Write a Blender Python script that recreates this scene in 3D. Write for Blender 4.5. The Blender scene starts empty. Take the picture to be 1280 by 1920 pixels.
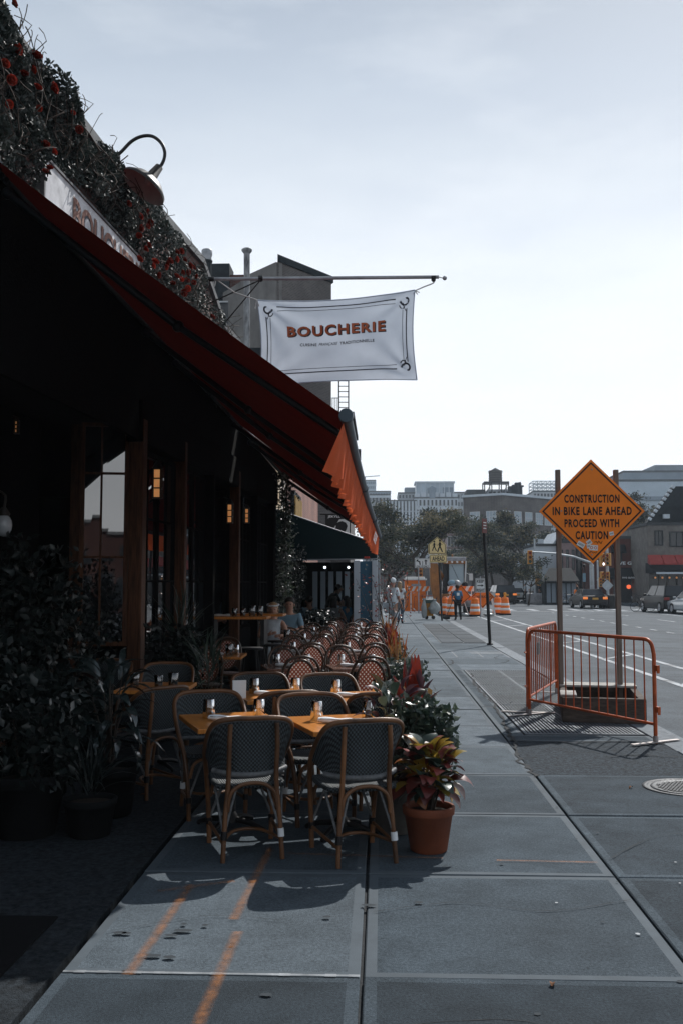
import bpy, bmesh, math, random
import numpy as np
from mathutils import Vector, Matrix, Euler, noise as mnoise
R = math.radians
C = bpy.context.scene.collection
SC = bpy.context.scene
# ------------------------------------------------------------------ camera, sky, sun, exposure
FPX, CAMH = 1850.0, 1.70
cam_d = bpy.data.cameras.new('camera'); cam = bpy.data.objects.new('camera', cam_d); C.objects.link(cam)
cam_d.sensor_fit = 'HORIZONTAL'; cam_d.sensor_width = 24.0; cam_d.lens = 24.0 * FPX / 1280.0
cam_d.clip_start = 0.05; cam_d.clip_end = 6000
cam.location = (0, 0, CAMH); cam.rotation_euler = (R(90 + 4.17), 0, R(2.32))
SC.camera = cam
SUN_AZ, SUN_EL = 25.0, 45.0                       # degrees to the right of the street axis, above the horizon
sd = Vector((math.sin(R(SUN_AZ)) * math.cos(R(SUN_EL)), math.cos(R(SUN_AZ)) * math.cos(R(SUN_EL)), math.sin(R(SUN_EL))))
sl = bpy.data.lights.new('sun', 'SUN'); sun = bpy.data.objects.new('sun', sl); C.objects.link(sun)
sl.energy = 5.0; sl.angle = R(0.55); sl.color = (1.0, 0.97, 0.93)
sun.rotation_euler = sd.to_track_quat('Z', 'Y').to_euler()
W = bpy.data.worlds.new('World'); SC.world = W; W.use_nodes = True
wn = W.node_tree; wn.nodes.clear()
def wnode(t, **k):
    n = wn.nodes.new(t)
    for a, b in k.items(): setattr(n, a, b)
    return n
w_out = wnode('ShaderNodeOutputWorld'); w_bg = wnode('ShaderNodeBackground'); w_sky = wnode('ShaderNodeTexSky')
w_sky.sky_type = 'NISHITA'; w_sky.sun_disc = False
w_sky.sun_elevation = R(SUN_EL); w_sky.sun_rotation = R(SUN_AZ)
w_sky.altitude = 0; w_sky.air_density = 1.0; w_sky.dust_density = 1.0; w_sky.ozone_density = 1.5
w_bg.inputs['Strength'].default_value = 0.085
# thin high veil of cloud over the blue: whiter towards the horizon
w_tc = wnode('ShaderNodeTexCoord'); w_map = wnode('ShaderNodeMapping'); w_map.inputs['Scale'].default_value = (1.0, 1.0, 3.2)
w_n = wnode('ShaderNodeTexNoise'); w_n.inputs['Scale'].default_value = 2.2; w_n.inputs['Detail'].default_value = 9; w_n.inputs['Roughness'].default_value = 0.55
w_sep = wnode('ShaderNodeSeparateXYZ')
w_r = wnode('ShaderNodeMapRange'); w_r.inputs['From Min'].default_value = 0.0; w_r.inputs['From Max'].default_value = 0.62
w_r.inputs['To Min'].default_value = 0.97; w_r.inputs['To Max'].default_value = 0.62
w_c = wnode('ShaderNodeMapRange'); w_c.inputs['From Min'].default_value = 0.45; w_c.inputs['From Max'].default_value = 0.72
w_c.inputs['To Min'].default_value = 0.0; w_c.inputs['To Max'].default_value = 0.22
w_add = wnode('ShaderNodeMath', operation='ADD', use_clamp=True)
w_veil = wnode('ShaderNodeValToRGB')
w_veil.color_ramp.elements[0].position = 0.0; w_veil.color_ramp.elements[0].color = (13.0, 13.3, 13.7, 1)
w_veil.color_ramp.elements[1].position = 0.62; w_veil.color_ramp.elements[1].color = (4.2, 5.0, 5.9, 1)
e_ = w_veil.color_ramp.elements.new(0.31); e_.color = (11.7, 12.3, 13.0, 1)
e_ = w_veil.color_ramp.elements.new(0.46); e_.color = (8.0, 8.9, 9.9, 1)
w_mix = wnode('ShaderNodeMix', data_type='RGBA')
L = wn.links.new
L(w_tc.outputs['Generated'], w_map.inputs['Vector']); L(w_map.outputs[0], w_n.inputs['Vector'])
L(w_tc.outputs['Generated'], w_sep.inputs[0]); L(w_sep.outputs['Z'], w_r.inputs['Value']); L(w_sep.outputs['Z'], w_veil.inputs['Fac'])
L(w_n.outputs['Fac'], w_c.inputs['Value']); L(w_r.outputs[0], w_add.inputs[0]); L(w_c.outputs[0], w_add.inputs[1])
L(w_sky.outputs[0], w_mix.inputs[6]); L(w_veil.outputs[0], w_mix.inputs[7]); L(w_add.outputs[0], w_mix.inputs[0])
w_n2 = wnode('ShaderNodeTexNoise'); w_n2.inputs['Scale'].default_value = 3.4; w_n2.inputs['Detail'].default_value = 10; w_n2.inputs['Roughness'].default_value = 0.58; L(w_map.outputs[0], w_n2.inputs['Vector'])
w_c2 = wnode('ShaderNodeMapRange'); w_c2.inputs['From Min'].default_value = 0.5; w_c2.inputs['From Max'].default_value = 0.78; w_c2.inputs['To Min'].default_value = 0.0; w_c2.inputs['To Max'].default_value = 0.34; L(w_n2.outputs['Fac'], w_c2.inputs['Value'])
w_mx2 = wnode('ShaderNodeMix', data_type='RGBA'); w_mx2.inputs[7].default_value = (12.5, 12.9, 13.4, 1); L(w_mix.outputs[2], w_mx2.inputs[6]); L(w_c2.outputs[0], w_mx2.inputs[0])
L(w_mx2.outputs[2], w_bg.inputs['Color']); L(w_bg.outputs[0], w_out.inputs['Surface'])
SC.view_settings.view_transform = 'Standard'; SC.view_settings.look = 'None'
SC.view_settings.exposure = 0.0; SC.view_settings.gamma = 1.0; SC.view_settings.use_curve_mapping = False
SC.cycles.max_bounces = 7; SC.cycles.transparent_max_bounces = 12; SC.cycles.volume_bounces = 0
SC.cycles.use_denoising = True; SC.cycles.sample_clamp_indirect = 6.0; SC.cycles.caustics_reflective = False; SC.cycles.caustics_refractive = False
# ------------------------------------------------------------------ measuring: where a sight line meets a depth or a level
_cm = Euler(cam.rotation_euler).to_matrix()
def ray(u, v): return _cm @ Vector(((u - 640.0) / FPX, (960.0 - v) / FPX, -1.0))
def P(u, v, Y):
    d = ray(u, v); return Vector((0, 0, CAMH)) + d * (Y / d.y)
def G(u, v, z=0.0):
    d = ray(u, v); return Vector((0, 0, CAMH)) + d * ((z - CAMH) / d.z)
# ------------------------------------------------------------------ builders
class MB:
    def __init__(s): s.v = []; s.f = []; s.m = []; s.sm = []
    def face(s, pts, m=0, sm=False):
        b = len(s.v); s.v += [tuple(p) for p in pts]; s.f.append(tuple(range(b, b + len(pts)))); s.m.append(m); s.sm.append(sm)
    def add(s, verts, faces, m=0, sm=False, M=None):
        b = len(s.v)
        s.v += [tuple(M @ Vector(p)) if M else tuple(p) for p in verts]
        for f in faces: s.f.append(tuple(i + b for i in f)); s.m.append(m); s.sm.append(sm)
    def box(s, c, d, rz=0.0, m=0, M=None, bev=0.0, rx=0.0, ry=0.0):
        x, y, z = d[0] / 2, d[1] / 2, d[2] / 2
        T = (M or Matrix()) @ Matrix.Translation(c) @ Euler((rx, ry, rz)).to_matrix().to_4x4()
        if bev <= 0:
            vs = [(-x, -y, -z), (x, -y, -z), (x, y, -z), (-x, y, -z), (-x, -y, z), (x, -y, z), (x, y, z), (-x, y, z)]
            s.add(vs, [(0, 3, 2, 1), (4, 5, 6, 7), (0, 1, 5, 4), (1, 2, 6, 5), (2, 3, 7, 6), (3, 0, 4, 7)], m, False, T)
        else:
            bm = bmesh.new(); bmesh.ops.create_cube(bm, size=1.0)
            for q in bm.verts: q.co = Vector((q.co.x * d[0], q.co.y * d[1], q.co.z * d[2]))
            bmesh.ops.bevel(bm, geom=list(bm.edges), offset=min(bev, 0.49 * min(d)), segments=2, affect='EDGES', profile=0.6)
            bm.verts.index_update()
            s.add([q.co for q in bm.verts], [[q.index for q in f.verts] for f in bm.faces], m, False, T); bm.free()
    def tube(s, pts, r, n=8, m=0, closed=False, caps=True, sm=True, M=None, flat=1.0):
        pts = [Vector(p) for p in pts]; k = len(pts)
        rs = r if isinstance(r, (list, tuple)) else [r] * k
        T = []
        for i in range(k):
            a = pts[(i - 1) % k] if (closed or i > 0) else pts[i]; b = pts[(i + 1) % k] if (closed or i < k - 1) else pts[i]
            t = (b - a); T.append(t.normalized() if t.length > 1e-9 else Vector((0, 0, 1)))
        up = Vector((0, 0, 1)) if abs(T[0].z) < 0.9 else Vector((0, 1, 0))
        nrm = (up - T[0] * up.dot(T[0])).normalized(); vs = []
        for i in range(k):
            nrm = nrm - T[i] * nrm.dot(T[i])
            nrm = nrm.normalized() if nrm.length > 1e-6 else T[i].orthogonal().normalized()
            bn = T[i].cross(nrm)
            for j in range(n):
                a = 2 * math.pi * j / n; vs.append(pts[i] + (nrm * math.cos(a) * flat + bn * math.sin(a)) * rs[i])
        fs = []
        for i in range(k if closed else k - 1):
            for j in range(n):
                a, b = i * n + j, i * n + (j + 1) % n; c, d = ((i + 1) % k) * n + (j + 1) % n, ((i + 1) % k) * n + j
                fs.append((a, b, c, d))
        s.add(vs, fs, m, sm, M)
        if caps and not closed:
            s.add(vs[:n][::-1], [tuple(range(n))], m, False, M); s.add(vs[-n:], [tuple(range(n))], m, False, M)
    def cyl(s, a, b, r0, r1=None, n=10, m=0, M=None): s.tube([a, b], [r0, r0 if r1 is None else r1], n, m, M=M)
    def lathe(s, prof, n=20, c=(0, 0, 0), m=0, sm=True, M=None, capb=False, capt=False):
        vs = []; fs = []; k = len(prof)
        for (r, z) in prof:
            for j in range(n):
                a = 2 * math.pi * j / n; vs.append((c[0] + r * math.cos(a), c[1] + r * math.sin(a), c[2] + z))
        for i in range(k - 1):
            for j in range(n): fs.append((i * n + j, i * n + (j + 1) % n, (i + 1) * n + (j + 1) % n, (i + 1) * n + j))
        s.add(vs, fs, m, sm, M)
        if capb: s.add(vs[:n][::-1], [tuple(range(n))], m, False, M)
        if capt: s.add(vs[-n:], [tuple(range(n))], m, False, M)
    def prism(s, poly, vec, m=0, M=None):
        """poly: 3-D points of one face, extruded by vec"""
        n = len(poly); a = [Vector(p) for p in poly]; b = [p + Vector(vec) for p in a]
        s.add(a + b, [tuple(range(n))[::-1], tuple(range(n, 2 * n))] + [(i, (i + 1) % n, n + (i + 1) % n, n + i) for i in range(n)], m, False, M)
    def ball(s, c, r, n=10, m=0, k=6, M=None):
        r = r if isinstance(r, (tuple, list)) else (r, r, r)
        vs = []; fs = []
        for i in range(k + 1):
            t = math.pi * i / k
            for j in range(n):
                a = 2 * math.pi * j / n
                vs.append((c[0] + r[0] * math.sin(t) * math.cos(a), c[1] + r[1] * math.sin(t) * math.sin(a), c[2] - r[2] * math.cos(t)))
        for i in range(k):
            for j in range(n): fs.append((i * n + j, i * n + (j + 1) % n, (i + 1) * n + (j + 1) % n, (i + 1) * n + j))
        s.add(vs, fs, m, True, M)
    def grid(s, fn, nu, nv, m=0, sm=True, uv=None):
        b = len(s.v)
        for i in range(nu + 1):
            for j in range(nv + 1): s.v.append(tuple(fn(i / nu, j / nv)))
        for i in range(nu):
            for j in range(nv):
                q = b + i * (nv + 1) + j; s.f.append((q, q + nv + 1, q + nv + 2, q + 1)); s.m.append(m); s.sm.append(sm)
    def mesh(s, name, mats, off=None):
        me = bpy.data.meshes.new(name)
        v = s.v if off is None else [(p[0] - off[0], p[1] - off[1], p[2] - off[2]) for p in s.v]
        me.from_pydata(v, [], s.f)
        for x in (mats if isinstance(mats, (list, tuple)) else [mats]): me.materials.append(x)
        me.polygons.foreach_set('material_index', s.m); me.polygons.foreach_set('use_smooth', s.sm); me.update()
        return me
def link(name, me, parent=None, loc=None, rz=0.0):
    o = bpy.data.objects.new(name, me); C.objects.link(o)
    if parent is not None: o.parent = parent
    if loc is not None: o.location = loc
    if rz: o.rotation_euler = (0, 0, rz)
    return o
def origin_of(p):
    o = Vector((0, 0, 0))
    while p is not None: o += p.location; p = p.parent
    return o
def part(name, mb, mats, parent, label=None, world=False, kind=None):
    """one mesh object under its thing; world=True when the shape was written in world coordinates"""
    o = link(name, mb.mesh(name, mats, origin_of(parent) if world else None), parent)
    if label: o['label'] = label
    if kind: o['kind'] = kind
    return o
def tag(o, label, cat, group=None):
    o['label'] = label; o['category'] = cat
    if group: o['group'] = group
    return o
def thing(name, label, cat, loc=(0, 0, 0), rz=0.0, group=None):
    o = bpy.data.objects.new(name, None); C.objects.link(o); o.location = loc; o.rotation_euler = (0, 0, rz); o.empty_display_size = 0.1
    return tag(o, label, cat, group)
def solo(name, mb, mats, label, cat, loc=(0, 0, 0), rz=0.0, group=None, world=False):
    o = link(name, mb.mesh(name, mats, Vector(loc) if world else None), None, loc, rz); return tag(o, label, cat, group)
def struct(name, mb, mats, parent=None):
    o = link(name, mb.mesh(name, mats), parent); o['kind'] = 'structure'; return o
def dup(t, loc, rz=0.0, label=None, group=None):
    """a copy of a thing with copies of its parts and sub-parts"""
    r = t.copy(); C.objects.link(r); r.location = loc; r.rotation_euler = (0, 0, rz)
    if label: r['label'] = label
    if group: r['group'] = group
    for ch in list(t.children):
        c = ch.copy(); C.objects.link(c); c.parent = r
        for g in list(ch.children):
            d = g.copy(); C.objects.link(d); d.parent = c
    return r
def smooth_pts(pts, k=4):
    """Catmull-Rom through the given points"""
    p = [Vector(q) for q in pts]; out = []
    for i in range(len(p) - 1):
        a, b, c, d = p[max(i - 1, 0)], p[i], p[i + 1], p[min(i + 2, len(p) - 1)]
        for j in range(k):
            t = j / k
            out.append(0.5 * ((2 * b) + (c - a) * t + (2 * a - 5 * b + 4 * c - d) * t * t + (3 * b - a - 3 * c + d) * t ** 3))
    out.append(p[-1]); return out
ORD = ['first', 'second', 'third', 'fourth', 'fifth', 'sixth', 'seventh', 'eighth', 'ninth', 'tenth', 'eleventh', 'twelfth']
# ------------------------------------------------------------------ materials
def pm(name, col, rough=0.6, var=0.18, scale=6.0, bump=0.0, bscale=None, metal=0.0, spec=0.25, coat=0.0, trans=0.0, rand=0.0, col2=None, dirt=0.0, stretch=None, detail=6, alpha=1.0, sheen=0.0, emit=None, transl=0.0, grain=0.0, gscale=110.0):
    """a Principled material: base colour mottled by noise between col and col2, fine bump, a little per-object variation"""
    m = bpy.data.materials.new(name); m.use_nodes = True; nt = m.node_tree; N = nt.nodes; K = nt.links.new
    b = N['Principled BSDF']
    b.inputs['Roughness'].default_value = rough; b.inputs['Metallic'].default_value = metal; b.inputs['Specular IOR Level'].default_value = spec
    b.inputs['Coat Weight'].default_value = coat; b.inputs['Transmission Weight'].default_value = trans
    if sheen: b.inputs['Sheen Weight'].default_value = sheen
    if emit: b.inputs['Emission Color'].default_value = (*emit[:3], 1); b.inputs['Emission Strength'].default_value = emit[3]
    tc = N.new('ShaderNodeTexCoord'); mp = N.new('ShaderNodeMapping'); K(tc.outputs['Object'], mp.inputs[0])
    if stretch: mp.inputs['Scale'].default_value = stretch
    oi = N.new('ShaderNodeObjectInfo')
    mv = N.new('ShaderNodeVectorMath'); mv.operation = 'ADD'; K(mp.outputs[0], mv.inputs[0])
    ml = N.new('ShaderNodeMath'); ml.operation = 'MULTIPLY'; ml.inputs[1].default_value = 37.0; K(oi.outputs['Random'], ml.inputs[0]); K(ml.outputs[0], mv.inputs[1])
    nz = N.new('ShaderNodeTexNoise'); nz.inputs['Scale'].default_value = scale; nz.inputs['Detail'].default_value = detail; nz.inputs['Roughness'].default_value = 0.6; K(mv.outputs[0], nz.inputs['Vector'])
    mr = N.new('ShaderNodeMapRange'); mr.inputs['From Min'].default_value = 0.3; mr.inputs['From Max'].default_value = 0.7; K(nz.outputs['Fac'], mr.inputs['Value'])
    mx = N.new('ShaderNodeMix'); mx.data_type = 'RGBA'; K(mr.outputs[0], mx.inputs[0])
    c2 = col2 if col2 else tuple(min(1, c * (1 + var)) for c in col); c1 = col if col2 else tuple(c * (1 - var) for c in col)
    mx.inputs[6].default_value = (*c1, 1); mx.inputs[7].default_value = (*c2, 1)
    last = mx.outputs[2]
    if rand:
        hs = N.new('ShaderNodeHueSaturation'); rr = N.new('ShaderNodeMapRange'); rr.inputs['To Min'].default_value = 1 - rand; rr.inputs['To Max'].default_value = 1 + rand
        K(oi.outputs['Random'], rr.inputs['Value']); K(rr.outputs[0], hs.inputs['Value']); K(last, hs.inputs['Color']); last = hs.outputs[0]
    if dirt:
        n2 = N.new('ShaderNodeTexNoise'); n2.inputs['Scale'].default_value = scale * 0.23; n2.inputs['Detail'].default_value = 8; K(mv.outputs[0], n2.inputs['Vector'])
        m2 = N.new('ShaderNodeMapRange'); m2.inputs['From Min'].default_value = 0.5; m2.inputs['From Max'].default_value = 0.75; m2.inputs['To Max'].default_value = dirt; K(n2.outputs['Fac'], m2.inputs['Value'])
        x2 = N.new('ShaderNodeMix'); x2.data_type = 'RGBA'; K(m2.outputs[0], x2.inputs[0]); K(last, x2.inputs[6]); x2.inputs[7].default_value = (0.02, 0.018, 0.016, 1); last = x2.outputs[2]
    if grain:
        n3 = N.new('ShaderNodeTexNoise'); n3.inputs['Scale'].default_value = gscale; n3.inputs['Detail'].default_value = 4; n3.inputs['Roughness'].default_value = 0.75; K(mv.outputs[0], n3.inputs['Vector'])
        m3 = N.new('ShaderNodeMapRange'); m3.inputs['From Min'].default_value = 0.32; m3.inputs['From Max'].default_value = 0.68; m3.inputs['To Min'].default_value = 1 - grain; m3.inputs['To Max'].default_value = 1 + grain; K(n3.outputs['Fac'], m3.inputs['Value'])
        x3 = N.new('ShaderNodeMix'); x3.data_type = 'RGBA'; x3.blend_type = 'MULTIPLY'; x3.inputs[0].default_value = 1; K(last, x3.inputs[6]); K(m3.outputs[0], x3.inputs[7]); last = x3.outputs[2]
    K(last, b.inputs['Base Color'])
    if bump:
        nb = N.new('ShaderNodeTexNoise'); nb.inputs['Scale'].default_value = bscale or scale * 5; nb.inputs['Detail'].default_value = 5; K(mv.outputs[0], nb.inputs['Vector'])
        bp = N.new('ShaderNodeBump'); bp.inputs['Strength'].default_value = bump; bp.inputs['Distance'].default_value = 0.01; K(nb.outputs['Fac'], bp.inputs['Height']); K(bp.outputs[0], b.inputs['Normal'])
    if transl:
        out = N['Material Output']; tr = N.new('ShaderNodeBsdfTranslucent'); K(last, tr.inputs['Color']); ms = N.new('ShaderNodeMixShader'); ms.inputs[0].default_value = transl
        K(b.outputs[0], ms.inputs[1]); K(tr.outputs[0], ms.inputs[2]); K(ms.outputs[0], out.inputs['Surface'])
    m.diffuse_color = (*col, 1)
    return m
M = {}
M['asphalt'] = pm('asphalt', (0.074, 0.087, 0.100), 0.92, 0.28, 0.9, 0.6, 160, dirt=0.35, detail=12, grain=.3, gscale=30)
M['asphalt_near'] = pm('asphalt_near', (0.034, 0.043, 0.052), 0.92, 0.6, 26, 1.0, 120, dirt=0.35, detail=12, spec=.12, grain=.6, gscale=60)
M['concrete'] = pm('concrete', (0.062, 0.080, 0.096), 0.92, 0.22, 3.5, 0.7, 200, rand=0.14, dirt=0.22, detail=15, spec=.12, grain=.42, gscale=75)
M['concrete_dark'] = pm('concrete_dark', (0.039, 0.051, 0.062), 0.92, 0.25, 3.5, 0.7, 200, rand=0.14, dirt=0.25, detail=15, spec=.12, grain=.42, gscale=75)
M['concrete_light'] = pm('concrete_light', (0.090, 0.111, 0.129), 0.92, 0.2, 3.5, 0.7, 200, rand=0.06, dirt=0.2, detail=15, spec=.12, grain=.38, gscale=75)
M['concrete_far_sheen'] = pm('concrete_far_sheen', (0.118, 0.142, 0.163), 0.92, 0.25, 3.5, 0.7, 200, rand=0.15, dirt=0.25, detail=15, spec=.12, grain=.38, gscale=60)  # paler copy of the concrete: grazing sheen and distance veil put into its colour
M['mortar'] = pm('pale_mortar', (0.22, 0.235, 0.25), 0.85, 0.4, 9, 0.4)
M['trowelled'] = pm('trowelled_edge', (0.072, 0.090, 0.106), 0.85, 0.15, 5.0, 0.15, 150, rand=0.12, dirt=0.2)
M['joint'] = pm('joint_dirt', (0.030, 0.033, 0.036), 0.95, 0.3, 10, 0.5)
M['kerb'] = pm('kerb_granite', (0.15, 0.17, 0.19), 0.85, 0.25, 14, 0.3, rand=0.12, dirt=0.3)
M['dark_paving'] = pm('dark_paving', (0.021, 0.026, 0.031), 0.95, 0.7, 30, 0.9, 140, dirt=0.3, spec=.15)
M['white_line'] = pm('road_paint', (0.36, 0.385, 0.41), 0.8, 0.35, 4, 0.1, dirt=0.8, grain=.3, gscale=25)
M['rubber'] = pm('rubber_mat', (0.005, 0.005, 0.006), 0.95, 0.2, 30, 0.3, spec=.15)
M['iron'] = pm('cast_iron', (0.04, 0.043, 0.047), 0.5, 0.3, 20, 0.4, metal=0.6, dirt=0.3)
M['steel_grate'] = pm('steel_grate', (0.13, 0.147, 0.163), 0.7, 0.3, 9, 0.2, metal=0.2, dirt=0.3)
M['black'] = pm('black_metal', (0.012, 0.012, 0.013), 0.45, 0.2, 12)
M['void'] = pm('void_black', (0.003, 0.003, 0.004), 0.9, 0.1)
# ------------------------------------------------------------------ ground
rng = random.Random(7)
KX = 3.28                                         # street face of the kerb
b = MB(); b.face([(-900, -60, -0.12), (900, -60, -0.12), (900, 2500, -0.12), (-900, 2500, -0.12)]); struct('road', b, M['asphalt'])
# bed under the slabs, with the slabs laid on it one by one
b = MB(); b.face([(-1.42, -4, -0.026), (KX - .28, -4, -0.026), (KX - .28, 62, -0.026), (-1.42, 62, -0.026)])
sidewalk = struct('sidewalk', b, M['joint'])
cols = [(-1.42, -0.09), (-0.09, 1.36), (1.36, 3.0)]
rows = [4.41 + 1.53 * k for k in range(-4, 20)]
def slab(x0, x1, y0, y1, dz=0.0, tilt=0.0, mat='concrete'):
    g = 0.009; x0 += g; x1 -= g; y0 += .006; y1 -= .006; e = 0.055; z = dz; q = 0.006
    cx, cy = (x0 + x1) / 2, (y0 + y1) / 2; X, Y = (x1 - x0) / 2, (y1 - y0) / 2; m = MB()
    A = [(-X, -Y), (X, -Y), (X, Y), (-X, Y)]
    def ring(s, zz): return [(px - math.copysign(s, px), py - math.copysign(s, py), zz + tilt * px) for px, py in A]
    r0, r1, r2, r3 = ring(0, -0.06), ring(0, z - q), ring(q, z), ring(e, z)
    for a, c, mm in ((r0, r1, 1), (r1, r2, 1), (r2, r3, 1)):
        for i in range(4): m.face([a[i], a[(i + 1) % 4], c[(i + 1) % 4], c[i]], mm)
    m.face(r3, 0)
    o = link('slab', m.mesh('slab', [M[mat], M['trowelled'] if mat != 'concrete_dark' else M['concrete']]), sidewalk, (cx, cy, 0)); return o
for k in range(len(rows) - 1):
    y0, y1 = rows[k], rows[k + 1]
    for ci, (x0, x1) in enumerate(cols):
        if ci == 2:
            if 8.7 < y0 + .2 < 10.6: continue                                     # asphalt patch
            if 10.7 < (y0 + y1) / 2 < 20.2: continue                              # gratings
        slab(x0, x1, y0, y1, rng.uniform(-0.006, 0.004), rng.uniform(-.002, .002), 'concrete_light' if (k == 4 and ci == 0) else 'concrete_dark' if k < 4 or (ci == 2 and k < 7) else 'concrete' if k < 6 or (k < 8 and rng.random() < .5) else 'concrete_light' if rng.random() < .45 else 'concrete_far_sheen')  # far rows take paler copies, so the distance sheen sits in their colour
slab(1.36, 3.0, 10.95, 11.36, -.004); slab(1.36, 1.61, 11.38, 13.9, -.003); slab(1.36, 1.61, 13.9, 16.8, 0); slab(1.36, 1.61, 16.8, 19.8, .002); slab(1.36, 3.0, 19.85, 21.25, -.003, 0, 'concrete_far_sheen')
b = MB()
for x0, x1 in cols: b.box(((x0 + x1) / 2, 47.75, -0.03), (x1 - x0 - .02, 28.5, 0.06))
o = part('slab_strip', b, M['concrete_far_sheen'], sidewalk); 
# asphalt patch with a ragged edge, sunk a few millimetres
b = MB(); n = 26; rr = random.Random(3)
top = [(1.36 + 1.64 * i / n + 0, 10.93 + rr.uniform(-.05, .05)) for i in range(n + 1)]; bot = [(1.36 + 1.64 * i / n, 9.02 + rr.uniform(-.03, .03)) for i in range(n + 1)]
for i in range(n): b.face([(*bot[i], -.006), (*bot[i + 1], -.006), (*top[i + 1], -.008), (*top[i], -.008)])
o = part('asphalt_patch', b, M['asphalt_near'], sidewalk)
# cracks: thin dark ragged wedges lying on the slabs
def crack(pts, w=0.02, seed=1):
    r_ = random.Random(seed); P_ = smooth_pts([(x, y, 0) for x, y in pts], 9); m = MB(); L_, Rr = [], []
    for i, p in enumerate(P_):
        t = P_[min(i + 1, len(P_) - 1)] - P_[max(i - 1, 0)]; nn = Vector((-t.y, t.x, 0)).normalized(); ww = w * r_.uniform(.25, 1) * (0.4 if i in (0, len(P_) - 1) else 1); j = r_.uniform(-1, 1) * w * 1.3
        L_.append(p + nn * (ww + j)); Rr.append(p - nn * (ww - j))
    for i in range(len(P_) - 1): m.face([(L_[i].x, L_[i].y, .006), (Rr[i].x, Rr[i].y, .006), (Rr[i + 1].x, Rr[i + 1].y, .006), (L_[i + 1].x, L_[i + 1].y, .006)])
    part('crack', m, M['joint'], sidewalk)
crack([(1.36, 8.9), (1.32, 9.8), (1.42, 11), (1.50, 12.4), (1.58, 14.5), (1.56, 16.5), (1.7, 19.2)], .028, 1)
crack([(1.4, 10.95), (2.0, 10.84), (2.6, 10.92), (3.0, 10.75)], .022, 2)
crack([(1.6, 14.5), (1.75, 14.2), (1.9, 14.5)], .012, 3); crack([(2.2, 9.9), (2.5, 10.1), (2.9, 9.95)], .012, 4)
crack([(-.05, 5.25), (.4, 5.42), (.85, 5.3), (1.33, 5.5)], .0035, 11); crack([(1.4, 6.3), (1.9, 6.9), (2.5, 7.0), (2.95, 7.4)], .005, 12); crack([(-1.35, 4.9), (-.9, 5.15), (-.5, 5.1)], .003, 13); crack([(-.05, 3.9), (.5, 4.0), (.9, 3.8), (1.3, 3.95)], .004, 14)
crack([(2.4, 21.2), (2.8, 22.1), (2.6, 23), (2.9, 24)], .015, 5); crack([(1.2, 20.5), (1.5, 21.3), (1.55, 22.4)], .02, 6)
crack([(-.6, 8.97), (.2, 8.99), (.9, 8.96)], .008, 7)
b = MB(); rr = random.Random(8); xs = [-1.40 + .05 * i for i in range(27)]
for xa, xb in zip(xs[:-1], xs[1:]): w_ = rr.uniform(.007, .014); b.face([(xa, 4.41 - w_, .0055), (xb, 4.41 - w_, .0055), (xb, 4.41 + w_, .0055), (xa, 4.41 + w_, .0055)])
o = part('mortar_line', b, M['mortar'], sidewalk)
# kerb stones
kb = MB(); kb.face([(KX - .29, -4, -.1), (KX, -4, -.1), (KX, 62, -.1), (KX - .29, 62, -.1)]); kerb = struct('kerb', kb, M['joint'])
me = None
for k in range(22):
    if me is None:
        m = MB(); m.box((0, 0, -.06), (.265, 2.0, .13), bev=.012); me = m.mesh('kerb_stone', M['kerb'])
    link('kerb_stone', me, kerb, (KX - .14, 1.2 + 2.03 * k, rng.uniform(-.008, .004)), rng.uniform(-.004, .004))
b = MB()
b.face([(KX + .02, -4, -.116), (KX + .26, -4, -.116), (KX + .26, 60, -.116), (KX + .02, 60, -.116)]); struct('gutter', b, M['kerb'])
# dark paving under the awning, and the black mat
b = MB()
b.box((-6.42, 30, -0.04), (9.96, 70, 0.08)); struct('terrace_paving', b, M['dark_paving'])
b = MB(); b.box((0, 0, .006), (2.4, 2.3, .012), bev=.004); solo('door_mat', b, M['rubber'], 'black rubber mat lying on the dark paving beside the sidewalk', 'mat', (-2.85, 3.95, 0))
# lane markings
def stripe(x0, y0, x1, y1, w, name='lane_line'):
    d = Vector((x1 - x0, y1 - y0, 0)); nn = Vector((-d.y, d.x, 0)).normalized() * w / 2; m = MB()
    a, c = Vector((x0, y0, -.114)), Vector((x1, y1, -.114)); m.face([a - nn, c - nn, c + nn, a + nn]); return struct(name, m, M['white_line'])
stripe(5.35, 8, 5.35, 62, .14); stripe(6.45, 8, 6.45, 62, .14)
for k in range(7): stripe(5.42, 12.0 + 6.2 * k, 6.38, 13.4 + 6.2 * k, .14)
for k in range(22): stripe(10.75, 14 + 2.3 * k, 10.75, 14.95 + 2.3 * k, .12)
for k in range(5): stripe(14.0, 30 + 9 * k, 14.0, 33 + 9 * k, .12)
stripe(16.9, 20, 16.9, 64, .12); stripe(3.6, 66, 24, 66, .35); 
for k in range(12): stripe(4.5 + 1.5 * k, 68, 4.5 + 1.5 * k, 71.5, .5)
# far pavement on the other side of the avenue
b = MB(); b.box((27.4, 52, -.06), (14.0, 78, .14)); b.box((27.4, 165, -.06), (14.0, 110, .14)); struct('far_pavement', b, M['concrete'])
b = MB(); b.box((-14, 112, -.05), (16, 78, .14)); struct('far_pavement', b, M['concrete'])
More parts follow.
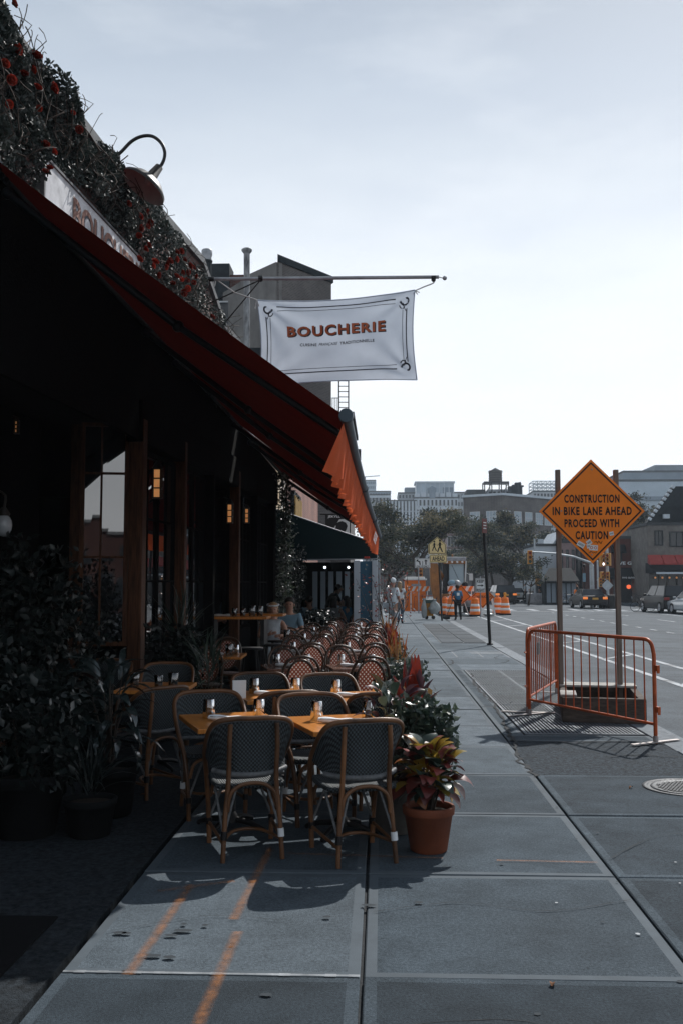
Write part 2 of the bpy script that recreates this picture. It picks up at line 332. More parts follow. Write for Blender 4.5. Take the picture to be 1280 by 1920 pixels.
# gratings: bars one by one past counting, frame of flat steel
def grating(name, label, x0, x1, y0, y1, nx, ny):
    t = thing(name, label, 'grating', ((x0 + x1) / 2, (y0 + y1) / 2, 0)); m = MB(); m.face([(x0, y0, -.05), (x1, y0, -.05), (x1, y1, -.05), (x0, y1, -.05)]); part('pit', m, M['void'], t, world=True)
    m = MB(); px, py = (x1 - x0) / nx, (y1 - y0) / ny
    for i in range(nx + 1): m.box((x0 + px * i, (y0 + y1) / 2, -.012), (.035, y1 - y0 + .035, .024))
    for j in range(ny + 1): m.box(((x0 + x1) / 2, y0 + py * j, -.010), (x1 - x0, .035, .024))
    part('frame', m, M['steel_grate'], t, world=True)
    return t, px, py
t, px, py = grating('sidewalk_grating', 'long steel sidewalk grating beneath the orange barricades', 1.64, 2.95, 11.45, 19.75, 2, 6)
for i in range(2):
    for j in range(6):
        # bars run along the pavement: one joined set of bars in each frame cell
        m = MB(); cx0 = 1.64 + px * i; cy0 = 11.45 + py * j
        for k in range(1, 15): m.box((cx0 + px * k / 15, cy0 + py / 2, -.011), (.018, py - .036, .02))
        part('bar_panel', m, M['steel_grate'], t, world=True, kind='stuff')
t, px, py = grating('sidewalk_grating', 'short steel sidewalk grating near the foot of the leaning black post', 1.75, 2.95, 23.2, 25.2, 2, 1)
for i in range(2):
    m = MB()
    for k in range(1, 20): m.box((1.75 + px * (i + k / 20), 24.2, -.012), (.014, 1.96, .02))
    part('bar_panel', m, M['steel_grate'], t, world=True, kind='stuff')
t = thing('cellar_hatch', 'row of grey steel cellar hatch plates set flush in the far sidewalk', 'hatch', (2.35, 35, 0))
m = MB(); m.box((2.35, 35.3, -.006), (1.34, 13.4, .03)); part('frame', m, M['steel_grate'], t, world=True)
m = MB(); m.box((0, 0, 0), (.62, 2.1, .02), bev=.004); me = m.mesh('plate', pm('hatch_plate', (.055, .066, .077), .92, .2, 6, .3, 90, rand=.2, dirt=.3))
for i in range(2):
    for j in range(6): link('plate', me, t, (-.325 + .65 * i, -5.5 + .3 + 2.2 * j, .014))
# manhole cover
t = thing('manhole_cover', 'round cast iron manhole cover set in the sidewalk near the kerb', 'manhole cover', G(1290, 1478))
m = MB(); m.lathe([(.37, .002), (.37, .008), (.335, .010), (.33, .003), (.30, .003)], 40); part('ring', m, M['iron'], t)
m = MB(); m.lathe([(.305, .004), (.302, .010), (.27, .011), (.262, .004), (.001, .004)], 40)
part('lid', m, M['iron'], t)
m = MB()
for i in range(-8, 9):
    for j in range(-8, 9):
        x, y = i * .03 + (.015 if j % 2 else 0), j * .03
        if x * x + y * y < .245 ** 2: m.box((x, y, .007), (.02, .02, .007))
part('tread', m, M['iron'], t, kind='stuff')
# orange utility spray marks
def spray_mat():
    m = bpy.data.materials.new('spray_paint'); m.use_nodes = True; N = m.node_tree.nodes; K = m.node_tree.links.new; bs = N['Principled BSDF']
    bs.inputs['Base Color'].default_value = (.42, .150, .025, 1); bs.inputs['Roughness'].default_value = .8
    uv = N.new('ShaderNodeUVMap'); sp = N.new('ShaderNodeSeparateXYZ'); K(uv.outputs[0], sp.inputs[0])
    a = N.new('ShaderNodeMath'); a.operation = 'SUBTRACT'; a.inputs[1].default_value = .5; K(sp.outputs['Y'], a.inputs[0])
    ab = N.new('ShaderNodeMath'); ab.operation = 'ABSOLUTE'; K(a.outputs[0], ab.inputs[0])
    mr = N.new('ShaderNodeMapRange'); mr.inputs['From Min'].default_value = .12; mr.inputs['From Max'].default_value = .5; mr.inputs['To Min'].default_value = 1; mr.inputs['To Max'].default_value = 0; K(ab.outputs[0], mr.inputs['Value'])
    tc = N.new('ShaderNodeTexCoord'); n1 = N.new('ShaderNodeTexNoise'); n1.inputs['Scale'].default_value = 8; n1.inputs['Detail'].default_value = 10; n1.inputs['Roughness'].default_value = .8; K(tc.outputs['Object'], n1.inputs['Vector'])
    m2 = N.new('ShaderNodeMapRange'); m2.inputs['From Min'].default_value = .34; m2.inputs['From Max'].default_value = .68; K(n1.outputs['Fac'], m2.inputs['Value'])
    mu = N.new('ShaderNodeMath'); mu.operation = 'MULTIPLY'; K(mr.outputs[0], mu.inputs[0]); K(m2.outputs[0], mu.inputs[1])
    m3 = N.new('ShaderNodeMath'); m3.operation = 'MULTIPLY'; m3.inputs[1].default_value = .52; K(mu.outputs[0], m3.inputs[0]); K(m3.outputs[0], bs.inputs['Alpha']); return m
M['spray'] = spray_mat()
def spray(p0, p1, w, label):
    a, c = G(*p0), G(*p1); mid = (a + c) / 2; d = c - a; nn = Vector((-d.y, d.x, 0)).normalized() * w; n = 10
    me = bpy.data.meshes.new('spray_mark'); vs = []; fs = []; uvs = []
    for i in range(n + 1):
        p = a + d * i / n - mid; vs += [(*(p - nn).xy, .009), (*(p + nn).xy, .009)]
    for i in range(n): fs.append((2 * i, 2 * i + 2, 2 * i + 3, 2 * i + 1))
    me.from_pydata(vs, [], fs); ul = me.uv_layers.new(name='UVMap')
    for f in me.polygons:
        for li in f.loop_indices:
            vi = me.loops[li].vertex_index; ul.data[li].uv = ((vi // 2) / n, vi % 2)
    me.materials.append(M['spray']); o = link('spray_mark', me, None, (mid.x, mid.y, 0)); tag(o, label, 'paint mark', 'orange utility spray marks')
spray((240, 1832), (358, 1662), .035, 'long orange spray line on the bright slab, left of the middle joint')
spray((438, 1728), (508, 1592), .035, 'orange spray dash running toward the chair feet')
spray((372, 1925), (446, 1750), .035, 'orange spray dash crossing the white slab joint at the bottom')
spray((296, 1674), (440, 1655), .03, 'short orange crossbar sprayed in the chair shadow')
spray((540, 1603), (830, 1612), .02, 'faint thin orange line sprayed between the chair feet and pot')
spray((930, 1616), (1120, 1620), .02, 'faint thin orange line sprayed alone on the right slab')
# stains and chewing gum spots pressed on the slabs
m = MB(); r_ = random.Random(11)
for k in range(70):
    x, y = r_.uniform(-1.3, 2.9), r_.uniform(3.8, 14); q = r_.uniform(.006, .016); n = 7
    m.face([(x + q * math.cos(2 * math.pi * i / n) * r_.uniform(.7, 1.3), y + q * math.sin(2 * math.pi * i / n) * r_.uniform(.7, 1.3), .0075) for i in range(n)], 0 if r_.random() < .86 else 1)
for u, v, q, st in ((224, 1752, .022, 1.5), (237, 1753, .018, 1.3), (343, 1748, .022, 2.4), (322, 1757, .016, 2.2), (318, 1798, .02, 1.6), (612, 1722, .018, 1.2), (500, 1869, .016, 1.6), (690, 1700, .02, 2.0), (785, 1695, .016, 1.4), (287, 1795, .02, 2), (385, 1738, .014, 1.2)):
    g_ = G(u, v); m.face([(g_.x + q * st * math.cos(2 * math.pi * i / 9) * r_.uniform(.8, 1.2), g_.y + q * math.sin(2 * math.pi * i / 9) * r_.uniform(.8, 1.2), .0078) for i in range(9)], 0)
o = link('gum_spots', m.mesh('gum_spots', [pm('gum_dark', (.034, .042, .049), .9), pm('gum_pale', (.4, .42, .44), .8)]), sidewalk); o['kind'] = 'stuff'
# ------------------------------------------------------------------ restaurant building
M['wood_dark'] = pm('dark_stained_wood', (0.085, 0.036, 0.018), 0.6, 0.6, 5, 0.5, 40, stretch=(9, 9, .7), spec=.2)
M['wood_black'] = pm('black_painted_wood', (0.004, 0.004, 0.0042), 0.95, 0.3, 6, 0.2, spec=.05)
M['stucco_dark'] = pm('dark_stucco', (0.035, 0.036, 0.038), 0.9, 0.3, 5, 0.5, 60, dirt=.4)
M['coping'] = pm('grey_stone_coping', (0.12, 0.125, 0.13), 0.85, 0.3, 6, 0.4, 40, dirt=.4)
M['ceiling'] = pm('dark_soffit', (0.005, 0.005, 0.005), 0.9, .3, 4, spec=.1)
def glass(name, tint=(.012, .014, .016), ior=2.1, rough=.015):
    m = bpy.data.materials.new(name); m.use_nodes = True; b_ = m.node_tree.nodes['Principled BSDF']
    b_.inputs['Base Color'].default_value = (*tint, 1); b_.inputs['Roughness'].default_value = rough; b_.inputs['IOR'].default_value = ior; return m
M['glass'] = glass('window_glass', ior=2.6)
M['glass_far'] = glass('far_window_glass', (.018, .022, .027), 1.42, .12)
def bricks(name, c1, c2, mortar, scale=1.0, bw=.21, bh=.07, rough=.9):
    m = bpy.data.materials.new(name); m.use_nodes = True; N = m.node_tree.nodes; K = m.node_tree.links.new; bs = N['Principled BSDF']; bs.inputs['Roughness'].default_value = rough
    tc = N.new('ShaderNodeTexCoord'); sp = N.new('ShaderNodeSeparateXYZ'); K(tc.outputs['Object'], sp.inputs[0])
    ad = N.new('ShaderNodeMath'); ad.operation = 'ADD'; K(sp.outputs['X'], ad.inputs[0]); K(sp.outputs['Y'], ad.inputs[1])
    cb = N.new('ShaderNodeCombineXYZ'); K(ad.outputs[0], cb.inputs[0]); K(sp.outputs['Z'], cb.inputs[1])
    br = N.new('ShaderNodeTexBrick'); br.inputs['Color1'].default_value = (*c1, 1); br.inputs['Color2'].default_value = (*c2, 1); br.inputs['Mortar'].default_value = (*mortar, 1)
    br.inputs['Scale'].default_value = scale; br.inputs['Brick Width'].default_value = bw; br.inputs['Row Height'].default_value = bh; br.inputs['Mortar Size'].default_value = .008; K(cb.outputs[0], br.inputs['Vector'])
    nz = N.new('ShaderNodeTexNoise'); nz.inputs['Scale'].default_value = .6; nz.inputs['Detail'].default_value = 8; K(tc.outputs['Object'], nz.inputs['Vector'])
    mr = N.new('ShaderNodeMapRange'); mr.inputs['From Min'].default_value = .35; mr.inputs['From Max'].default_value = .7; mr.inputs['To Min'].default_value = .72; mr.inputs['To Max'].default_value = 1.2; K(nz.outputs['Fac'], mr.inputs['Value'])
    vm = N.new('ShaderNodeMix'); vm.data_type = 'RGBA'; vm.blend_type = 'MULTIPLY'; vm.inputs[0].default_value = 1; K(br.outputs['Color'], vm.inputs[6]); K(mr.outputs[0], vm.inputs[7]); K(vm.outputs[2], bs.inputs['Base Color'])
    bp = N.new('ShaderNodeBump'); bp.inputs['Strength'].default_value = .5; bp.inputs['Distance'].default_value = .01; bp.invert = True; K(br.outputs['Fac'], bp.inputs['Height']); K(bp.outputs[0], bs.inputs['Normal']); return m
M['brick_red'] = bricks('red_brick', (.10, .03, .022), (.06, .022, .018), (.09, .085, .08))
M['brick_grey'] = bricks('grey_brown_brick', (.10, .085, .08), (.065, .055, .055), (.15, .145, .14))
FA = math.atan(.062)
FW = Matrix.Translation((-3.6, 0, 0)) @ Matrix.Rotation(-FA, 4, 'Z')
FX = lambda y: -3.6 + .062 * y                      # plane of the facade
rest = thing('restaurant_building', 'dark restaurant building with timber storefront, brick parapet and vines', 'building', (-4.6, 9, 0))
b = MB(); t_ = .35
prof = [(1.5, 6.25), (10.5, 6.25), (12.0, 6.38), (14.45, 6.5), (16.0, 5.9), (21.3, 5.8)]
# upper wall with the raking end of its parapet
poly = [(-t_, s, z) for s, z in prof] + [(-t_, 21.3, 3.75), (-t_, 1.5, 3.75)]
b.prism(poly[::-1], (t_, 0, 0), M=FW); part('wall', b, M['brick_red'], rest, world=True)
b = MB()
for (s0, z0), (s1, z1) in zip(prof[:-1], prof[1:]):
    b.prism([(-t_ - .05, s0, z0 + .003), (.06, s0, z0 + .003), (.06, s0, z0 + .11), (-t_ - .05, s0, z0 + .11)], (0, s1 - s0 - .004, z1 - z0), M=FW)
part('coping', b, M['coping'], rest, world=True)
b = MB(); b.box((-4.4, 11.4, 5.55), (8.0, 19.6, .2), M=FW); part('roof', b, M['stucco_dark'], rest, world=True)
b = MB(); b.box((-4.4, 1.6, 2.8), (8.0, .2, 5.5), M=FW); b.box((-4.4, 21.2, 2.7), (8.0, .2, 5.3), M=FW); b.box((-7.0, 11.4, 1.8), (.2, 19.3, 3.6), M=FW); part('side_wall', b, M['wood_black'], rest, world=True)
b = MB(); b.box((-3.6, 11.4, 3.66), (7.0, 19.4, .14), M=FW); part('ceiling', b, M['ceiling'], rest, world=True)
b = MB(); b.box((-3.9, 11.4, .05), (6.0, 19.2, .1), M=FW); part('floor', b, M['wood_dark'], rest, world=True)
# recessed entry wall near the camera, then the posts of the storefront
b = MB(); b.box((-1.15, 6.5, 1.85), (.2, 9.4, 3.5), M=FW); part('entry_wall', b, M['wood_black'], rest, world=True)
RM = Matrix.Rotation(0, 4, 'Z')
for s in (3.0, 6.2, 9.2):                                   # posts and panels of the recessed entry
    b = MB(); b.box((-1.0, s, 1.85), (.12, .16, 3.5), M=FW, bev=.015); part('post', b, M['wood_dark'], rest, world=True)
for s, w_, mt in ((11.52, .17, 'wood_dark'), (13.4, .12, 'wood_dark'), (15.1, .12, 'wood_black'), (17.0, .13, 'wood_dark'), (18.7, .12, 'wood_black'), (20.6, .3, 'wood_black')):
    b = MB(); b.box((.02, s, 1.85), (.17, w_, 3.6), M=FW, bev=.018); b.box((.045, s, .22), (.2, w_ + .04, .44), M=FW, bev=.01); part('post', b, M[mt], rest, world=True)
b = MB(); b.box((-.7, 11.5, 1.85), (.15, .15, 3.6), M=FW, bev=.015); part('post', b, M['wood_dark'], rest, world=True)
b = MB(); b.box((0, 16.2, 3.62), (.2, 9.6, .5), M=FW, bev=.02); part('lintel', b, M['wood_black'], rest, world=True)
b = MB(); b.prism([(.004, 1.6, 3.4), (.004, 21.25, 3.4), (.004, 21.25, 4.1), (.004, 17, 4.45), (.004, 11.5, 4.78), (.004, 7, 5.0), (.004, 1.6, 5.0)], (.05, 0, 0), M=FW); part('shade_cover', b, M['wood_black'], rest, world=True)  # black cover added over the brick to deepen the shade below the awnings
def casement(c, w, z0, z1, rows, colsx, M_, mat='wood_dark', fr=.05):
    """a glazed leaf standing in the local XZ plane of M_: frame, muntins and one pane per opening"""
    m = MB(); h = z1 - z0; zc = (z0 + z1) / 2
    for sx in (-1, 1): m.box((c + sx * (w / 2 - fr / 2), 0, zc), (fr, .05, h), M=M_)
    for zz in (z0 + fr / 2, z1 - fr / 2): m.box((c, 0, zz), (w - 2 * fr - .002, .05, fr), M=M_)
    xs = [c - w / 2 + fr + (w - 2 * fr) * k for k in [0] + colsx + [1]]; zs = [z0 + fr + (h - 2 * fr) * k for k in [0] + rows + [1]]
    for x in xs[1:-1]: m.box((x, 0, zc), (.022, .04, h - 2 * fr - .002), M=M_)
    for z in zs[1:-1]: m.box((c, 0, z), (w - 2 * fr - .002, .038, .026), M=M_)
    win = part('window', m, M[mat], rest, world=True)
    rj = random.Random(int(abs(M_.translation.y) * 100))
    for i in range(len(xs) - 1):
        for j in range(len(zs) - 1):
            q = MB(); a = .004; e = [rj.uniform(-.004, .004) for _ in range(4)]
            q.face([M_ @ Vector((xs[i] + a, .0 + e[0], zs[j] + a)), M_ @ Vector((xs[i + 1] - a, e[1], zs[j] + a)), M_ @ Vector((xs[i + 1] - a, e[2], zs[j + 1] - a)), M_ @ Vector((xs[i] + a, e[3], zs[j + 1] - a))])
            part('pane', q, M['glass'], win, world=True)
# the tall window whose panes face down the street
WM = FW @ Matrix.Translation((-.345, 11.40, 0)) @ Matrix.Rotation(R(14), 4, 'Z') @ Matrix.Translation((.345, 0, 0))
casement(-.345, .56, .98, 3.6, [.39, .78], [.42], WM)
b = MB(); b.box((-.345, 11.47, .5), (.56, .08, .93), M=FW); part('panel', b, M['wood_black'], rest, world=True)
# glazed bays of the storefront, some leaves folded open at right angles to it
def bay(s0, s1, n):
    w = (s1 - s0) / n
    for k in range(n):
        m4 = FW @ Matrix.Translation((-.04, s0 + w * (k + .5), 0)) @ Matrix.Rotation(R(90), 4, 'Z'); casement(0, w - .03, .92, 3.34, [.33, .66], [.5], m4, 'wood_black', .045)
    q = MB(); q.box((-.04, (s0 + s1) / 2, .5), (.07, s1 - s0 - .02, .8), M=FW); part('panel', q, M['wood_black'], rest, world=True)
bay(11.65, 13.3, 2); bay(13.5, 15.0, 2); bay(17.1, 18.6, 2); bay(18.8, 20.4, 2)
casement(-.42, .6, .92, 3.34, [.33, .66], [.5], FW @ Matrix.Translation((0, 15.22, 0)), 'wood_black', .045)
casement(-.42, .6, .92, 3.34, [.33, .66], [.5], FW @ Matrix.Translation((0, 16.9, 0)), 'wood_black', .045)
# a plain brick block that stands across the way behind, mirrored in the window
bb = thing('brick_building', 'plain brown brick block mirrored in the tall restaurant window', 'building', (6, -46, -.12), R(180)); b = MB(); b.box((0, 5, 3.0), (64, 10, 6.0)); part('wall', b, pm('brown_brick_far', (.05, .022, .018), .9, .3, .5), bb); b = MB(); b.box((0, 5, 6.1), (64.4, 10.4, .2)); part('cornice', b, M['coping'], bb)
for k in range(-5, 6):
    for z in (1.5, 4.3): b = MB(); b.box((k * 3.1, -.05, z), (1.5, .1, 2.0)); wq = part('window', b, M['stucco_dark'], bb); b = MB(); b.box((k * 3.1, -.11, z), (1.3, .02, 1.8)); part('pane', b, M['glass_far'], wq)
# ------------------------------------------------------------------ awnings
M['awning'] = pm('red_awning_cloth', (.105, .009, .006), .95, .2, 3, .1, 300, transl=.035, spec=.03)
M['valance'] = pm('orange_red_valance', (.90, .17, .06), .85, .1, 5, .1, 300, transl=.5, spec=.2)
M['arm'] = pm('dark_arm_metal', (.018, .022, .026), .4, .2, 9, metal=.4)
M['cap'] = pm('blue_grey_cap', (.06, .085, .105), .5, .15, 9)
def interp(tab, y):
    for (a, *p), (c, *q) in zip(tab[:-1], tab[1:]):
        if y <= c: t = (y - a) / (c - a); return [i + (j - i) * t for i, j in zip(p, q)]
    return tab[-1][1:]
FT = [(7.0, -.25, 2.90), (9.0, -.243, 2.885), (14.0, -.19, 2.85), (18, -.11, 2.80), (21.6, -.035, 2.74)]
WT = [(7.0, 5.02), (11.5, 4.80), (17.0, 4.46), (21.6, 4.12)]
def fbar(y): x, z = interp(FT, y); return Vector((x, y, z))
def wbar(y): return Vector((FX(y) + .10, y, interp(WT, y)[0]))
def awning(y0, y1, label, text=None):
    mid = (fbar((y0 + y1) / 2) + wbar((y0 + y1) / 2)) / 2
    t = thing('awning', label, 'awning', wbar((y0 + y1) / 2), group='red awnings of the restaurant')
    def sheet(off):
        def fn(u, v):
            y = y0 + (y1 - y0) * v; a, c = wbar(y), fbar(y); p = a.lerp(c, u)
            p.z += -.05 * math.sin(math.pi * u) + .018 * math.sin(v * 9 + u * 3) * u * (1 - u) * 4 + .008 * math.sin(v * 31 + 4 * u) * u + off; return p
        return fn
    m = MB(); m.grid(sheet(0), 14, 24); part('canopy', m, M['awning'], t, world=True)
    m = MB(); n = int((y1 - y0) * 16); rv = random.Random(int(y0 * 10)); ph = [rv.uniform(0, 6) for _ in range(4)]
    def val(u, v):
        y = y0 + .02 + (y1 - y0 - .04) * u; p = fbar(y); k = v
        rip = .030 * math.sin(y * 17 + ph[0]) + .022 * math.sin(y * 29 + ph[1]) + .02 * math.sin(y * 6.5 + ph[2])
        sc = .022 * abs(math.sin(y * 8.0))
        return (p.x - .02 - .09 * k + rip * k, y + .012 * math.sin(y * 23) * k, p.z - .045 - (.36 - sc) * k)
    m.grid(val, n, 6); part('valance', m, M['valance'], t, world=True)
    m = MB(); m.tube([fbar(y0 + (y1 - y0) * i / 8) for i in range(9)], .042, 12); part('front_bar', m, M['cap'], t, world=True)
    for y, s in ((y0, -1), (y1, 1)):
        m = MB(); p = fbar(y); m.cyl(p + Vector((0, s * .004, 0)), p + Vector((0, s * .05, 0)), .056, .05, 14); part('end_cap', m, M['cap'], t, world=True)
    for k in (.12, .86):                                   # folding arm: wall bracket, elbow, front bracket
        y = y0 + (y1 - y0) * k; a = wbar(y) + Vector((.04, 0, -.16)); c = fbar(y) + Vector((-.05, 0, -.05)); e = a.lerp(c, .5) + Vector((0, .22 if k < .5 else -.22, -.05))
        m = MB(); m.tube([a, e], .034, 8); m.tube([e, c], .028, 8); m.ball(e, .05, 8); m.ball(a, .05, 8); part('arm', m, M['arm'], t, world=True)
    m = MB(); m.tube([wbar(y0) + Vector((-.02, 0, .03)), wbar(y1) + Vector((-.02, 0, .03))], .06, 10); part('roller', m, M['arm'], t, world=True)
    m = MB()
    for k in range(1, 5):
        q = [sheet(-.006)(i / 14, k / 5) for i in range(15)]
        for i in range(14): m.face([q[i] + Vector((0, -.012, 0)), q[i] + Vector((0, .012, 0)), q[i + 1] + Vector((0, .012, 0)), q[i + 1] + Vector((0, -.012, 0))])
    part('seam', m, M['awning'], t, world=True, kind='stuff')
    return t
aw1 = awning(7.0, 12.01, 'nearest red awning with a round grey bar end and orange-lit valance')
aw2 = awning(12.02, 16.9, 'middle red awning between the nearest one and the one by the corner')
aw3 = awning(17.1, 21.6, 'farthest red awning, ending at the dark green canopy')
# ------------------------------------------------------------------ lettering
def text_mesh(s, size=1.0, bold=0.0, extrude=0.0, shear=0.0, spacing=1.0, res=3):
    cu = bpy.data.curves.new('lettering', 'FONT'); cu.body = s; cu.size = size; cu.offset = bold; cu.extrude = extrude; cu.shear = shear; cu.space_character = spacing
    cu.align_x = 'CENTER'; cu.align_y = 'CENTER'; cu.resolution_u = res
    o = bpy.data.objects.new('lettering', cu); C.objects.link(o); dg = bpy.context.evaluated_depsgraph_get(); dg.update(); me = bpy.data.meshes.new_from_object(o.evaluated_get(dg))
    vs = [v.co.copy() for v in me.vertices]; fs = [tuple(p.vertices) for p in me.polygons]; bpy.data.objects.remove(o); bpy.data.curves.remove(cu); bpy.data.meshes.remove(me)
    return vs, fs
def lettering(s, w, h, mat, parent, fn, bold=0.0, extrude=0.0, name='lettering', spacing=1.0, shear=0.0, label=None):
    """text fitted to w by h, each vertex placed in the world by fn(x, y, z)"""
    vs, fs = text_mesh(s, 1.0, bold, 0.0, shear, spacing); x0, x1 = min(v.x for v in vs), max(v.x for v in vs); y0, y1 = min(v.y for v in vs), max(v.y for v in vs); m = MB()
    V = [Vector(fn((v.x - (x0 + x1) / 2) / (x1 - x0) * w, (v.y - (y0 + y1) / 2) / (y1 - y0) * h)) for v in vs]
    m.add(V, fs); return part(name, m, mat, parent, world=True, label=label)
M['letter_orange'] = pm('orange_letter', (.36, .085, .03), .6, .15, 20); M['letter_dark'] = pm('dark_letter', (.03, .032, .045), .6, .1, 20); M['letter_white'] = pm('white_letter', (.75, .77, .78), .6, .1, 20)
def on_valance(x, y):                                       # white lettering on the far awning's valance
    yy = 18.6 + x; p = fbar(yy); k = .5 - y / .36
    return (p.x - .02 - .09 * k + .045, yy, p.z - .045 - .36 * k)
lettering('BOUCHERIE', 1.5, .17, M['letter_white'], aw3, on_valance, .02)
# ------------------------------------------------------------------ sign board on the wall, lamp, vine
M['board'] = pm('weathered_white_board', (.50, .51, .53), .7, .3, 6, .15, 40, dirt=.35)
sg = thing('wall_sign', 'weathered white signboard with orange letters above the nearest awning', 'sign', FW @ Vector((.05, 10, 5.0)))
b = MB(); b.box((.045, 9.88, 5.22), (.07, 2.86, .58), M=FW, bev=.006); part('board', b, M['board'], sg, world=True)
b = MB()
for z in (5.515, 4.925): b.box((.055, 9.88, z), (.085, 2.90, .025), M=FW)
for s in (8.45, 11.3): b.box((.055, s, 5.22), (.085, .03, .56), M=FW)
part('frame', b, M['coping'], sg, world=True)
sfn = lambda dx: (lambda x, y: FW @ Vector((.0845 + dx, 10.28 + x, 5.28 + y)))
lettering('BOUCHERIE', 2.25, .30, M['letter_dark'], sg, lambda x, y: FW @ Vector((.083, 10.295 + x, 5.27 + y)), .045)
lettering('BOUCHERIE', 2.25, .30, pm('faded_letter', (.20, .10, .075), .7, .3, 20), sg, sfn(.002), .025)
M['copper'] = pm('copper_inside', (.36, .34, .32), .6, .15, 8); M['lamp_grey'] = pm('pewter_lamp', (.028, .025, .022), .5, .3, 12, metal=.2)
YL = 10.6
lamp = thing('gooseneck_lamp', 'gooseneck barn lamp with copper inside arching out from the vine', 'lamp', P(203, 293, YL))
b = MB(); b.tube(smooth_pts([P(190, 292, YL), P(206, 294, YL), P(224, 287, YL), P(246, 265, YL), P(266, 255, YL), P(286, 255, YL), P(302, 267, YL), P(309, 284, YL), P(307, 300, YL), P(299, 315, YL)], 5), .019, 10); part('arm', b, M['black'], lamp, world=True)
a0, a1 = P(299, 312, YL), P(266, 362, YL) + Vector((0, -.075, 0)); ax = (a1 - a0).normalized(); q4 = ax.to_track_quat('Z', 'Y').to_matrix().to_4x4(); LM = Matrix.Translation(a0) @ q4; D = (a1 - a0).length
b = MB(); b.lathe([(.03, -.01), (.045, .0), (.062, .15), (.085, .165)], 20, M=LM, capb=True); part('socket', b, M['lamp_grey'], lamp, world=True)
b = MB(); b.lathe([(.085, .165), (.10, .18), (.17, .20), (.245, .265), (.268, .285), (.275, .315)], 32, M=LM); part('shade', b, M['lamp_grey'], lamp, world=True)
b = MB(); b.lathe([(.272, .316), (.262, .287), (.238, .268), (.165, .206), (.09, .186), (.0, .18)], 32, M=LM); b.ball((0, 0, .235), .04, 10, M=LM); part('reflector', b, M['copper'], lamp, world=True)
# ------------------------------------------------------------------ foliage
def leaf_mat(name, c1, c2, rough=.45, transl=.25, rand=0.0, scale=3.0, spec=.5):
    m = pm(name, c1, rough, .2, scale, col2=c2, transl=transl, rand=rand, spec=spec); return m
def leaf_mesh(name, pts, sizes, mats, seed=0, aspect=.55, mi=None, up=.3, fold=.18, droop=None):
    """one mesh of many small pointed leaves, each a folded kite of four triangles"""
    g = np.random.default_rng(seed); n = len(pts); p = np.asarray(pts, float); s = np.asarray(sizes, float).reshape(-1, 1)
    d = g.normal(size=(n, 3)); d[:, 2] += up if droop is None else -droop; d /= np.linalg.norm(d, axis=1, keepdims=True)
    w = np.cross(d, g.normal(size=(n, 3))); w /= np.linalg.norm(w, axis=1, keepdims=True); nn = np.cross(d, w)
    base = p - d * s * .5; tip = p + d * s * .5; mid = p + nn * s * fold * .5; lf = p - d * s * .08 + w * s * aspect * .5; rt = p - d * s * .08 - w * s * aspect * .5
    v = np.stack([base, rt, tip, lf, mid], 1).reshape(-1, 3); k = np.arange(n)[:, None] * 5
    f = np.concatenate([k + [0, 1, 4], k + [1, 2, 4], k + [2, 3, 4], k + [3, 0, 4]], 1).reshape(-1, 3)
    me = bpy.data.meshes.new(name); me.vertices.add(len(v)); me.vertices.foreach_set('co', v.ravel()); me.loops.add(f.size); me.loops.foreach_set('vertex_index', f.ravel().astype(np.int32))
    me.polygons.add(len(f)); me.polygons.foreach_set('loop_start', np.arange(0, f.size, 3, dtype=np.int32)); me.polygons.foreach_set('loop_total', np.full(len(f), 3, np.int32))
    ms = mats if isinstance(mats, (list, tuple)) else [mats]
    for x in ms: me.materials.append(x)
    if len(ms) > 1:
        q = (g.integers(0, len(ms), n) if mi is None else np.asarray(mi)); me.polygons.foreach_set('material_index', np.repeat(q, 4).astype(np.int32))
    me.update(calc_edges=True); me.validate(); return me
M['vine1'] = leaf_mat('vine_leaf_dark', (.016, .024, .022), (.034, .044, .040), .55, .15, spec=.2); M['vine2'] = leaf_mat('vine_leaf_pale', (.06, .072, .07), (.11, .12, .115), .5, .2, spec=.25)
M['twig'] = pm('twig', (.05, .04, .033), .9, .3, 9); M['rose'] = pm('rose_petal', (.24, .030, .018), .8, .5, 9, transl=.15, rand=.5, spec=.05)
def rose_mesh():
    m = MB(); r_ = random.Random(4)
    for ring, (n, rad, tilt) in enumerate(((5, .022, 88), (6, .034, 82), (7, .044, 74), (8, .052, 62), (8, .054, 40))):
        for i in range(n):
            a = 2 * math.pi * i / n + ring * .4; c, s = math.cos(a), math.sin(a); T = R(tilt); w = rad * .75
            ou = Vector((c * math.cos(T), s * math.cos(T), math.sin(T))); sd_ = Vector((-s, c, 0)); o = Vector((0, 0, -.01))
            q = [o, o + ou * rad * .7 + sd_ * w, o + ou * rad * 1.25 + sd_ * w * .5, o + ou * rad * 1.25 - sd_ * w * .5, o + ou * rad * .7 - sd_ * w]
            m.face(q)
    m.ball((0, 0, .012), .024, 8, k=5); return m.mesh('rose_bloom', M['rose'])
rose_me = rose_mesh()
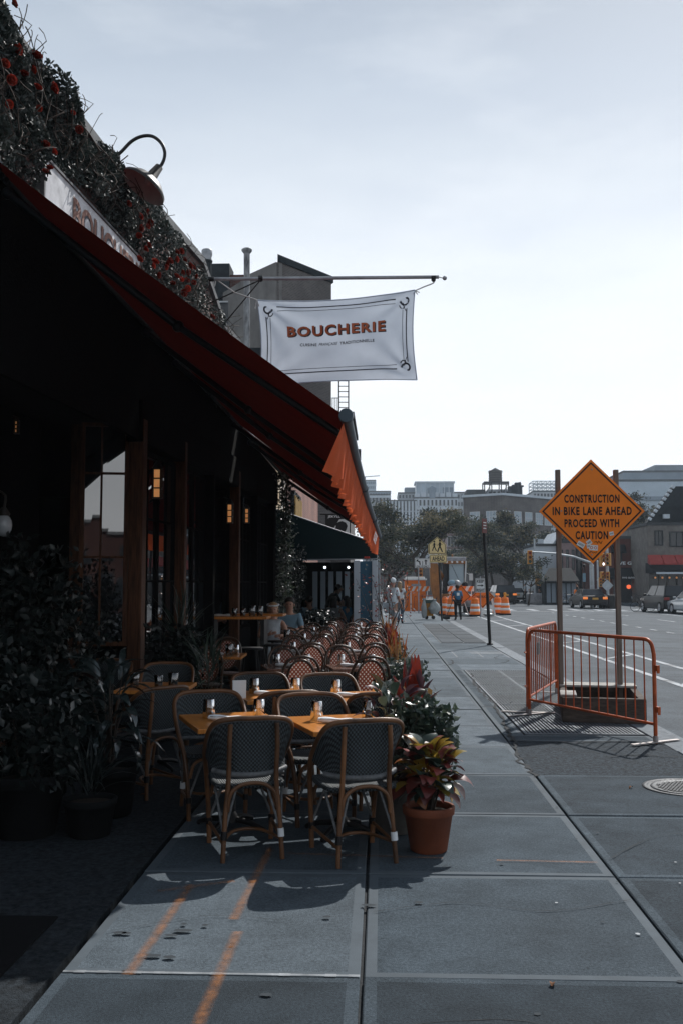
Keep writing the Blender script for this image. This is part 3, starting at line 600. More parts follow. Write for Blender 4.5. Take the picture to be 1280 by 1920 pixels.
def vine(name, label, regs, nleaf, blooms, seed, hang=()):
    r_ = random.Random(seed); t = thing(name, label, 'vine', FW @ Vector((.1, sum(q[0] + q[1] for q in regs) / 2 / len(regs), 5.6)))
    pts, sz, mi = [], [], []; tot = sum(q[6] for q in regs)
    for (s0, s1, z0a, z1a, z0b, z1b, wgt) in regs:
        for _ in range(int(nleaf * wgt / tot)):
            u = r_.random(); s = s0 + (s1 - s0) * u; z = (z0a + (z0b - z0a) * u) + r_.random() ** .8 * ((z1a + (z1b - z1a) * u) - (z0a + (z0b - z0a) * u))
            lump = mnoise.noise(Vector((s * 1.3, z * 1.6, seed))) ; dep = max(.03, .13 + .24 * lump) * (r_.random() ** .45)
            pts.append(FW @ Vector((dep, s, z + .05 * lump))); sz.append(r_.uniform(.035, .075)); mi.append(1 if (r_.random() < .12 + .45 * max(0, (s - 10) / 5)) else 0)
    o = link('leaves', None or leaf_mesh('leaves', [p - t.location for p in pts], sz, [M['vine1'], M['vine2']], seed, mi=mi), t); o['kind'] = 'stuff'
    m = MB()
    for _ in range(70):
        q = r_.choice(regs); s = r_.uniform(q[0], q[1]); z = r_.uniform(q[2], q[3] - .45); pth = [FW @ Vector((r_.uniform(.05, .3), s + .12 * k * r_.uniform(-1, 1), z + .13 * k)) for k in range(4)]; m.tube(smooth_pts(pth, 2), .006, 4, caps=False)
    for k in range(14):                                              # stray shoots against the sky
        s = r_.uniform(7.6, 14.2); pth = [FW @ Vector((.1, s, 6.2)), FW @ Vector((.1 + r_.uniform(0, .15), s + r_.uniform(-.1, .1), 6.36)), FW @ Vector((.1 + r_.uniform(-.05, .15), s + r_.uniform(-.1, .1), 6.38 + r_.uniform(0, .09)))]
        m.tube(smooth_pts(pth, 2), .004, 4, caps=False)
    part('stem', m, M['twig'], t, world=True, kind='stuff')
    for (u, v, sc) in blooms:
        d = ray(u, v); wl = FX(0); yy = (FX(0) + .22 - 0) / (d.x / d.y - .062); p = P(u, v, yy)
        o = link('rose_bloom', rose_me, t, p - t.location); o.scale = (sc * (.46 if nleaf > 9500 else .58),) * 3; o.rotation_euler = (R(r_.uniform(40, 110)), r_.uniform(-.5, .5), R(r_.uniform(20, 110)))
    return t
bl1 = [(30, 92, 2), (68, 106, 2), (45, 140, 1.6), (70, 165, 1.6), (98, 165, 2.2), (20, 150, 1.8), (60, 130, 1.5), (148, 243, 1.6), (136, 212, 1.1), (84, 272, 1.7), (99, 284, 1.6), (93, 316, 1.4), (85, 322, 1.2), (15, 195, 1.5), (72, 203, 1.2), (8, 120, 1.6), (24, 6, 1.6), (100, 5, .0)]
bl1 = [q for q in bl1 if q[2] > 0]
bl2 = [(240, 382, 1.2), (262, 406, 1.3), (274, 396, 1.2), (279, 418, 1.6), (262, 428, 1.5), (260, 442, 1.2), (272, 467, 1.3), (278, 460, 1.2), (290, 492, 1.6), (260, 487, 1.5), (296, 515, 1.3), (331, 473, 1.4), (318, 490, 1.5), (339, 471, 1.4), (330, 486, 1.4), (345, 487, 1.3), (355, 499, 1.7), (362, 502, 1.3), (341, 511, 1.4), (331, 519, 1.4), (350, 527, 1.4), (339, 524, 1.2), (324, 532, 1.2), (351, 541, 1.5), (343, 549, 1.7), (366, 517, 1.3), (363, 530, 1.2), (397, 595, 1.6), (312, 494, 1.4), (286, 498, 1.2), (310, 500, 1.2), (276, 425, 1.1), (352, 510, 1.3)]
vine('climbing_rose', 'dark climbing rose draping the parapet left of and above the white signboard', [(6.6, 8.3, 4.9, 6.42, 4.95, 6.36, 4), (8.3, 11.3, 5.56, 6.36, 5.56, 6.30, 4)], 15000, bl1, 5)
vine('climbing_rose', 'paler climbing rose with many red blooms on the far wall end beside the flagpole', [(11.3, 14.4, 4.75, 6.5, 4.55, 6.25, 5), (14.4, 16.2, 4.5, 6.2, 4.45, 5.5, 2)], 9500, bl2, 9)
# ------------------------------------------------------------------ flagpole and banner
YB = 14.6
fp = thing('flagpole', 'long grey horizontal flagpole with ball tip braced to the wall', 'flagpole', P(375, 523, YB))
M['pole_grey'] = pm('grey_pole', (.28, .29, .31), .5, .25, 5, .1, 60, metal=.3, dirt=.3)
b = MB(); b.tube([P(398, 523, YB), P(822, 519, YB)], .027, 12); part('pole', b, M['pole_grey'], fp, world=True)
b = MB(); b.tube([P(366, 523, YB), P(402, 523, YB)], .038, 10); part('socket', b, M['black'], fp, world=True)
for u in (489, 812):
    b = MB(); b.tube([P(u - 4, 521, YB), P(u + 4, 521, YB)], .042, 10); b.ball(P(u, 525, YB), .03, 8); part('collar', b, M['black'], fp, world=True)
b = MB(); b.ball(P(833, 521, YB), .034, 12, k=8); b.tube([P(822, 519, YB), P(830, 521, YB)], .008, 6); part('finial', b, M['pole_grey'], fp, world=True)
for q in (P(374, 577, 14.9), P(416, 612, 15.9)):
    b = MB(); b.tube([P(489, 524, YB), q], .011, 6); part('brace', b, M['black'], fp, world=True)
TL, TR, BR, BL = P(482, 562, YB), P(777, 545, YB), P(781, 713, YB), P(484, 722, YB)
def cloth(s, t, dz=0.0):
    """banner point: s left to right, t top to bottom; edges hollow between the tied corners, soft folds from the corners"""
    p = TL.lerp(TR, s).lerp(BL.lerp(BR, s), t)
    e = .055 * math.sin(math.pi * s) * (1 - t) ** 2 * 1.0 - .03 * math.sin(math.pi * s) * t ** 2
    p.z -= e; p.x += .05 * math.sin(math.pi * t) * ((1 - s) ** 3) - .045 * math.sin(math.pi * t) * s ** 4
    cy = 0
    for (cs, ct, ph) in ((0, 0, 0.3), (1, 0, 1.1), (1, 1, 2.0), (0, 1, .7)):
        a = math.atan2(abs(t - ct), abs(s - cs) * 1.75 + 1e-5); rr_ = math.hypot((s - cs) * 1.75, t - ct); cy += .030 * math.sin(a * 13 + ph) * math.exp(-rr_ * 1.5) * min(1, rr_ * 4)
    cy += .05 * math.sin(s * 4.2 + t * 1.2) + .018 * math.sin(s * 11 - t * 5) * (.3 + t * .7) + .016 * math.sin(t * 16 + s * 3) * t ** 3
    p.y += cy + dz; return p
bn = thing('banner', 'white cloth restaurant banner tied under the flagpole by cords', 'banner', (TL + TR) / 2)
M['cloth'] = pm('white_banner_cloth', (.47, .53, .61), .85, .06, 3, .05, 300, transl=.35)
b = MB(); b.grid(lambda s, t: cloth(s, t), 60, 34); part('cloth', b, M['cloth'], bn, world=True)
b = MB()
for a, c in (((0, 0), (1, 0)), ((1, 0), (1, 1)), ((1, 1), (0, 1)), ((0, 1), (0, 0))): b.tube([cloth(a[0] + (c[0] - a[0]) * i / 20, a[1] + (c[1] - a[1]) * i / 20) for i in range(21)], .008, 5)
part('hem', b, M['cloth'], bn, world=True)
BW, BH = (TR - TL).length, 1.30
def onb(cs, ct, off): return lambda x, y: cloth(cs + x / BW, ct - y / BH, -off)
lettering('BOUCHERIE', 1.52, .165, M['letter_dark'], bn, onb(.503, .385, .007), .050, spacing=1.18)
lettering('BOUCHERIE', 1.52, .165, M['letter_orange'], bn, onb(.497, .375, .011), .030, spacing=1.18)
lettering('CUISINE', .26, .047, M['letter_dark'], bn, onb(.315, .545, .009), .028, spacing=1.1)
lettering('FRANÇAISE', .30, .055, M['letter_dark'], bn, onb(.445, .545, .009), .012, shear=.35)
lettering('TRADITIONNELLE', .53, .047, M['letter_dark'], bn, onb(.632, .545, .009), .028, spacing=1.1)
def ribbon(pts, w, off, m):
    q = []
    for i, (s, t) in enumerate(pts):
        a, c = pts[max(i - 1, 0)], pts[min(i + 1, len(pts) - 1)]; d = Vector(((c[0] - a[0]) * BW, (c[1] - a[1]) * BH)); d = d.normalized() if d.length else Vector((1, 0)); n_ = (-d.y * w / 2 / BW, d.x * w / 2 / BH)
        q.append((cloth(s + n_[0], t + n_[1], -off), cloth(s - n_[0], t - n_[1], -off)))
    for (a, c), (d, e) in zip(q[:-1], q[1:]): m.face([a, c, e, d])
b = MB()
def seg(p0, p1, n=16): return [(p0[0] + (p1[0] - p0[0]) * i / n, p0[1] + (p1[1] - p0[1]) * i / n) for i in range(n + 1)]
for ins, w in ((.045, .017), (.070, .008)):
    iy = ins * 1.75
    ribbon(seg((.12, iy), (.88, iy), 30), w, .006, b); ribbon(seg((.12, 1 - iy - .04), (.88, 1 - iy - .04), 30), w, .006, b); ribbon(seg((ins, .2), (ins, .8)), w, .006, b); ribbon(seg((1 - ins, .2), (1 - ins, .8)), w, .006, b)
for cx, cy, sx, sy in ((.06, .10, 1, 1), (.94, .10, -1, 1), (.94, .87, -1, -1), (.06, .87, 1, -1)):      # curled corner flourishes
    for k_, (r0, tw) in enumerate(((.062, 1.5), (.042, 1.2))):
        pts = []
        for i in range(22):
            a = tw * math.pi * i / 21; rr_ = r0 * (1 - .72 * i / 21); pts.append((cx + sx * (rr_ * math.cos(a) * .55 + (.01 if k_ else -.005)), cy + sy * (rr_ * math.sin(a) + (.05 if k_ else .0)) * 1.1))
        ribbon(pts, .028 if k_ == 0 else .016, .006, b)
    ribbon(smooth_pts and [(cx + sx * .01 * math.cos(i / 3), cy + sy * (.03 + .012 * i)) for i in range(9)], .010, .006, b)
part('border', b, M['letter_dark'], bn, world=True, kind='stuff')
M['cord'] = pm('rope', (.45, .45, .44), .9, .2, 20)
b = MB(); b.tube([P(405, 523, YB), P(440, 548, YB), TL], .010, 6); b.tube(smooth_pts([P(400, 522, YB), P(402, 538, YB), P(405, 524, YB)], 3), .008, 5); b.tube([TL, TL + Vector((-.03, -.02, -.14))], .01, 5); b.tube([TL, TL + Vector((.03, -.02, -.1))], .01, 5); part('cord', b, M['cord'], bn, world=True)
b = MB(); b.tube(smooth_pts([P(815, 521, YB), P(812, 530, YB), P(795, 537, YB), TR], 3), .010, 6); b.tube([TR, TR + Vector((.04, -.02, -.06))], .008, 5); b.tube([TR, TR + Vector((.07, -.02, -.03))], .008, 5); part('cord', b, M['cord'], bn, world=True)
# ------------------------------------------------------------------ buildings beyond
M['stone'] = pm('grey_stone', (.15, .14, .13), .9, .25, 2.5, .5, 12, dirt=.4); M['red_wall'] = pm('dark_red_wall', (.09, .022, .015), .85, .2, 3, .2)
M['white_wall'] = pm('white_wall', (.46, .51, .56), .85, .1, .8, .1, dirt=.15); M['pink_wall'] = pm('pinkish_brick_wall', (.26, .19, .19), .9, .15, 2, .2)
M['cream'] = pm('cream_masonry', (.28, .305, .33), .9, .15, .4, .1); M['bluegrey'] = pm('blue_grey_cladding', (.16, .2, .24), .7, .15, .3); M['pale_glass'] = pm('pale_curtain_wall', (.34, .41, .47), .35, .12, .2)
M['frame_white'] = pm('white_window_frame', (.5, .52, .54), .7, .1, 4); M['slate'] = pm('dark_slate', (.020, .025, .029), .9, .3, 5, .3, spec=.1); M['dark_cloth'] = pm('black_awning_cloth', (.008, .010, .012), .9, .2, 4, spec=.1)
M['green_cloth'] = pm('dark_green_awning_cloth', (.006, .016, .018), .9, .2, 4, spec=.15); M['tank_wood'] = pm('weathered_tank_wood', (.085, .08, .078), .9, .3, 3, .3, stretch=(4, 4, .4)); M['roof_dark'] = pm('tar_roof', (.05, .055, .06), .9, .2, 3)
M['red_cloth'] = pm('faded_red_awning_cloth', (.28, .045, .04), .9, .15, 4)
GZ = -.12
def block(name, label, u0, u1, vt, Y, depth, mat, rz=0.0, cat='building', roofmat='roof_dark', para=.5, zb=GZ):
    """a block whose street corner points stand at depth Y; returns the thing with wall and roof, plus its plane"""
    a, c = P(u0, vt, Y), P(u1, vt, Y); w = (c - a).length; h = a.z - zb; t = thing(name, label, cat, ((a.x + c.x) / 2, Y, zb), rz)
    b = MB(); b.box((0, depth / 2, h / 2), (w, depth, h)); part('wall', b, M[mat], t)
    b = MB(); b.box((0, depth / 2, h + .12), (w + .2, depth + .2, .24 if Y < 200 else .5)); part('roof', b, M[roofmat], t)
    return t, w, h
def windows(t, rects, pane='glass_far', frame='frame_white', d=.10, bars=1):
    """rects (x, z, w, h) on the front of the thing; frame standing proud, pane set back inside it"""
    for (x, z, w, h) in rects:
        f = MB(); k = min(.08, w * .12)
        for sx in (-1, 1): f.box((x + sx * (w / 2 - k / 2), -d / 2, z), (k, d, h))
        for sz in (-1, 1): f.box((x, -d / 2, z + sz * (h / 2 - k / 2)), (w - 2 * k - .002, d, k))
        for i in range(bars): f.box((x - w / 2 + w * (i + 1) / (bars + 1), -d / 2 + .01, z), (k * .6, d * .7, h - 2 * k - .002))
        wn_ = part('window', f, M[frame], t); q = MB(); q.box((x, -.012, z), (w - 2 * k - .004, .02, h - 2 * k - .004)); part('pane', q, M[pane], wn_)
def winmass(t, w, h, nx, nz, z0=1.0, fx=.6, fz=.6, mat='glass_far', y=-.12, x0=0.0):
    """rows of windows on a far tower, too small to pick apart"""
    b = MB(); px, pz = w / nx, (h - z0) / nz
    for i in range(nx):
        for j in range(nz): b.box((x0 - w / 2 + px * (i + .5), y, z0 + pz * (j + .5)), (px * fx, .3, pz * fz))
    part('window_rows', b, M[mat], t, kind='stuff')
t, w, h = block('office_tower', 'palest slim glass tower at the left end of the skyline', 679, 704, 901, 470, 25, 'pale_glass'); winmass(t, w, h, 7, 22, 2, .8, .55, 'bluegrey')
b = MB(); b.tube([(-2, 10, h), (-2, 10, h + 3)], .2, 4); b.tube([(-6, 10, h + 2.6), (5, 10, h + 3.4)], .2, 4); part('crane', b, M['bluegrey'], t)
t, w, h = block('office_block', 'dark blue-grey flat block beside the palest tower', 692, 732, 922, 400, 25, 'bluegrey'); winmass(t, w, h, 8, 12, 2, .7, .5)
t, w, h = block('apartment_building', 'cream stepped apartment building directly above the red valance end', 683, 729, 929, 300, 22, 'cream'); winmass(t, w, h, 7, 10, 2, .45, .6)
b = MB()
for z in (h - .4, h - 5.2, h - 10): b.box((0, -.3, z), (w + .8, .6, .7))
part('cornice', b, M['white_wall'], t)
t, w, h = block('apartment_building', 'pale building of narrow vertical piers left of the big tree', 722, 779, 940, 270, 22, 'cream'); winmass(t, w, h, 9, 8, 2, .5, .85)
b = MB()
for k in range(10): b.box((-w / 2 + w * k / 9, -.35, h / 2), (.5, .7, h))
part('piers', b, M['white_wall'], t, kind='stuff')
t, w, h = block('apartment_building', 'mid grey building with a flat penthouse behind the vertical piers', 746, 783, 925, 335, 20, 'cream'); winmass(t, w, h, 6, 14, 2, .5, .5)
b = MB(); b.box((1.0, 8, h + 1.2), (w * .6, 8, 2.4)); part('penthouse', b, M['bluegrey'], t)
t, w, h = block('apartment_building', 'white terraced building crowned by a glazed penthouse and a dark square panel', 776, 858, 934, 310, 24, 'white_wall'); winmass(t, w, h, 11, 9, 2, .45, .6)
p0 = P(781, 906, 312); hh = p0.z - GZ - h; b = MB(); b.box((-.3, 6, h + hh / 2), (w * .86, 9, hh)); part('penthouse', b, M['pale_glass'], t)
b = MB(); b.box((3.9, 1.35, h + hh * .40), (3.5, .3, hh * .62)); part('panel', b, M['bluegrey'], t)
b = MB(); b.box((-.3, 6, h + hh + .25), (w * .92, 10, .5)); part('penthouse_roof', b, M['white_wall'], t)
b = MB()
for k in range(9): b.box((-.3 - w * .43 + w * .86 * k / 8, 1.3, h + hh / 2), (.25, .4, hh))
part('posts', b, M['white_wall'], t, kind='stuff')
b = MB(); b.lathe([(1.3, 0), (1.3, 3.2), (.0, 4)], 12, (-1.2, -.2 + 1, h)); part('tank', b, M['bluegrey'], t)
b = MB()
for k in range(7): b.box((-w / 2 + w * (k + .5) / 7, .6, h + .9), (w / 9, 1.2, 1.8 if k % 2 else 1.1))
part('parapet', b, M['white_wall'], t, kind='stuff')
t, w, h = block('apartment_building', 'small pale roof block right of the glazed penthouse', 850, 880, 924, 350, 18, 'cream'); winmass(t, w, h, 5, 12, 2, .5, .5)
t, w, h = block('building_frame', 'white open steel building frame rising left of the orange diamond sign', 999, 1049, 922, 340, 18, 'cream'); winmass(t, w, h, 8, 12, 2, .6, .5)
hh = P(1000, 902, 340).z - GZ - h; b = MB()
for i in range(7):
    for y in (0, 9): b.box((-w / 2 + w * i / 6, y + .3, h + hh / 2), (.28, .28, hh))
for z in (hh * .33, hh * .66, hh): b.box((0, .3, h + z), (w, .28, .28)); b.box((0, 9.3, h + z), (w, .28, .28)); [b.box((-w / 2 + w * i / 6, 4.8, h + z), (.2, 9, .2)) for i in range(7)]
part('steel_frame', b, M['white_wall'], t, kind='stuff')
t, w, h = block('office_block', 'large blue-grey stepped office block behind the tree at far right', 1168, 1300, 885, 260, 30, 'bluegrey')
b = MB(); b.box((w * .26, 12, h + 1.0), (w * .5, 16, 2.6)); part('penthouse', b, M['bluegrey'], t); 
b = MB()
for k in range(9): b.box((0, -.25, 4 + k * (h - 7) / 8), (w - 1, .5, 1.0))
part('window_bands', b, M['glass_far'], t, kind='stuff')
t, w, h = block('office_block', 'low glass terraces standing in front of the large blue-grey office block', 1150, 1285, 902, 235, 14, 'pale_glass')
b = MB()
for k in range(7): b.box((0, -.3, 3 + k * (h - 4) / 7), (w - .6, .6, .9))
part('window_bands', b, M['bluegrey'], t, kind='stuff')
t, w, h = block('apartment_building', 'brick apartment block seen in gaps below the big tree crown', 838, 908, 985, 165, 20, 'pink_wall'); windows(t, [(-w / 2 + w * (i + .5) / 6, h * (.2 + .19 * j), 1.1, 1.7) for i in range(6) for j in range(4)])
# the brick loft building that carries the water tower
t = thing('loft_building', 'brown brick loft building with white windows, carrying the wooden water tower', 'building', (P(941, 1000, 150).x, 150, GZ))
LB = t; A0, A1, A2 = P(868, 940, 154), P(941, 928.5, 150), P(1032, 941, 158); hT = A1.z
b = MB(); q = [(A0.x, A0.y), (A1.x, A1.y), (A2.x, A2.y), (A2.x + 2, A2.y + 16), (A0.x + 2, A0.y + 16)]
b.prism([(x, y, GZ) for x, y in q], (0, 0, hT - GZ)); part('wall', b, M['brick_grey'], t, world=True)
b = MB(); b.prism([(x, y, hT + .003) for x, y in [(A0.x - .3, A0.y - .2), (A1.x, A1.y - .35), (A2.x + .3, A2.y - .2), (A2.x + 2, A2.y + 16), (A0.x + 2, A0.y + 16)]], (0, 0, .35)); part('cornice', b, M['white_wall'], t, world=True)
def wall_windows(t, a, c, us, z0s, wu, hz, Yd=0):
    """windows along the wall line a-c: us fractions, z0s sills"""
    d = (c - a); d.z = 0; Lw = d.length; ang = math.atan2(d.y, d.x); Mx = Matrix.Translation((a.x, a.y, 0)) @ Matrix.Rotation(ang, 4, 'Z')
    for f in us:
        for z in z0s:
            m = MB(); x = f * Lw; k = .09
            for sx in (-1, 1): m.box((x + sx * (wu / 2 - k / 2), -.06, z + hz / 2), (k, .12, hz), M=Mx)
            for zz in (z + k / 2, z + hz / 2, z + hz - k / 2): m.box((x, -.06, zz), (wu - 2 * k - .002, .12, k), M=Mx)
            for i in (1, 2): m.box((x - wu / 2 + wu * i / 3, -.05, z + hz / 2), (.06, .1, hz - 2 * k - .003), M=Mx)
            w_ = part('window', m, M['frame_white'], t, world=True); q = MB(); q.box((x, -.014, z + hz / 2), (wu - 2 * k, .02, hz - 2 * k), M=Mx); part('pane', q, M['pale_glass'], w_, world=True)
wall_windows(LB, A0, A1, [.30, .72], [hT - 4.2, hT - 7.6, hT - 11], 1.75, 1.9); wall_windows(LB, A1, A2, [.08, .30, .52, .74, .93], [hT - 4.2, hT - 7.6, hT - 11], 1.7, 1.9)
b = MB(); a, c = P(875, 925, 158), P(910, 925, 158); b.box(((a.x + c.x) / 2, 161, hT + .9), (c.x - a.x, 5, 1.6)); part('roof_house', b, M['roof_dark'], LB, world=True)
b = MB(); a, c = P(914, 917, 158), P(956, 917, 158); hz = a.z - hT; b.box(((a.x + c.x) / 2, 161, hT + hz / 2), (c.x - a.x, 5, hz)); part('roof_house', b, M['cream'], LB, world=True)
b = MB()
for k in range(5): b.box((a.x + (c.x - a.x) * (k + .5) / 5, 158.4, hT + hz * .55), (.4, .2, .8))
part('window_row', b, M['glass_far'], LB, world=True, kind='stuff')
wt = thing('water_tower', 'wooden rooftop water tower with conical cap on a steel stand', 'water tower', (P(928, 900, 159).x, 159, hT + .3))
zp, zt, zc = P(928, 907, 159).z, P(928, 885, 159).z, P(928, 877, 159).z; cx = P(928, 900, 159).x; r_ = 12.5 * 159 / 1850
b = MB(); b.lathe([(r_, zp + .25), (r_ * .97, zt)], 24, (cx, 159, 0), capb=True, capt=True); part('tank', b, M['tank_wood'], wt, world=True)
b = MB()
for k in range(5): b.lathe([(r_ + .03, 0), (r_ + .03, .09)], 24, (cx, 159, zp + .5 + k * (zt - zp) / 5))
part('hoops', b, M['iron'], wt, world=True, kind='stuff')
b = MB(); b.lathe([(r_ * 1.12, zt), (.02, zc)], 24, (cx, 159, 0), sm=False); part('cap', b, M['slate'], wt, world=True)
pw = 23 * 159 / 1850; b = MB(); b.box((cx, 159, zp + .1), (pw * 2, 3.4, .22)); part('platform', b, M['iron'], wt, world=True)
b = MB()
for sx in (-1, -.4, .4, 1):
    for sy in (-1.5, 1.5): b.box((cx + sx * pw * .96, 159 + sy, (zp + hT) / 2 + .1), (.16, .16, zp - hT))
for sx in (-1, .4): b.tube([(cx + sx * pw * .96, 157.4, hT + .6), (cx + (sx + .6) * pw * .96, 157.4, zp)], .05, 4)
part('stand', b, M['iron'], wt, world=True, kind='stuff')
vp = thing('roof_vents', 'cluster of dark vent stacks on the roof beside the water tower', 'vents', (P(966, 930, 157).x, 157, hT + .35))
for u, vt, wd in ((957, 912, .45), (963, 909, .35), (970, 905, .5), (975, 910, .3)):
    b = MB(); p = P(u, vt, 157); b.tube([(p.x, 157, hT + .3), (p.x, 157, p.z)], wd, 8); b.tube([(p.x - .5, 157, p.z - .35), (p.x + .5, 157, p.z - .1)], wd * .5, 6); part('stack', b, M['slate'], vp, world=True)
# ------------------------------------------------------------------ far side of the avenue
t, w, h = block('townhouse', 'grey stone townhouse with dark gable, red awning and black shop awning', 1214, 1312, 985, 86, 12, 'stone'); tz = P(1262, 912, 86).z - GZ
b = MB(); b.prism([(-w / 2 - .05, -.1, h + .26), (w / 2, -.1, h + .26), (w / 2, -.1, tz), (-w / 2 + 2.3, -.1, tz)], (0, 1.2, 0)); part('gable', b, M['slate'], t)
b = MB(); n = 9
for k in range(n): b.box((-w / 2 + 2.3 * (k + .5) / n, -.22, h + .25 + (tz - h - .25) * (k + .5) / n + .12), (.22, .3, .26), ry=-math.atan2(tz - h, 2.3))
part('gable_trim', b, M['white_wall'], t, kind='stuff')
windows(t, [(-w / 2 + 1.9, h + .95, .9, 1.1), (-w / 2 + 2.85, h + .95, .9, 1.1)], 'glass_far', 'slate'); b = MB(); b.box((-w / 2 + 1.5, -.3, h + .75), (.5, .4, .36)); part('air_conditioner', b, M['white_wall'], t)
windows(t, [(-w / 2 + .9, h - 1.1, .7, 1.3), (-w / 2 + 2.4, h - 1.2, 1.2, 1.3), (-w / 2 + 4, h - 1.1, .7, 1.3), (-w / 2 + .8, h - 4.2, .6, 2.0), (-w / 2 + 2.3, h - 4.3, 1.3, 2.1), (-w / 2 + 3.6, h - 4.2, .6, 2.0)], 'glass_far', 'slate')
def slant(t, x0, x1, zt, zb, dep, mat, name='shop_awning', vz=.25):
    b = MB(); b.prism([(x0, -.05, zt), (x0, -dep, zb), (x0, -dep, zb - vz), (x0, -.05, zb - vz + .02)], (x1 - x0, 0, 0)); return part(name, b, M[mat], t)
for k in range(3): slant(t, -w / 2 - .1 + 1.15 * k, -w / 2 + 1.0 + 1.15 * k, h - 2.55, h - 3.3, 1.0, 'red_cloth', 'window_awning', .12)
slant(t, -w / 2 - .3, w / 2, 3.6, 2.95, 2.6, 'dark_cloth'); b = MB(); b.box((0, -2.66, 2.72), (w + .2, .04, .16)); part('awning_band', b, M['white_wall'], t)
slant(t, -w / 2 + .4, -w / 2 + 1.6, 4.2, 3.8, .7, 'red_cloth', 'window_awning', .1)
for k in range(6):
    b = MB(); b.box((-w / 2 + .3 + .8 * k, -.08, 1.4), (.62, .1, 2.4)); part('shop_window', b, M['glass_far'], t)
M['warm_light'] = pm('warm_lamp_light', (.8, .5, .25), .5, emit=(1, .42, .14, .3)); M['red_light'] = pm('red_neon', (.8, .1, .05), .5, emit=(1, .16, .05, 1.0)); M['white_light'] = pm('white_lamp_light', (.9, .9, .9), .5, emit=(.85, .92, 1, 2.5))
b = MB()
for k in range(8): b.ball((-w / 2 + .4 + .6 * k, -.5, 2.35), .09, 6, k=4)
part('lamp_row', b, M['warm_light'], t, kind='stuff')
b = MB(); b.box((-w / 2 + 2.2, -.16, h - 4.0), (.35, .04, .4)); part('neon_sign', b, M['red_light'], t)
t, w, h = block('burger_restaurant', 'dark red corner restaurant with white lettering left of the stone townhouse', 1139, 1216, 1010, 92, 12, 'red_wall'); RG = t
windows(t, [(-w / 2 + .9, h - 1.7, .7, 1.6), (w / 2 - 1.0, h - 1.7, .9, 1.6)], 'glass_far', 'slate')
for x in (-w / 2 + .9, w / 2 - 1.0): slant(t, x - .65, x + .65, h - .55, h - 1.25, .55, 'dark_cloth', 'window_awning', .1)
slant(t, -w / 2, w / 2, 3.3, 2.5, 1.1, 'dark_cloth'); b = MB(); b.box((0, -.06, 1.2), (w - .8, .1, 2.2)); part('shop_window', b, M['glass_far'], t)
o_ = origin_of(t); lettering('FIVE GUYS', 2.55, .30, M['letter_white'], t, lambda x, y: (o_.x - .05 + x, o_.y - .14, o_.z + 3.72 + y), .03, name='sign_lettering')
lettering('FIVE GUYS', 1.1, .15, M['letter_white'], t, lambda x, y: (o_.x - .35 + x, o_.y - 1.13, o_.z + 2.38 + y), .03, name='awning_lettering')
b = MB(); b.lathe([(.001, -.2), (.18, -.12), (.2, 0), (.18, .12), (.001, .2)], 10, (-.1, -.2, 1.55)); part('red_lamp', b, M['red_light'], t)
b = MB()
for k in range(9): b.box((.2 + .17 * k, -.13, .55 + .1 * (k % 2)), (.12, .03, .25 + .1 * (k % 3)))
part('shop_display', b, M['white_wall'], t, kind='stuff')
t, w, h = block('corner_house', 'white rendered house with stepped top left of the sign post', 1003, 1052, 1024, 96, 8, 'white_wall'); b = MB(); b.prism([(w * .1, -.06, h), (w / 2, -.06, h), (w / 2, -.06, h + 1.5)], (0, 8, 0)); part('gable', b, M['white_wall'], t)
b = MB(); b.box((-w * .1, 3, h + .4), (.5, .5, .8)); part('chimney', b, M['white_wall'], t)
t, w, h = block('corner_house', 'pinkish house with tall narrow windows beside the white rendered one', 1046, 1078, 1018, 95, 7, 'pink_wall'); windows(t, [(-w / 2 + .28 + .55 * k, h - 1.6, .26, 1.9) for k in range(4)], 'glass_far', 'slate', .1, 0)
t, w, h = block('market_shed', 'dark street pavilion with sloping canvas roof behind the sedan', 1020, 1078, 1090, 88, 6, 'slate'); b = MB(); b.prism([(-w / 2 - .4, -.9, h - .1), (w / 2 + .2, -.9, h - .1), (w / 2 + .2, 3, h + 1.1), (-w / 2 + .9, 3, h + 1.1)], (0, 0, .12)); part('canopy', b, M['dark_cloth'], t)
for k in range(6):
    b = MB(); b.box((-w / 2 + .35 + w * k / 6.2, -.06, h / 2), (w / 8, .08, h - .35)); part('door_panel', b, M['bluegrey'], t)
t, w, h = block('low_building', 'low pale building at the end of the avenue behind the parked cars', 955, 1006, 1080, 150, 10, 'cream')
t, w, h = block('low_building', 'dark brick building filling the gap behind the traffic signals', 1074, 1142, 1030, 104, 8, 'slate')
t, w, h = block('low_building', 'long dark tree-shaded building behind the excavator', 700, 1000, 1062, 172, 10, 'brick_grey')
# ------------------------------------------------------------------ brick house behind the banner
hb = thing('brick_house', 'tall grey stucco and brick house rising behind the banner', 'building', (P(521, 1000, 40).x, 40, GZ))
c0, c1, c2 = P(521, 490, 40), P(621, 520, 43), P(395, 520, 46); zt = c0.z
b = MB(); b.prism([(c0.x, c0.y, GZ), (c1.x, c1.y, GZ), (c1.x - 3, c1.y + 6, GZ), (c2.x + 4, c2.y + 4, GZ)], (0, 0, zt - GZ)); part('wall', b, M['brick_grey'], hb, world=True)
M['stucco'] = pm('grey_stucco', (.15, .145, .14), .9, .25, 1.2, .3, 30, dirt=.35)
a = Vector((c2.x, c2.y - .05, 0)); d = Vector((c0.x - .03, c0.y + .02, 0))
b = MB(); zl = P(470, 522, 42).z; zl2 = P(398, 560, 45.5).z
dd = (d - a).normalized(); nn = Vector((dd.y, -dd.x, 0)) * .06
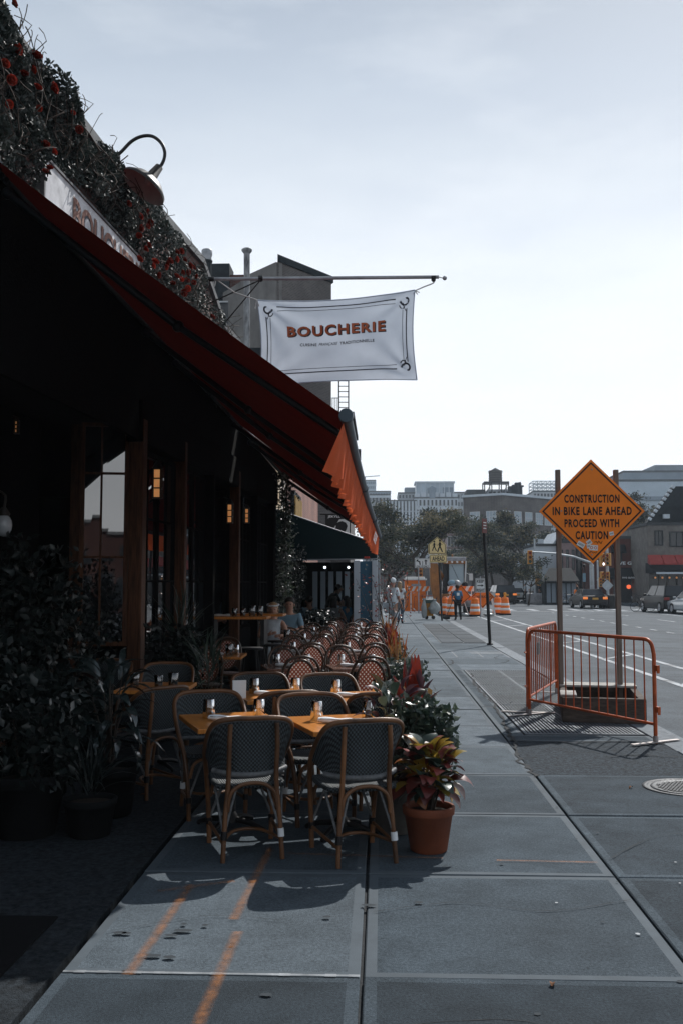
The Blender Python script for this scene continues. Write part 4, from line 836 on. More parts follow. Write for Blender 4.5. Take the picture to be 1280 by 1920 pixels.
b.prism([Vector((a.x, a.y, GZ)) + nn, Vector((d.x, d.y, GZ)) + nn, Vector((d.x, d.y, zt - .02)) + nn, a.lerp(d, .55) + Vector((0, 0, zl + .3)) + nn, a.lerp(d, .5) + Vector((0, 0, zl2)) + nn, a + Vector((0, 0, zl2)) + nn], -nn * 5); part('stucco_face', b, M['stucco'], hb, world=True)
b = MB(); nz = Vector((0, 0, .28)); pts = [(c0.x, c0.y - .12, zt + .003), (c1.x + .1, c1.y, zt + .003), (c1.x - 3, c1.y + 6, zt + .003), (c2.x + 4, c2.y + 4, zt + .003)]; b.prism(pts, nz); part('coping', b, M['slate'], hb, world=True)
b = MB(); g = P(453, 512, 44.5); b.box((g.x, 45.5, g.z / 2), (2.0, 1.6, g.z)); part('chimney_stack', b, M['brick_red'], hb, world=True)
b = MB(); g = P(408, 493, 44.5); b.box((g.x, 45.2, g.z / 2), (1.1, 1.3, g.z)); part('chimney_stack', b, M['slate'], hb, world=True)
b = MB(); q0, q1 = P(463, 660, 36), P(463, 470, 36); b.tube([q0, q1], .115, 12); b.lathe([(.12, -.1), (.17, -.04), (.2, .0), (.2, .05), (.12, .1)], 14, q1, capt=True)
M['peeling'] = pm('peeling_white_flue', (.35, .36, .37), .8, .9, 5, .4, col2=(.05, .05, .055), stretch=(1, 1, .35)); part('flue', b, M['peeling'], hb, world=True)
b = MB(); q0, q1 = P(388, 520, 42), P(388, 467, 42); b.tube([q0, q0.lerp(q1, .5)], .2, 12); b.lathe([(.2, 0), (.25, .05), (.25, .12)], 14, q0.lerp(q1, .5)); part('flue', b, M['slate'], hb, world=True)
b = MB(); b.lathe([(.2, 0), (.22, .1), (.2, .2), (.24, .3), (.24, .5), (.2, .55)], 14, q0.lerp(q1, .55), capt=True); part('flue_cowl', b, M['pole_grey'], hb, world=True)
b = MB(); g = P(423, 592, 44.4); b.box((g.x, g.y - .3, g.z), (.55, .12, 1.2)); f_ = part('window', b, M['frame_white'], hb, world=True); b = MB(); b.box((g.x, g.y - .37, g.z), (.42, .02, 1.05)); part('pane', b, M['glass_far'], f_, world=True)
# fire ladder at its corner
fl = thing('fire_ladder', 'thin black fire-escape ladder and rail seen between banner and awning', 'ladder', P(643, 800, 44)); b = MB()
for u in (635, 653): b.tube([P(u, 700, 44), P(u, 792, 44)], .03, 5)
part('rail', b, M['black'], fl, world=True)
for k in range(9):
    b = MB(); b.tube([P(635, 704 + 10 * k, 44), P(653, 704 + 10 * k, 44)], .02, 5); part('rung', b, M['black'], fl, world=True)
b = MB(); b.tube([P(622, 746, 43.5), P(634, 746, 43.5)], .018, 4); b.tube([P(622, 770, 43.5), P(634, 770, 43.5)], .018, 4); [b.tube([P(622 + 3 * k, 746, 43.5), P(622 + 3 * k, 772, 43.5)], .012, 4) for k in range(5)]; part('balcony_rail', b, M['black'], fl, world=True, kind='stuff')
hb2 = thing('row_building', 'slim brick building edge beyond the fire ladder', 'building', (P(640, 1000, 47).x - 2, 49, GZ)); b = MB(); a = P(656, 780, 47); b.box((a.x - 2.5, 51, a.z / 2), (5, 8, a.z)); part('wall', b, M['brick_grey'], hb2, world=True); b = MB(); b.box((a.x - 2.4, 51, a.z + .1), (5.2, 8.2, .2)); part('roof', b, M['slate'], hb2, world=True)
b = MB(); g = P(669, 850, 47); b.box((g.x, 47.5, g.z), (.35, .4, .5)); b.tube([(g.x - 1, 47.6, g.z - .1), (g.x, 47.6, g.z)], .04, 5); part('bracket', b, M['slate'], hb2, world=True)
# ------------------------------------------------------------------ trees
M['bark'] = pm('bark', (.045, .038, .033), .95, .35, 3, .6, 14, stretch=(3, 3, .6))
M['tree1'] = leaf_mat('tree_leaf', (.028, .040, .029), (.060, .066, .042), .6, .3, spec=.15); M['tree2'] = leaf_mat('tree_leaf_light', (.115, .105, .068), (.17, .145, .085), .6, .3, spec=.15); M['tree3'] = leaf_mat('tree_leaf_dark', (.016, .026, .024), (.032, .042, .036), .6, .25, spec=.15)
def tree(label, base, top, rx, nleaf, seed, ls=.17, trunk=.16, fork=.35, lean=(0, 0), mats=('tree1', 'tree2', 'tree3'), flat=.55, w=(.6, .25, .15)):
    """tapered trunk, forking limbs, and leaf clumps gathered at the limb tips with gaps between"""
    r_ = random.Random(seed); t = thing('tree', label, 'tree', base); H = top - base[2]; m = MB(); tips = []
    def limb(p, d, L_, r, lev):
        q = [p]; k = 5; dd = d.copy()
        for i in range(k):
            dd = (dd + Vector((r_.uniform(-1, 1), r_.uniform(-1, 1), r_.uniform(-.2, .5))) * .16).normalized(); q.append(q[-1] + dd * L_ / k)
        m.tube(q, [r * (1 - .55 * i / k) for i in range(k + 1)], 6 if lev < 2 else 4, caps=False)
        if lev >= 2: tips.append(q[-1]); tips.append(q[-2]); 
        if lev < 3:
            for _ in range(3 if lev else 5):
                a = r_.uniform(0, 6.28); f = r_.choice(q[2:] if lev else q[-2:]); sp = Vector((math.cos(a), math.sin(a), r_.uniform(-.05, .9))); limb(f, (dd * .35 + sp * .9).normalized(), L_ * r_.uniform(.55, .8), r * .5, lev + 1)
    limb(Vector((0, 0, 0)), Vector((lean[0], lean[1], 1)).normalized(), H * fork, trunk, 0)
    # fit the limbs to the crown: sideways to rx, upwards to the top
    zx = max(p.z for p in tips); sx = rx * .80 / max(.1, np.percentile([abs(p.x) for p in tips], 92)); sz = (H * .93) / zx; zc = H * fork * .6
    def fit(v): k = max(0.0, min(1.0, (v[2] - zc * .5) / max(.3, zc))); return (v[0] * (1 + (sx - 1) * k), v[1] * (1 + (sx - 1) * k), v[2] * sz)
    m.v = [fit(v) for v in m.v]; tips = [Vector(fit(p)) for p in tips]
    part('trunk', m, M['bark'], t)
    cl = r_.sample(tips, min(len(tips), 64)); pts, sz_, mi = [], [], []; g = np.random.default_rng(seed)
    for c in cl:
        n = int(nleaf / len(cl) * r_.uniform(.4, 1.6)); rad = rx * r_.uniform(.13, .27); q = g.normal(size=(n, 3)) * np.array([rad, rad, rad * flat]) * .62; pts += [np.array(c) + x for x in q]; sz_ += list(g.uniform(.6, 1.3, n) * ls)
        k = g.choice(3, p=w); mi += list(np.where(g.random(n) < .6, k, g.integers(0, 3, n)))
    o = link('crown', leaf_mesh('crown', pts, sz_, [M[x] for x in mats], seed, .6, mi, .1), t); o['kind'] = 'stuff'; return t
def tree_at(label, u, vb, Y, vtop, halfpx, n, seed, **k):
    p = P(u, vb, Y); tree(label, (p.x, Y, GZ), P(u, vtop, Y).z, halfpx * Y / FPX, n, seed, **k)
tree_at('broad brownish street tree above the excavator', 790, 1130, 78, 938, 98, 19000, 3, ls=.21, trunk=.22, fork=.42)
tree_at('smaller dark tree by the end of the red valance', 727, 1130, 86, 985, 44, 5000, 8, ls=.2, w=(.4, .1, .5))
tree_at('grey-green tree right of the broad brownish one', 925, 1130, 100, 962, 62, 11000, 12, ls=.24, trunk=.2, w=(.6, .1, .3))
tree_at('large dark tree in front of the loft building', 985, 1130, 108, 948, 64, 12000, 21, ls=.26, trunk=.22, w=(.4, .1, .5))
tree_at('dark tree half hidden by the left sign post', 1042, 1130, 112, 975, 50, 7000, 27, ls=.26, w=(.3, .05, .65))
tree_at('low dense tree filling under the grey-green crowns', 955, 1130, 96, 1025, 62, 8000, 33, ls=.22, w=(.25, .05, .7), fork=.25)
tree_at('round tree above the red restaurant roof', 1192, 1130, 112, 908, 48, 8000, 41, ls=.26, trunk=.2, w=(.5, .15, .35))
tree_at('tree crown behind the traffic signals', 1108, 1130, 110, 1010, 40, 5000, 44, ls=.24, w=(.3, .05, .65))
tree_at('thin street tree with bare forked trunk beside the mast arm', 990, 1130, 84, 1045, 30, 1800, 52, ls=.16, trunk=.1, fork=.5)
tree_at('dark tree behind the orange drums', 885, 1130, 120, 1010, 60, 6000, 60, ls=.28, w=(.3, .1, .6))
tree_at('dark tree behind the portable toilet', 742, 1130, 95, 1040, 46, 4500, 66, ls=.22, w=(.3, .1, .6), fork=.25)
# ------------------------------------------------------------------ cafe furniture
def weave_mat(name, c1, c2, k, thr=(-.1, .25), rough=.55, stripe=False, tr=0.0):
    m = bpy.data.materials.new(name); m.use_nodes = True; N = m.node_tree.nodes; K = m.node_tree.links.new; bs = N['Principled BSDF']; bs.inputs['Roughness'].default_value = rough
    tc = N.new('ShaderNodeTexCoord'); sp = N.new('ShaderNodeSeparateXYZ'); K(tc.outputs['Object'], sp.inputs[0])
    def ma(op, a, b=None):
        n = N.new('ShaderNodeMath'); n.operation = op
        for i, x in enumerate((a, b)):
            if x is None: continue
            if isinstance(x, (int, float)): n.inputs[i].default_value = x
            else: K(x, n.inputs[i])
        return n.outputs[0]
    yz = ma('ADD', sp.outputs['Y'], sp.outputs['Z']); sx = ma('SINE', ma('MULTIPLY', sp.outputs['X'], k)); sz = ma('SINE', ma('MULTIPLY', yz, k)); pr = sx if stripe else ma('MULTIPLY', sx, sz)
    mr = N.new('ShaderNodeMapRange'); mr.inputs['From Min'].default_value = thr[0]; mr.inputs['From Max'].default_value = thr[1]; K(pr, mr.inputs['Value'])
    mx = N.new('ShaderNodeMix'); mx.data_type = 'RGBA'; mx.inputs[6].default_value = (*c1, 1); mx.inputs[7].default_value = (*c2, 1); K(mr.outputs[0], mx.inputs[0])
    nz = N.new('ShaderNodeTexNoise'); nz.inputs['Scale'].default_value = 7; nz.inputs['Detail'].default_value = 5; K(tc.outputs['Object'], nz.inputs['Vector']); vr = N.new('ShaderNodeMapRange'); vr.inputs['To Min'].default_value = .6; vr.inputs['To Max'].default_value = 1.35; K(nz.outputs['Fac'], vr.inputs['Value'])
    vm = N.new('ShaderNodeMix'); vm.data_type = 'RGBA'; vm.blend_type = 'MULTIPLY'; vm.inputs[0].default_value = 1; K(mx.outputs[2], vm.inputs[6]); K(vr.outputs[0], vm.inputs[7]); K(vm.outputs[2], bs.inputs['Base Color'])
    bp = N.new('ShaderNodeBump'); bp.inputs['Strength'].default_value = .7; bp.inputs['Distance'].default_value = .004; K(pr, bp.inputs['Height']); K(bp.outputs[0], bs.inputs['Normal'])
    if tr:
        tb = N.new('ShaderNodeBsdfTranslucent'); K(vm.outputs[2], tb.inputs['Color']); ms = N.new('ShaderNodeMixShader'); ms.inputs[0].default_value = tr; K(bs.outputs[0], ms.inputs[1]); K(tb.outputs[0], ms.inputs[2]); K(ms.outputs[0], N['Material Output'].inputs['Surface'])
    return m
M['cane'] = pm('brown_cane', (.125, .056, .024), .42, .6, 4, .15, 60, rand=.15, dirt=.55, coat=.2); M['cane_grey'] = pm('grey_bound_cane', (.12, .125, .13), .55, .4, 30, .3, 120, dirt=.35)
M['cane_dark'] = pm('dark_cane', (.055, .026, .013), .35, .45, 5, .15, 60, rand=.2, dirt=.4, coat=.3)
M['weave_dark'] = weave_mat('dark_blue_weave', (.005, .006, .007), (.052, .068, .077), 265, rough=.8); M['weave_seat'] = weave_mat('striped_seat_weave', (.010, .012, .014), (.09, .105, .11), 420, (.0, .5), stripe=True)
M['weave_red'] = weave_mat('red_cream_weave', (.20, .042, .020), (.58, .50, .44), 150, (.38, .5), tr=.25); M['weave_red_seat'] = weave_mat('dark_cream_seat_weave', (.05, .02, .02), (.5, .45, .42), 330, (.1, .3))
M['wrap_black'] = pm('black_wrap', (.008, .008, .009), .4, .1); M['wrap_white'] = pm('white_wrap', (.6, .62, .64), .4, .1)
def cane_tube(m, pts, r, k=4, n=8): m.tube(smooth_pts(pts, k), r, n)
def dark_chair(label, group):
    t = thing('cane_armchair', label, 'chair', (0, 0, 0), 0, group)
    hp = [(-.205, .225, 0), (-.215, .215, .25), (-.235, .17, .46), (-.262, .05, .60), (-.268, -.08, .705), (-.258, -.19, .80), (-.212, -.243, .850), (-.11, -.268, .866), (0, -.272, .866)]
    hp = hp + [(-x, y, z) for x, y, z in hp[-2::-1]]; hs = smooth_pts(hp, 4)
    b = MB(); b.tube(hs, .0165, 10); part('hoop', b, M['cane'], t)
    up = [p for p in hs if p.z > .50]; L_ = len(up) - 1
    def top(u): f = u * L_; i = min(int(f), L_ - 1); return up[i].lerp(up[i + 1], f - i)
    def bot(u): s = u * 2 - 1; return Vector((s * .232, -.235 + .10 * abs(s) ** 3, .515 + .02 * abs(s) ** 2))
    def pan(u, v):
        a, c = top(.06 + .88 * u), bot(u); p = a.lerp(c, .04 + .96 * v); p.y += .012 * math.sin(math.pi * v); return p
    b = MB(); b.grid(pan, 30, 10); part('back_panel', b, M['weave_dark'], t)
    b = MB(); b.tube([pan(i / 30, .0) for i in range(31)], .008, 6); b.tube([bot(i / 24) for i in range(25)], .0165, 8); part('binding', b, M['cane_grey'], t)
    for s in (-1, 1):
        b = MB(); b.tube(smooth_pts([(s * .185, -.275, 0), (s * .168, -.25, .28), (s * .15, -.247, .48), (s * .15, -.278, .70), (s * .145, -.282, .835)], 3), .0155, 9); lg = part('leg', b, M['cane'], t)
        b = MB(); b.tube([(s * .179, -.266, .135), (s * .176, -.261, .185)], .021, 9); part('wrap', b, M['wrap_black'] if s < 0 else M['wrap_white'], lg)
        b = MB(); b.tube([(s * .207, .222, .125), (s * .208, .221, .165)], .021, 9); part('wrap', b, M['wrap_black'], lg)
        for q in ([(s * .178, -.262, .16), (s * .10, -.225, .43)], [(s * .180, -.264, .16), (s * .212, -.10, .42)], [(s * .207, .22, .16), (s * .10, .2, .43)]): b = MB(); b.tube(q, .009, 6); part('brace', b, M['cane_grey'], t)
        b = MB(); b.tube([(s * .185, -.26, .115), (s * .206, .22, .135)], .011, 7); part('stretcher', b, M['cane'], t)
    b = MB(); b.tube(smooth_pts([(-.184, -.265, .12), (-.10, -.06, .13), (0, -.02, .135), (.10, -.06, .13), (.184, -.265, .12)], 4), .011, 7); part('stretcher', b, M['cane'], t)
    b = MB(); b.tube(smooth_pts([(-.155, -.252, .30), (-.14, -.255, .40), (-.08, -.258, .455), (0, -.258, .468), (.08, -.258, .455), (.14, -.255, .40), (.155, -.252, .30)], 4), .0125, 8); part('arch', b, M['cane'], t)
    b = MB(); b.tube(smooth_pts([(-.2, .225, .30), (-.17, .222, .40), (-.08, .22, .435), (.08, .22, .435), (.17, .222, .40), (.2, .225, .30)], 4), .0125, 8); part('arch', b, M['cane'], t)
    def seat(u, v):
        a = u * 2 - 1; c = v * 2 - 1; return Vector((a * (.215 - .015 * c * c), c * (.215 - .02 * a * a) + .0, .462 - .012 * (1 - a * a) * (1 - c * c)))
    b = MB(); b.grid(seat, 12, 12); b.grid(lambda u, v: seat(1 - u, v) - Vector((0, 0, .035)), 6, 6); part('seat', b, M['weave_seat'], t)
    b = MB(); rim = [seat(0, i / 10) for i in range(11)] + [seat(i / 10, 1) for i in range(1, 11)] + [seat(1, 1 - i / 10) for i in range(1, 11)] + [seat(1 - i / 10, 0) for i in range(1, 10)]; b.tube([p - Vector((0, 0, .014)) for p in rim], .019, 8, closed=True); part('seat_rim', b, M['weave_dark'], t)
    return t
def red_chair(label, group):
    t = thing('bistro_chair', label, 'chair', (0, 0, 0), 0, group)
    hs = smooth_pts([(-.185, -.26, 0), (-.185, -.225, .45), (-.2, -.24, .62), (-.195, -.265, .78), (-.14, -.29, .885), (-.06, -.30, .92), (0, -.302, .927), (.06, -.30, .92), (.14, -.29, .885), (.195, -.265, .78), (.2, -.24, .62), (.185, -.225, .45), (.185, -.26, 0)], 4)
    b = MB(); b.tube(hs, .0155, 9); part('hoop', b, M['cane_dark'], t)
    def ov(a, r=1.0): return Vector((.148 * r * math.cos(a), -.235 - .055 * (.5 + .5 * r * math.sin(a)), .685 + .205 * r * math.sin(a)))
    b = MB(); b.tube([ov(2 * math.pi * i / 32) for i in range(32)], .013, 8, closed=True); part('oval_frame', b, M['cane_dark'], t)
    b = MB(); n = 28
    for i in range(n):
        a0, a1 = 2 * math.pi * i / n, 2 * math.pi * (i + 1) / n
        for r0, r1 in ((.02, .5), (.5, .97)): b.face([ov(a0, r0), ov(a0, r1), ov(a1, r1), ov(a1, r0)], 0, True)
    part('back_panel', b, M['weave_red'], t)
    for s in (-1, 1):
        b = MB(); b.tube([(s * .175, .2, 0), (s * .165, .17, .44)], .0145, 8); part('leg', b, M['cane_dark'], t)
        b = MB(); b.tube([(s * .185, -.25, .17), (s * .172, .19, .17)], .010, 6); part('stretcher', b, M['cane_dark'], t)
    b = MB(); b.tube([(-.178, -.03, .17), (.178, -.03, .17)], .010, 6); part('stretcher', b, M['cane_dark'], t)
    b = MB(); b.lathe([(.001, .462), (.17, .458), (.20, .452), (.205, .435), (.19, .425), (.001, .425)], 24, (0, -.01, 0)); part('seat', b, M['weave_red_seat'], t)
    b = MB(); b.lathe([(.20, .424), (.216, .43), (.216, .45), (.203, .456)], 24, (0, -.01, 0)); part('seat_rim', b, M['cane_dark'], t)
    return t
M['oak'] = pm('honey_oak_top', (.42, .145, .026), .3, .3, 3, .0, 30, stretch=(14, 1.2, 1), coat=.25, col2=(.60, .24, .055)); M['dark_top'] = pm('dark_walnut_top', (.13, .065, .045), .25, .3, 4, .05, 30, stretch=(14, 1.2, 1), coat=.4)
def make_table(label, group, mat, w=.62, d=.76, cat='table'):
    t = thing('cafe_table', label, cat, (0, 0, 0), 0, group)
    b = MB(); b.box((0, 0, .733), (w, d, .034), bev=.006); part('tabletop', b, M[mat], t)
    b = MB(); b.cyl((0, 0, .05), (0, 0, .70), .03, .03, 12); b.lathe([(.06, .05), (.05, .09), (.03, .12)], 12); b.box((0, 0, .712), (.34, .34, .008)); part('pedestal', b, M['black'], t)
    for k in range(4):
        b = MB(); a = R(45 + 90 * k); c, s = math.cos(a), math.sin(a); b.tube([(c * .03, s * .03, .07), (c * .16, s * .16, .055), (c * .27, s * .27, .022)], [.022, .02, .016], 8); b.ball((c * .27, s * .27, .016), .017, 8, k=4); part('foot', b, M['black'], t)
    return t
def clear_glass(name):
    m = bpy.data.materials.new(name); m.use_nodes = True; N = m.node_tree.nodes; K = m.node_tree.links.new; tr = N.new('ShaderNodeBsdfTransparent'); tr.inputs[0].default_value = (.97, .985, .99, 1); gl = N.new('ShaderNodeBsdfGlossy'); gl.inputs['Roughness'].default_value = .03
    fr = N.new('ShaderNodeFresnel'); fr.inputs[0].default_value = 1.8; ad = N.new('ShaderNodeMath'); ad.operation = 'ADD'; ad.use_clamp = True; ad.inputs[1].default_value = .07; K(fr.outputs[0], ad.inputs[0]); ms = N.new('ShaderNodeMixShader'); K(ad.outputs[0], ms.inputs[0]); K(tr.outputs[0], ms.inputs[1]); K(gl.outputs[0], ms.inputs[2]); K(ms.outputs[0], N['Material Output'].inputs['Surface']); return m
M['tumbler'] = clear_glass('clear_glass'); 
b = MB(); b.lathe([(.0, .002), (.031, .001), (.034, .004), (.040, .118), (.0385, .119), (.0325, .012), (.0, .010)], 20); tum_up = b.mesh('tumbler', M['tumbler'])
b = MB(); b.lathe([(.0, .119), (.030, .119), (.034, .116), (.041, .002), (.0395, .001), (.0325, .108), (.0, .110)], 20); tum_dn = b.mesh('tumbler', M['tumbler'])
b = MB(); b.lathe([(.0, .0015), (.055, .002), (.07, .008), (.071, .010), (.054, .005), (.0, .004)], 24); saucer_me = b.mesh('saucer', pm('white_china', (.7, .71, .72), .2, .05, coat=.3))
M['napkin'] = pm('white_napkin', (.82, .84, .86), .9, .05, 12, .2, 200); M['silver'] = pm('cutlery_steel', (.55, .56, .58), .18, .05, metal=1.0)
def napkin_mesh():
    m = MB()
    def f(u, v):
        a = 2 * math.pi * u; r = .019 + .004 * math.sin(v * 9 + 1); return Vector((r * math.cos(a) * 1.25, (v - .5) * .2, .017 + r * .72 * math.sin(a)))
    m.grid(f, 12, 10); m.grid(lambda u, v: Vector((.02 + .07 * u, -.05 + .1 * v + .02 * u, .003 + .012 * math.sin(u * 5 + v * 3) ** 2)), 6, 6); return m.mesh('napkin', M['napkin'])
nap_me = napkin_mesh()
b = MB(); b.tube([(-.035, -.10, .012), (-.03, .02, .014), (-.03, .045, .012)], [.004, .003, .004], 6, flat=.5)
for k in (-1, 0, 1): b.tube([(-.03 + .006 * k * .4, .045, .012), (-.03 + .007 * k, .062, .013), (-.03 + .007 * k, .098, .012)], .0018, 4)
fork_me = b.mesh('fork', M['silver'])
b = MB(); b.tube([(.036, -.10, .011), (.034, .0, .012)], [.0055, .0045], 6, flat=.5); b.box((.034, .055, .012), (.014, .11, .002)); knife_me = b.mesh('knife', M['silver'])
def cutlery(loc, rz, label, group='rolled napkins on the tables'):
    t = thing('cutlery_roll', label, 'cutlery', loc, rz, group); n_ = link('napkin', nap_me, t); n_.scale = (1.35, 1.2, 1.25); link('fork', fork_me, t, (0, 0, .018)); link('knife', knife_me, t); return t
def tumbler(loc, label, up=False, sc=1.12, group='glass tumblers on the tables'):
    o = link('tumbler', tum_up if up else tum_dn, None, loc); o.scale = (sc, sc, sc); return tag(o, label, 'glass', group)
def rot(v, rz): c, s = math.cos(rz), math.sin(rz); return (v[0] * c - v[1] * s, v[0] * s + v[1] * c)
def lay_table(x, y, rz, name, z=.751, flip=False):
    for k, (a, c, w_) in enumerate(((-.14, .12, 'its far left'), (.20, .02, 'its near right'))):
        q = rot((a, c), rz); tumbler((x + q[0], y + q[1], z), f'upturned glass tumbler on {w_} of {name}')
    q = rot((-.06, -.06), rz); cutlery((x + q[0], y + q[1], z), rz + R(52), f'rolled white napkin with fork and knife on {name}')
TH = R(20); fv = Vector((-math.sin(TH), math.cos(TH), 0))
DG, RGp = 'dark woven cane armchairs', 'red and cream bistro chairs'
A_ = dark_chair('dark cane armchair in the front row, its back to us, left one', DG); A_.location = (-.875, 6.44, 0); A_.rotation_euler = (0, 0, R(17))
dup(A_, (-.185, 6.36, 0), R(20), 'dark cane armchair in the front row, its back to us, beside the terracotta pot')
dup(A_, (-1.27, 7.46, 0), R(200), 'dark cane armchair facing us across the nearest left oak table', DG)
dup(A_, (-.47, 7.30, 0), R(199), 'dark cane armchair facing us across the nearest right oak table', DG)
dup(A_, (-.79, 7.93, 0), R(22), 'dark cane armchair turned away behind the nearest oak tables, left one', DG)
dup(A_, (-.06, 7.86, 0), R(16), 'dark cane armchair turned away behind the nearest oak tables, by the red-leaved plants', DG)
dup(A_, (-1.08, 9.06, 0), R(198), 'dark cane armchair facing us across the second left oak table', DG)
dup(A_, (-.43, 8.97, 0), R(200), 'dark cane armchair facing us across the second right oak table', DG)
dup(A_, (-1.93, 8.15, 0), R(48), 'dark cane armchair turned sideways in the shade beside the drooping plant', DG)
dup(A_, (-2.22, 10.15, 0), R(184), 'dark cane armchair in shade behind the table of standing water glasses', DG)
dup(A_, (-3.0, 10.6, 0), R(176), 'dark cane armchair deep in shade below the tall window', DG)
T_ = make_table('oak-topped cafe table nearest to us, left of the pair', 'oak-topped cafe tables', 'oak'); T_.location = (-1.05, 6.97, 0); T_.rotation_euler = (0, 0, R(21))
dup(T_, (-.28, 6.88, 0), R(20), 'oak-topped cafe table nearest to us, right of the pair'); dup(T_, (-.93, 8.54, 0), R(20), 'second-row oak-topped cafe table, left of the pair'); dup(T_, (-.22, 8.44, 0), R(20), 'second-row oak-topped cafe table, right of the pair')
dup(T_, (-2.09, 9.2, 0), R(1), 'oak-topped cafe table in shade holding upright water glasses')
for x, y, r, n in ((-1.05, 6.97, 21, 'the nearest left oak table'), (-.28, 6.88, 20, 'the nearest right oak table'), (-.93, 8.54, 20, 'the second left oak table'), (-.22, 8.44, 20, 'the second right oak table')): lay_table(x, y, R(r), n)
tumbler((-2.28, 9.12, .751), 'upright glass of water at the left edge of the shaded oak table', True); tumbler((-2.03, 9.0, .751), 'upright glass of water in the middle of the shaded oak table', True, 1.0); tumbler((-1.90, 9.02, .751), 'tall empty upright glass on the shaded oak table', True, 1.18)
b = MB(); b.box((0, 0, .075), (.11, .012, .15), rx=R(8)); b.box((0, .025, .07), (.11, .012, .15), rx=R(-8)); solo('menu_card', b, M['napkin'], 'white folded menu card standing behind the left facing armchair', 'menu card', (-1.18, 8.24, .751), R(14))
# rows of red bistro chairs and their small dark tables
B_ = None; D_ = make_table('dark-topped bistro table, first row of red chairs, kerb side', 'dark-topped bistro tables', 'dark_top', .60, .64); D_first = True
rj = random.Random(5)
for k in range(5):
    for side, x in (('kerb side', -.17), ('wall side', -.92)):
        y = 10.85 + 2.38 * k; x = x - .03 * k * (side == 'wall side'); rz = R(9 + rj.uniform(-9, 9))
        la = f'red bistro chair turned away from us, {ORD[k]} row of red chairs, {side}'; lb = f'red bistro chair facing us, {ORD[k]} row of red chairs, {side}'
        if B_ is None: B_ = red_chair(la, RGp); B_.location = (x, y, 0); B_.rotation_euler = (0, 0, rz)
        else: dup(B_, (x, y, 0), rz, la, RGp)
        dup(B_, (x - .28 + rj.uniform(-.05, .05), y + 1.30 + rj.uniform(-.06, .06), 0), R(187) + rz + R(rj.uniform(-12, 12)) - R(9), lb, RGp)
        tx, ty = x - .14, y + .62
        if D_first: D_.location = (tx, ty, 0); D_.rotation_euler = (0, 0, rz); D_first = False
        else: dup(D_, (tx, ty, 0), rz, f'dark-topped bistro table, {ORD[k]} row of red chairs, {side}')
        lay_table(tx, ty, rz, f'the {ORD[k]} {side} bistro table')
for k, (x, y) in enumerate(((-1.62, 17.2), (-1.66, 19.3), (-1.72, 21.2), (-1.0, 22.2))): dup(B_, (x, y, 0), R((185, 12, 190, 175)[k]), ('red bistro chair near the wall, level with the fourth row', 'red bistro chair near the wall, turned toward the green canopy', 'red bistro chair by the wall in front of the green canopy', 'red bistro chair standing last, right under the green canopy edge')[k], RGp)
dup(T_, (-2.15, 13.25, 0), R(2), 'oak-topped cafe table with red chairs beside the storefront'); lay_table(-2.15, 13.25, 0, 'the oak table by the storefront')
dup(B_, (-2.2, 13.95, 0), R(184), 'red bistro chair facing us at the oak table by the storefront', RGp); dup(B_, (-2.2, 12.45, 0), R(8), 'red bistro chair turned away at the oak table by the storefront', RGp)
tumbler((-2.02, 13.1, .751), 'tall upright glass at the edge of the oak table by the storefront', True, 1.3)
# high counter with two stools
ht = thing('high_table', 'tall timber-topped bar table against the storefront with glasses on it', 'table', (-2.25, 15.6, 0)); b = MB(); b.box((0, 0, 1.17), (.95, .62, .04), bev=.006); b.box((.25, .75, 1.19), (.8, .6, .04), bev=.006); part('tabletop', b, M['oak'], ht)
for x in (-.4, .4):
    b = MB(); b.box((x, 0, .57), (.06, .5, 1.15)); part('leg', b, M['black'], ht)
for k, (x, y, sc) in enumerate(((-2.3, 15.45, 1.1), (-2.18, 15.5, 1.1), (-2.03, 15.5, 1.45), (-1.92, 15.6, 1.35))): tumbler((x, y, 1.19), ('short glass at the left of the tall bar table', 'second short glass on the tall bar table', 'tall stemmed-looking glass on the tall bar table', 'tall glass of pink drink at the end of the bar table')[k], True, sc)
cutlery((-2.5, 15.5, 1.19), R(80), 'rolled white napkin with cutlery on the tall bar table')
st = thing('bar_stool', 'round black bar stool below the tall bar table, nearer one', 'stool', (-1.95, 14.7, 0), 0, 'black bar stools'); b = MB(); b.lathe([(.001, .76), (.19, .76), (.2, .745), (.19, .73), (.001, .73)], 20); part('seat', b, M['black'], st)
for k in range(4):
    b = MB(); a = R(45 + 90 * k); b.tube([(.13 * math.cos(a), .13 * math.sin(a), .73), (.21 * math.cos(a), .21 * math.sin(a), 0)], .012, 6); part('leg', b, M['black'], st)
b = MB(); b.tube([(.18 * math.cos(2 * math.pi * i / 20), .18 * math.sin(2 * math.pi * i / 20), .28) for i in range(20)], .008, 6, closed=True); part('foot_ring', b, M['black'], st)
dup(st, (-1.7, 15.5, 0), 0, 'round black bar stool below the tall bar table, farther one'); dup(st, (-1.72, 16.5, 0), 0, 'round black stool serving as small table beside the two seated women')
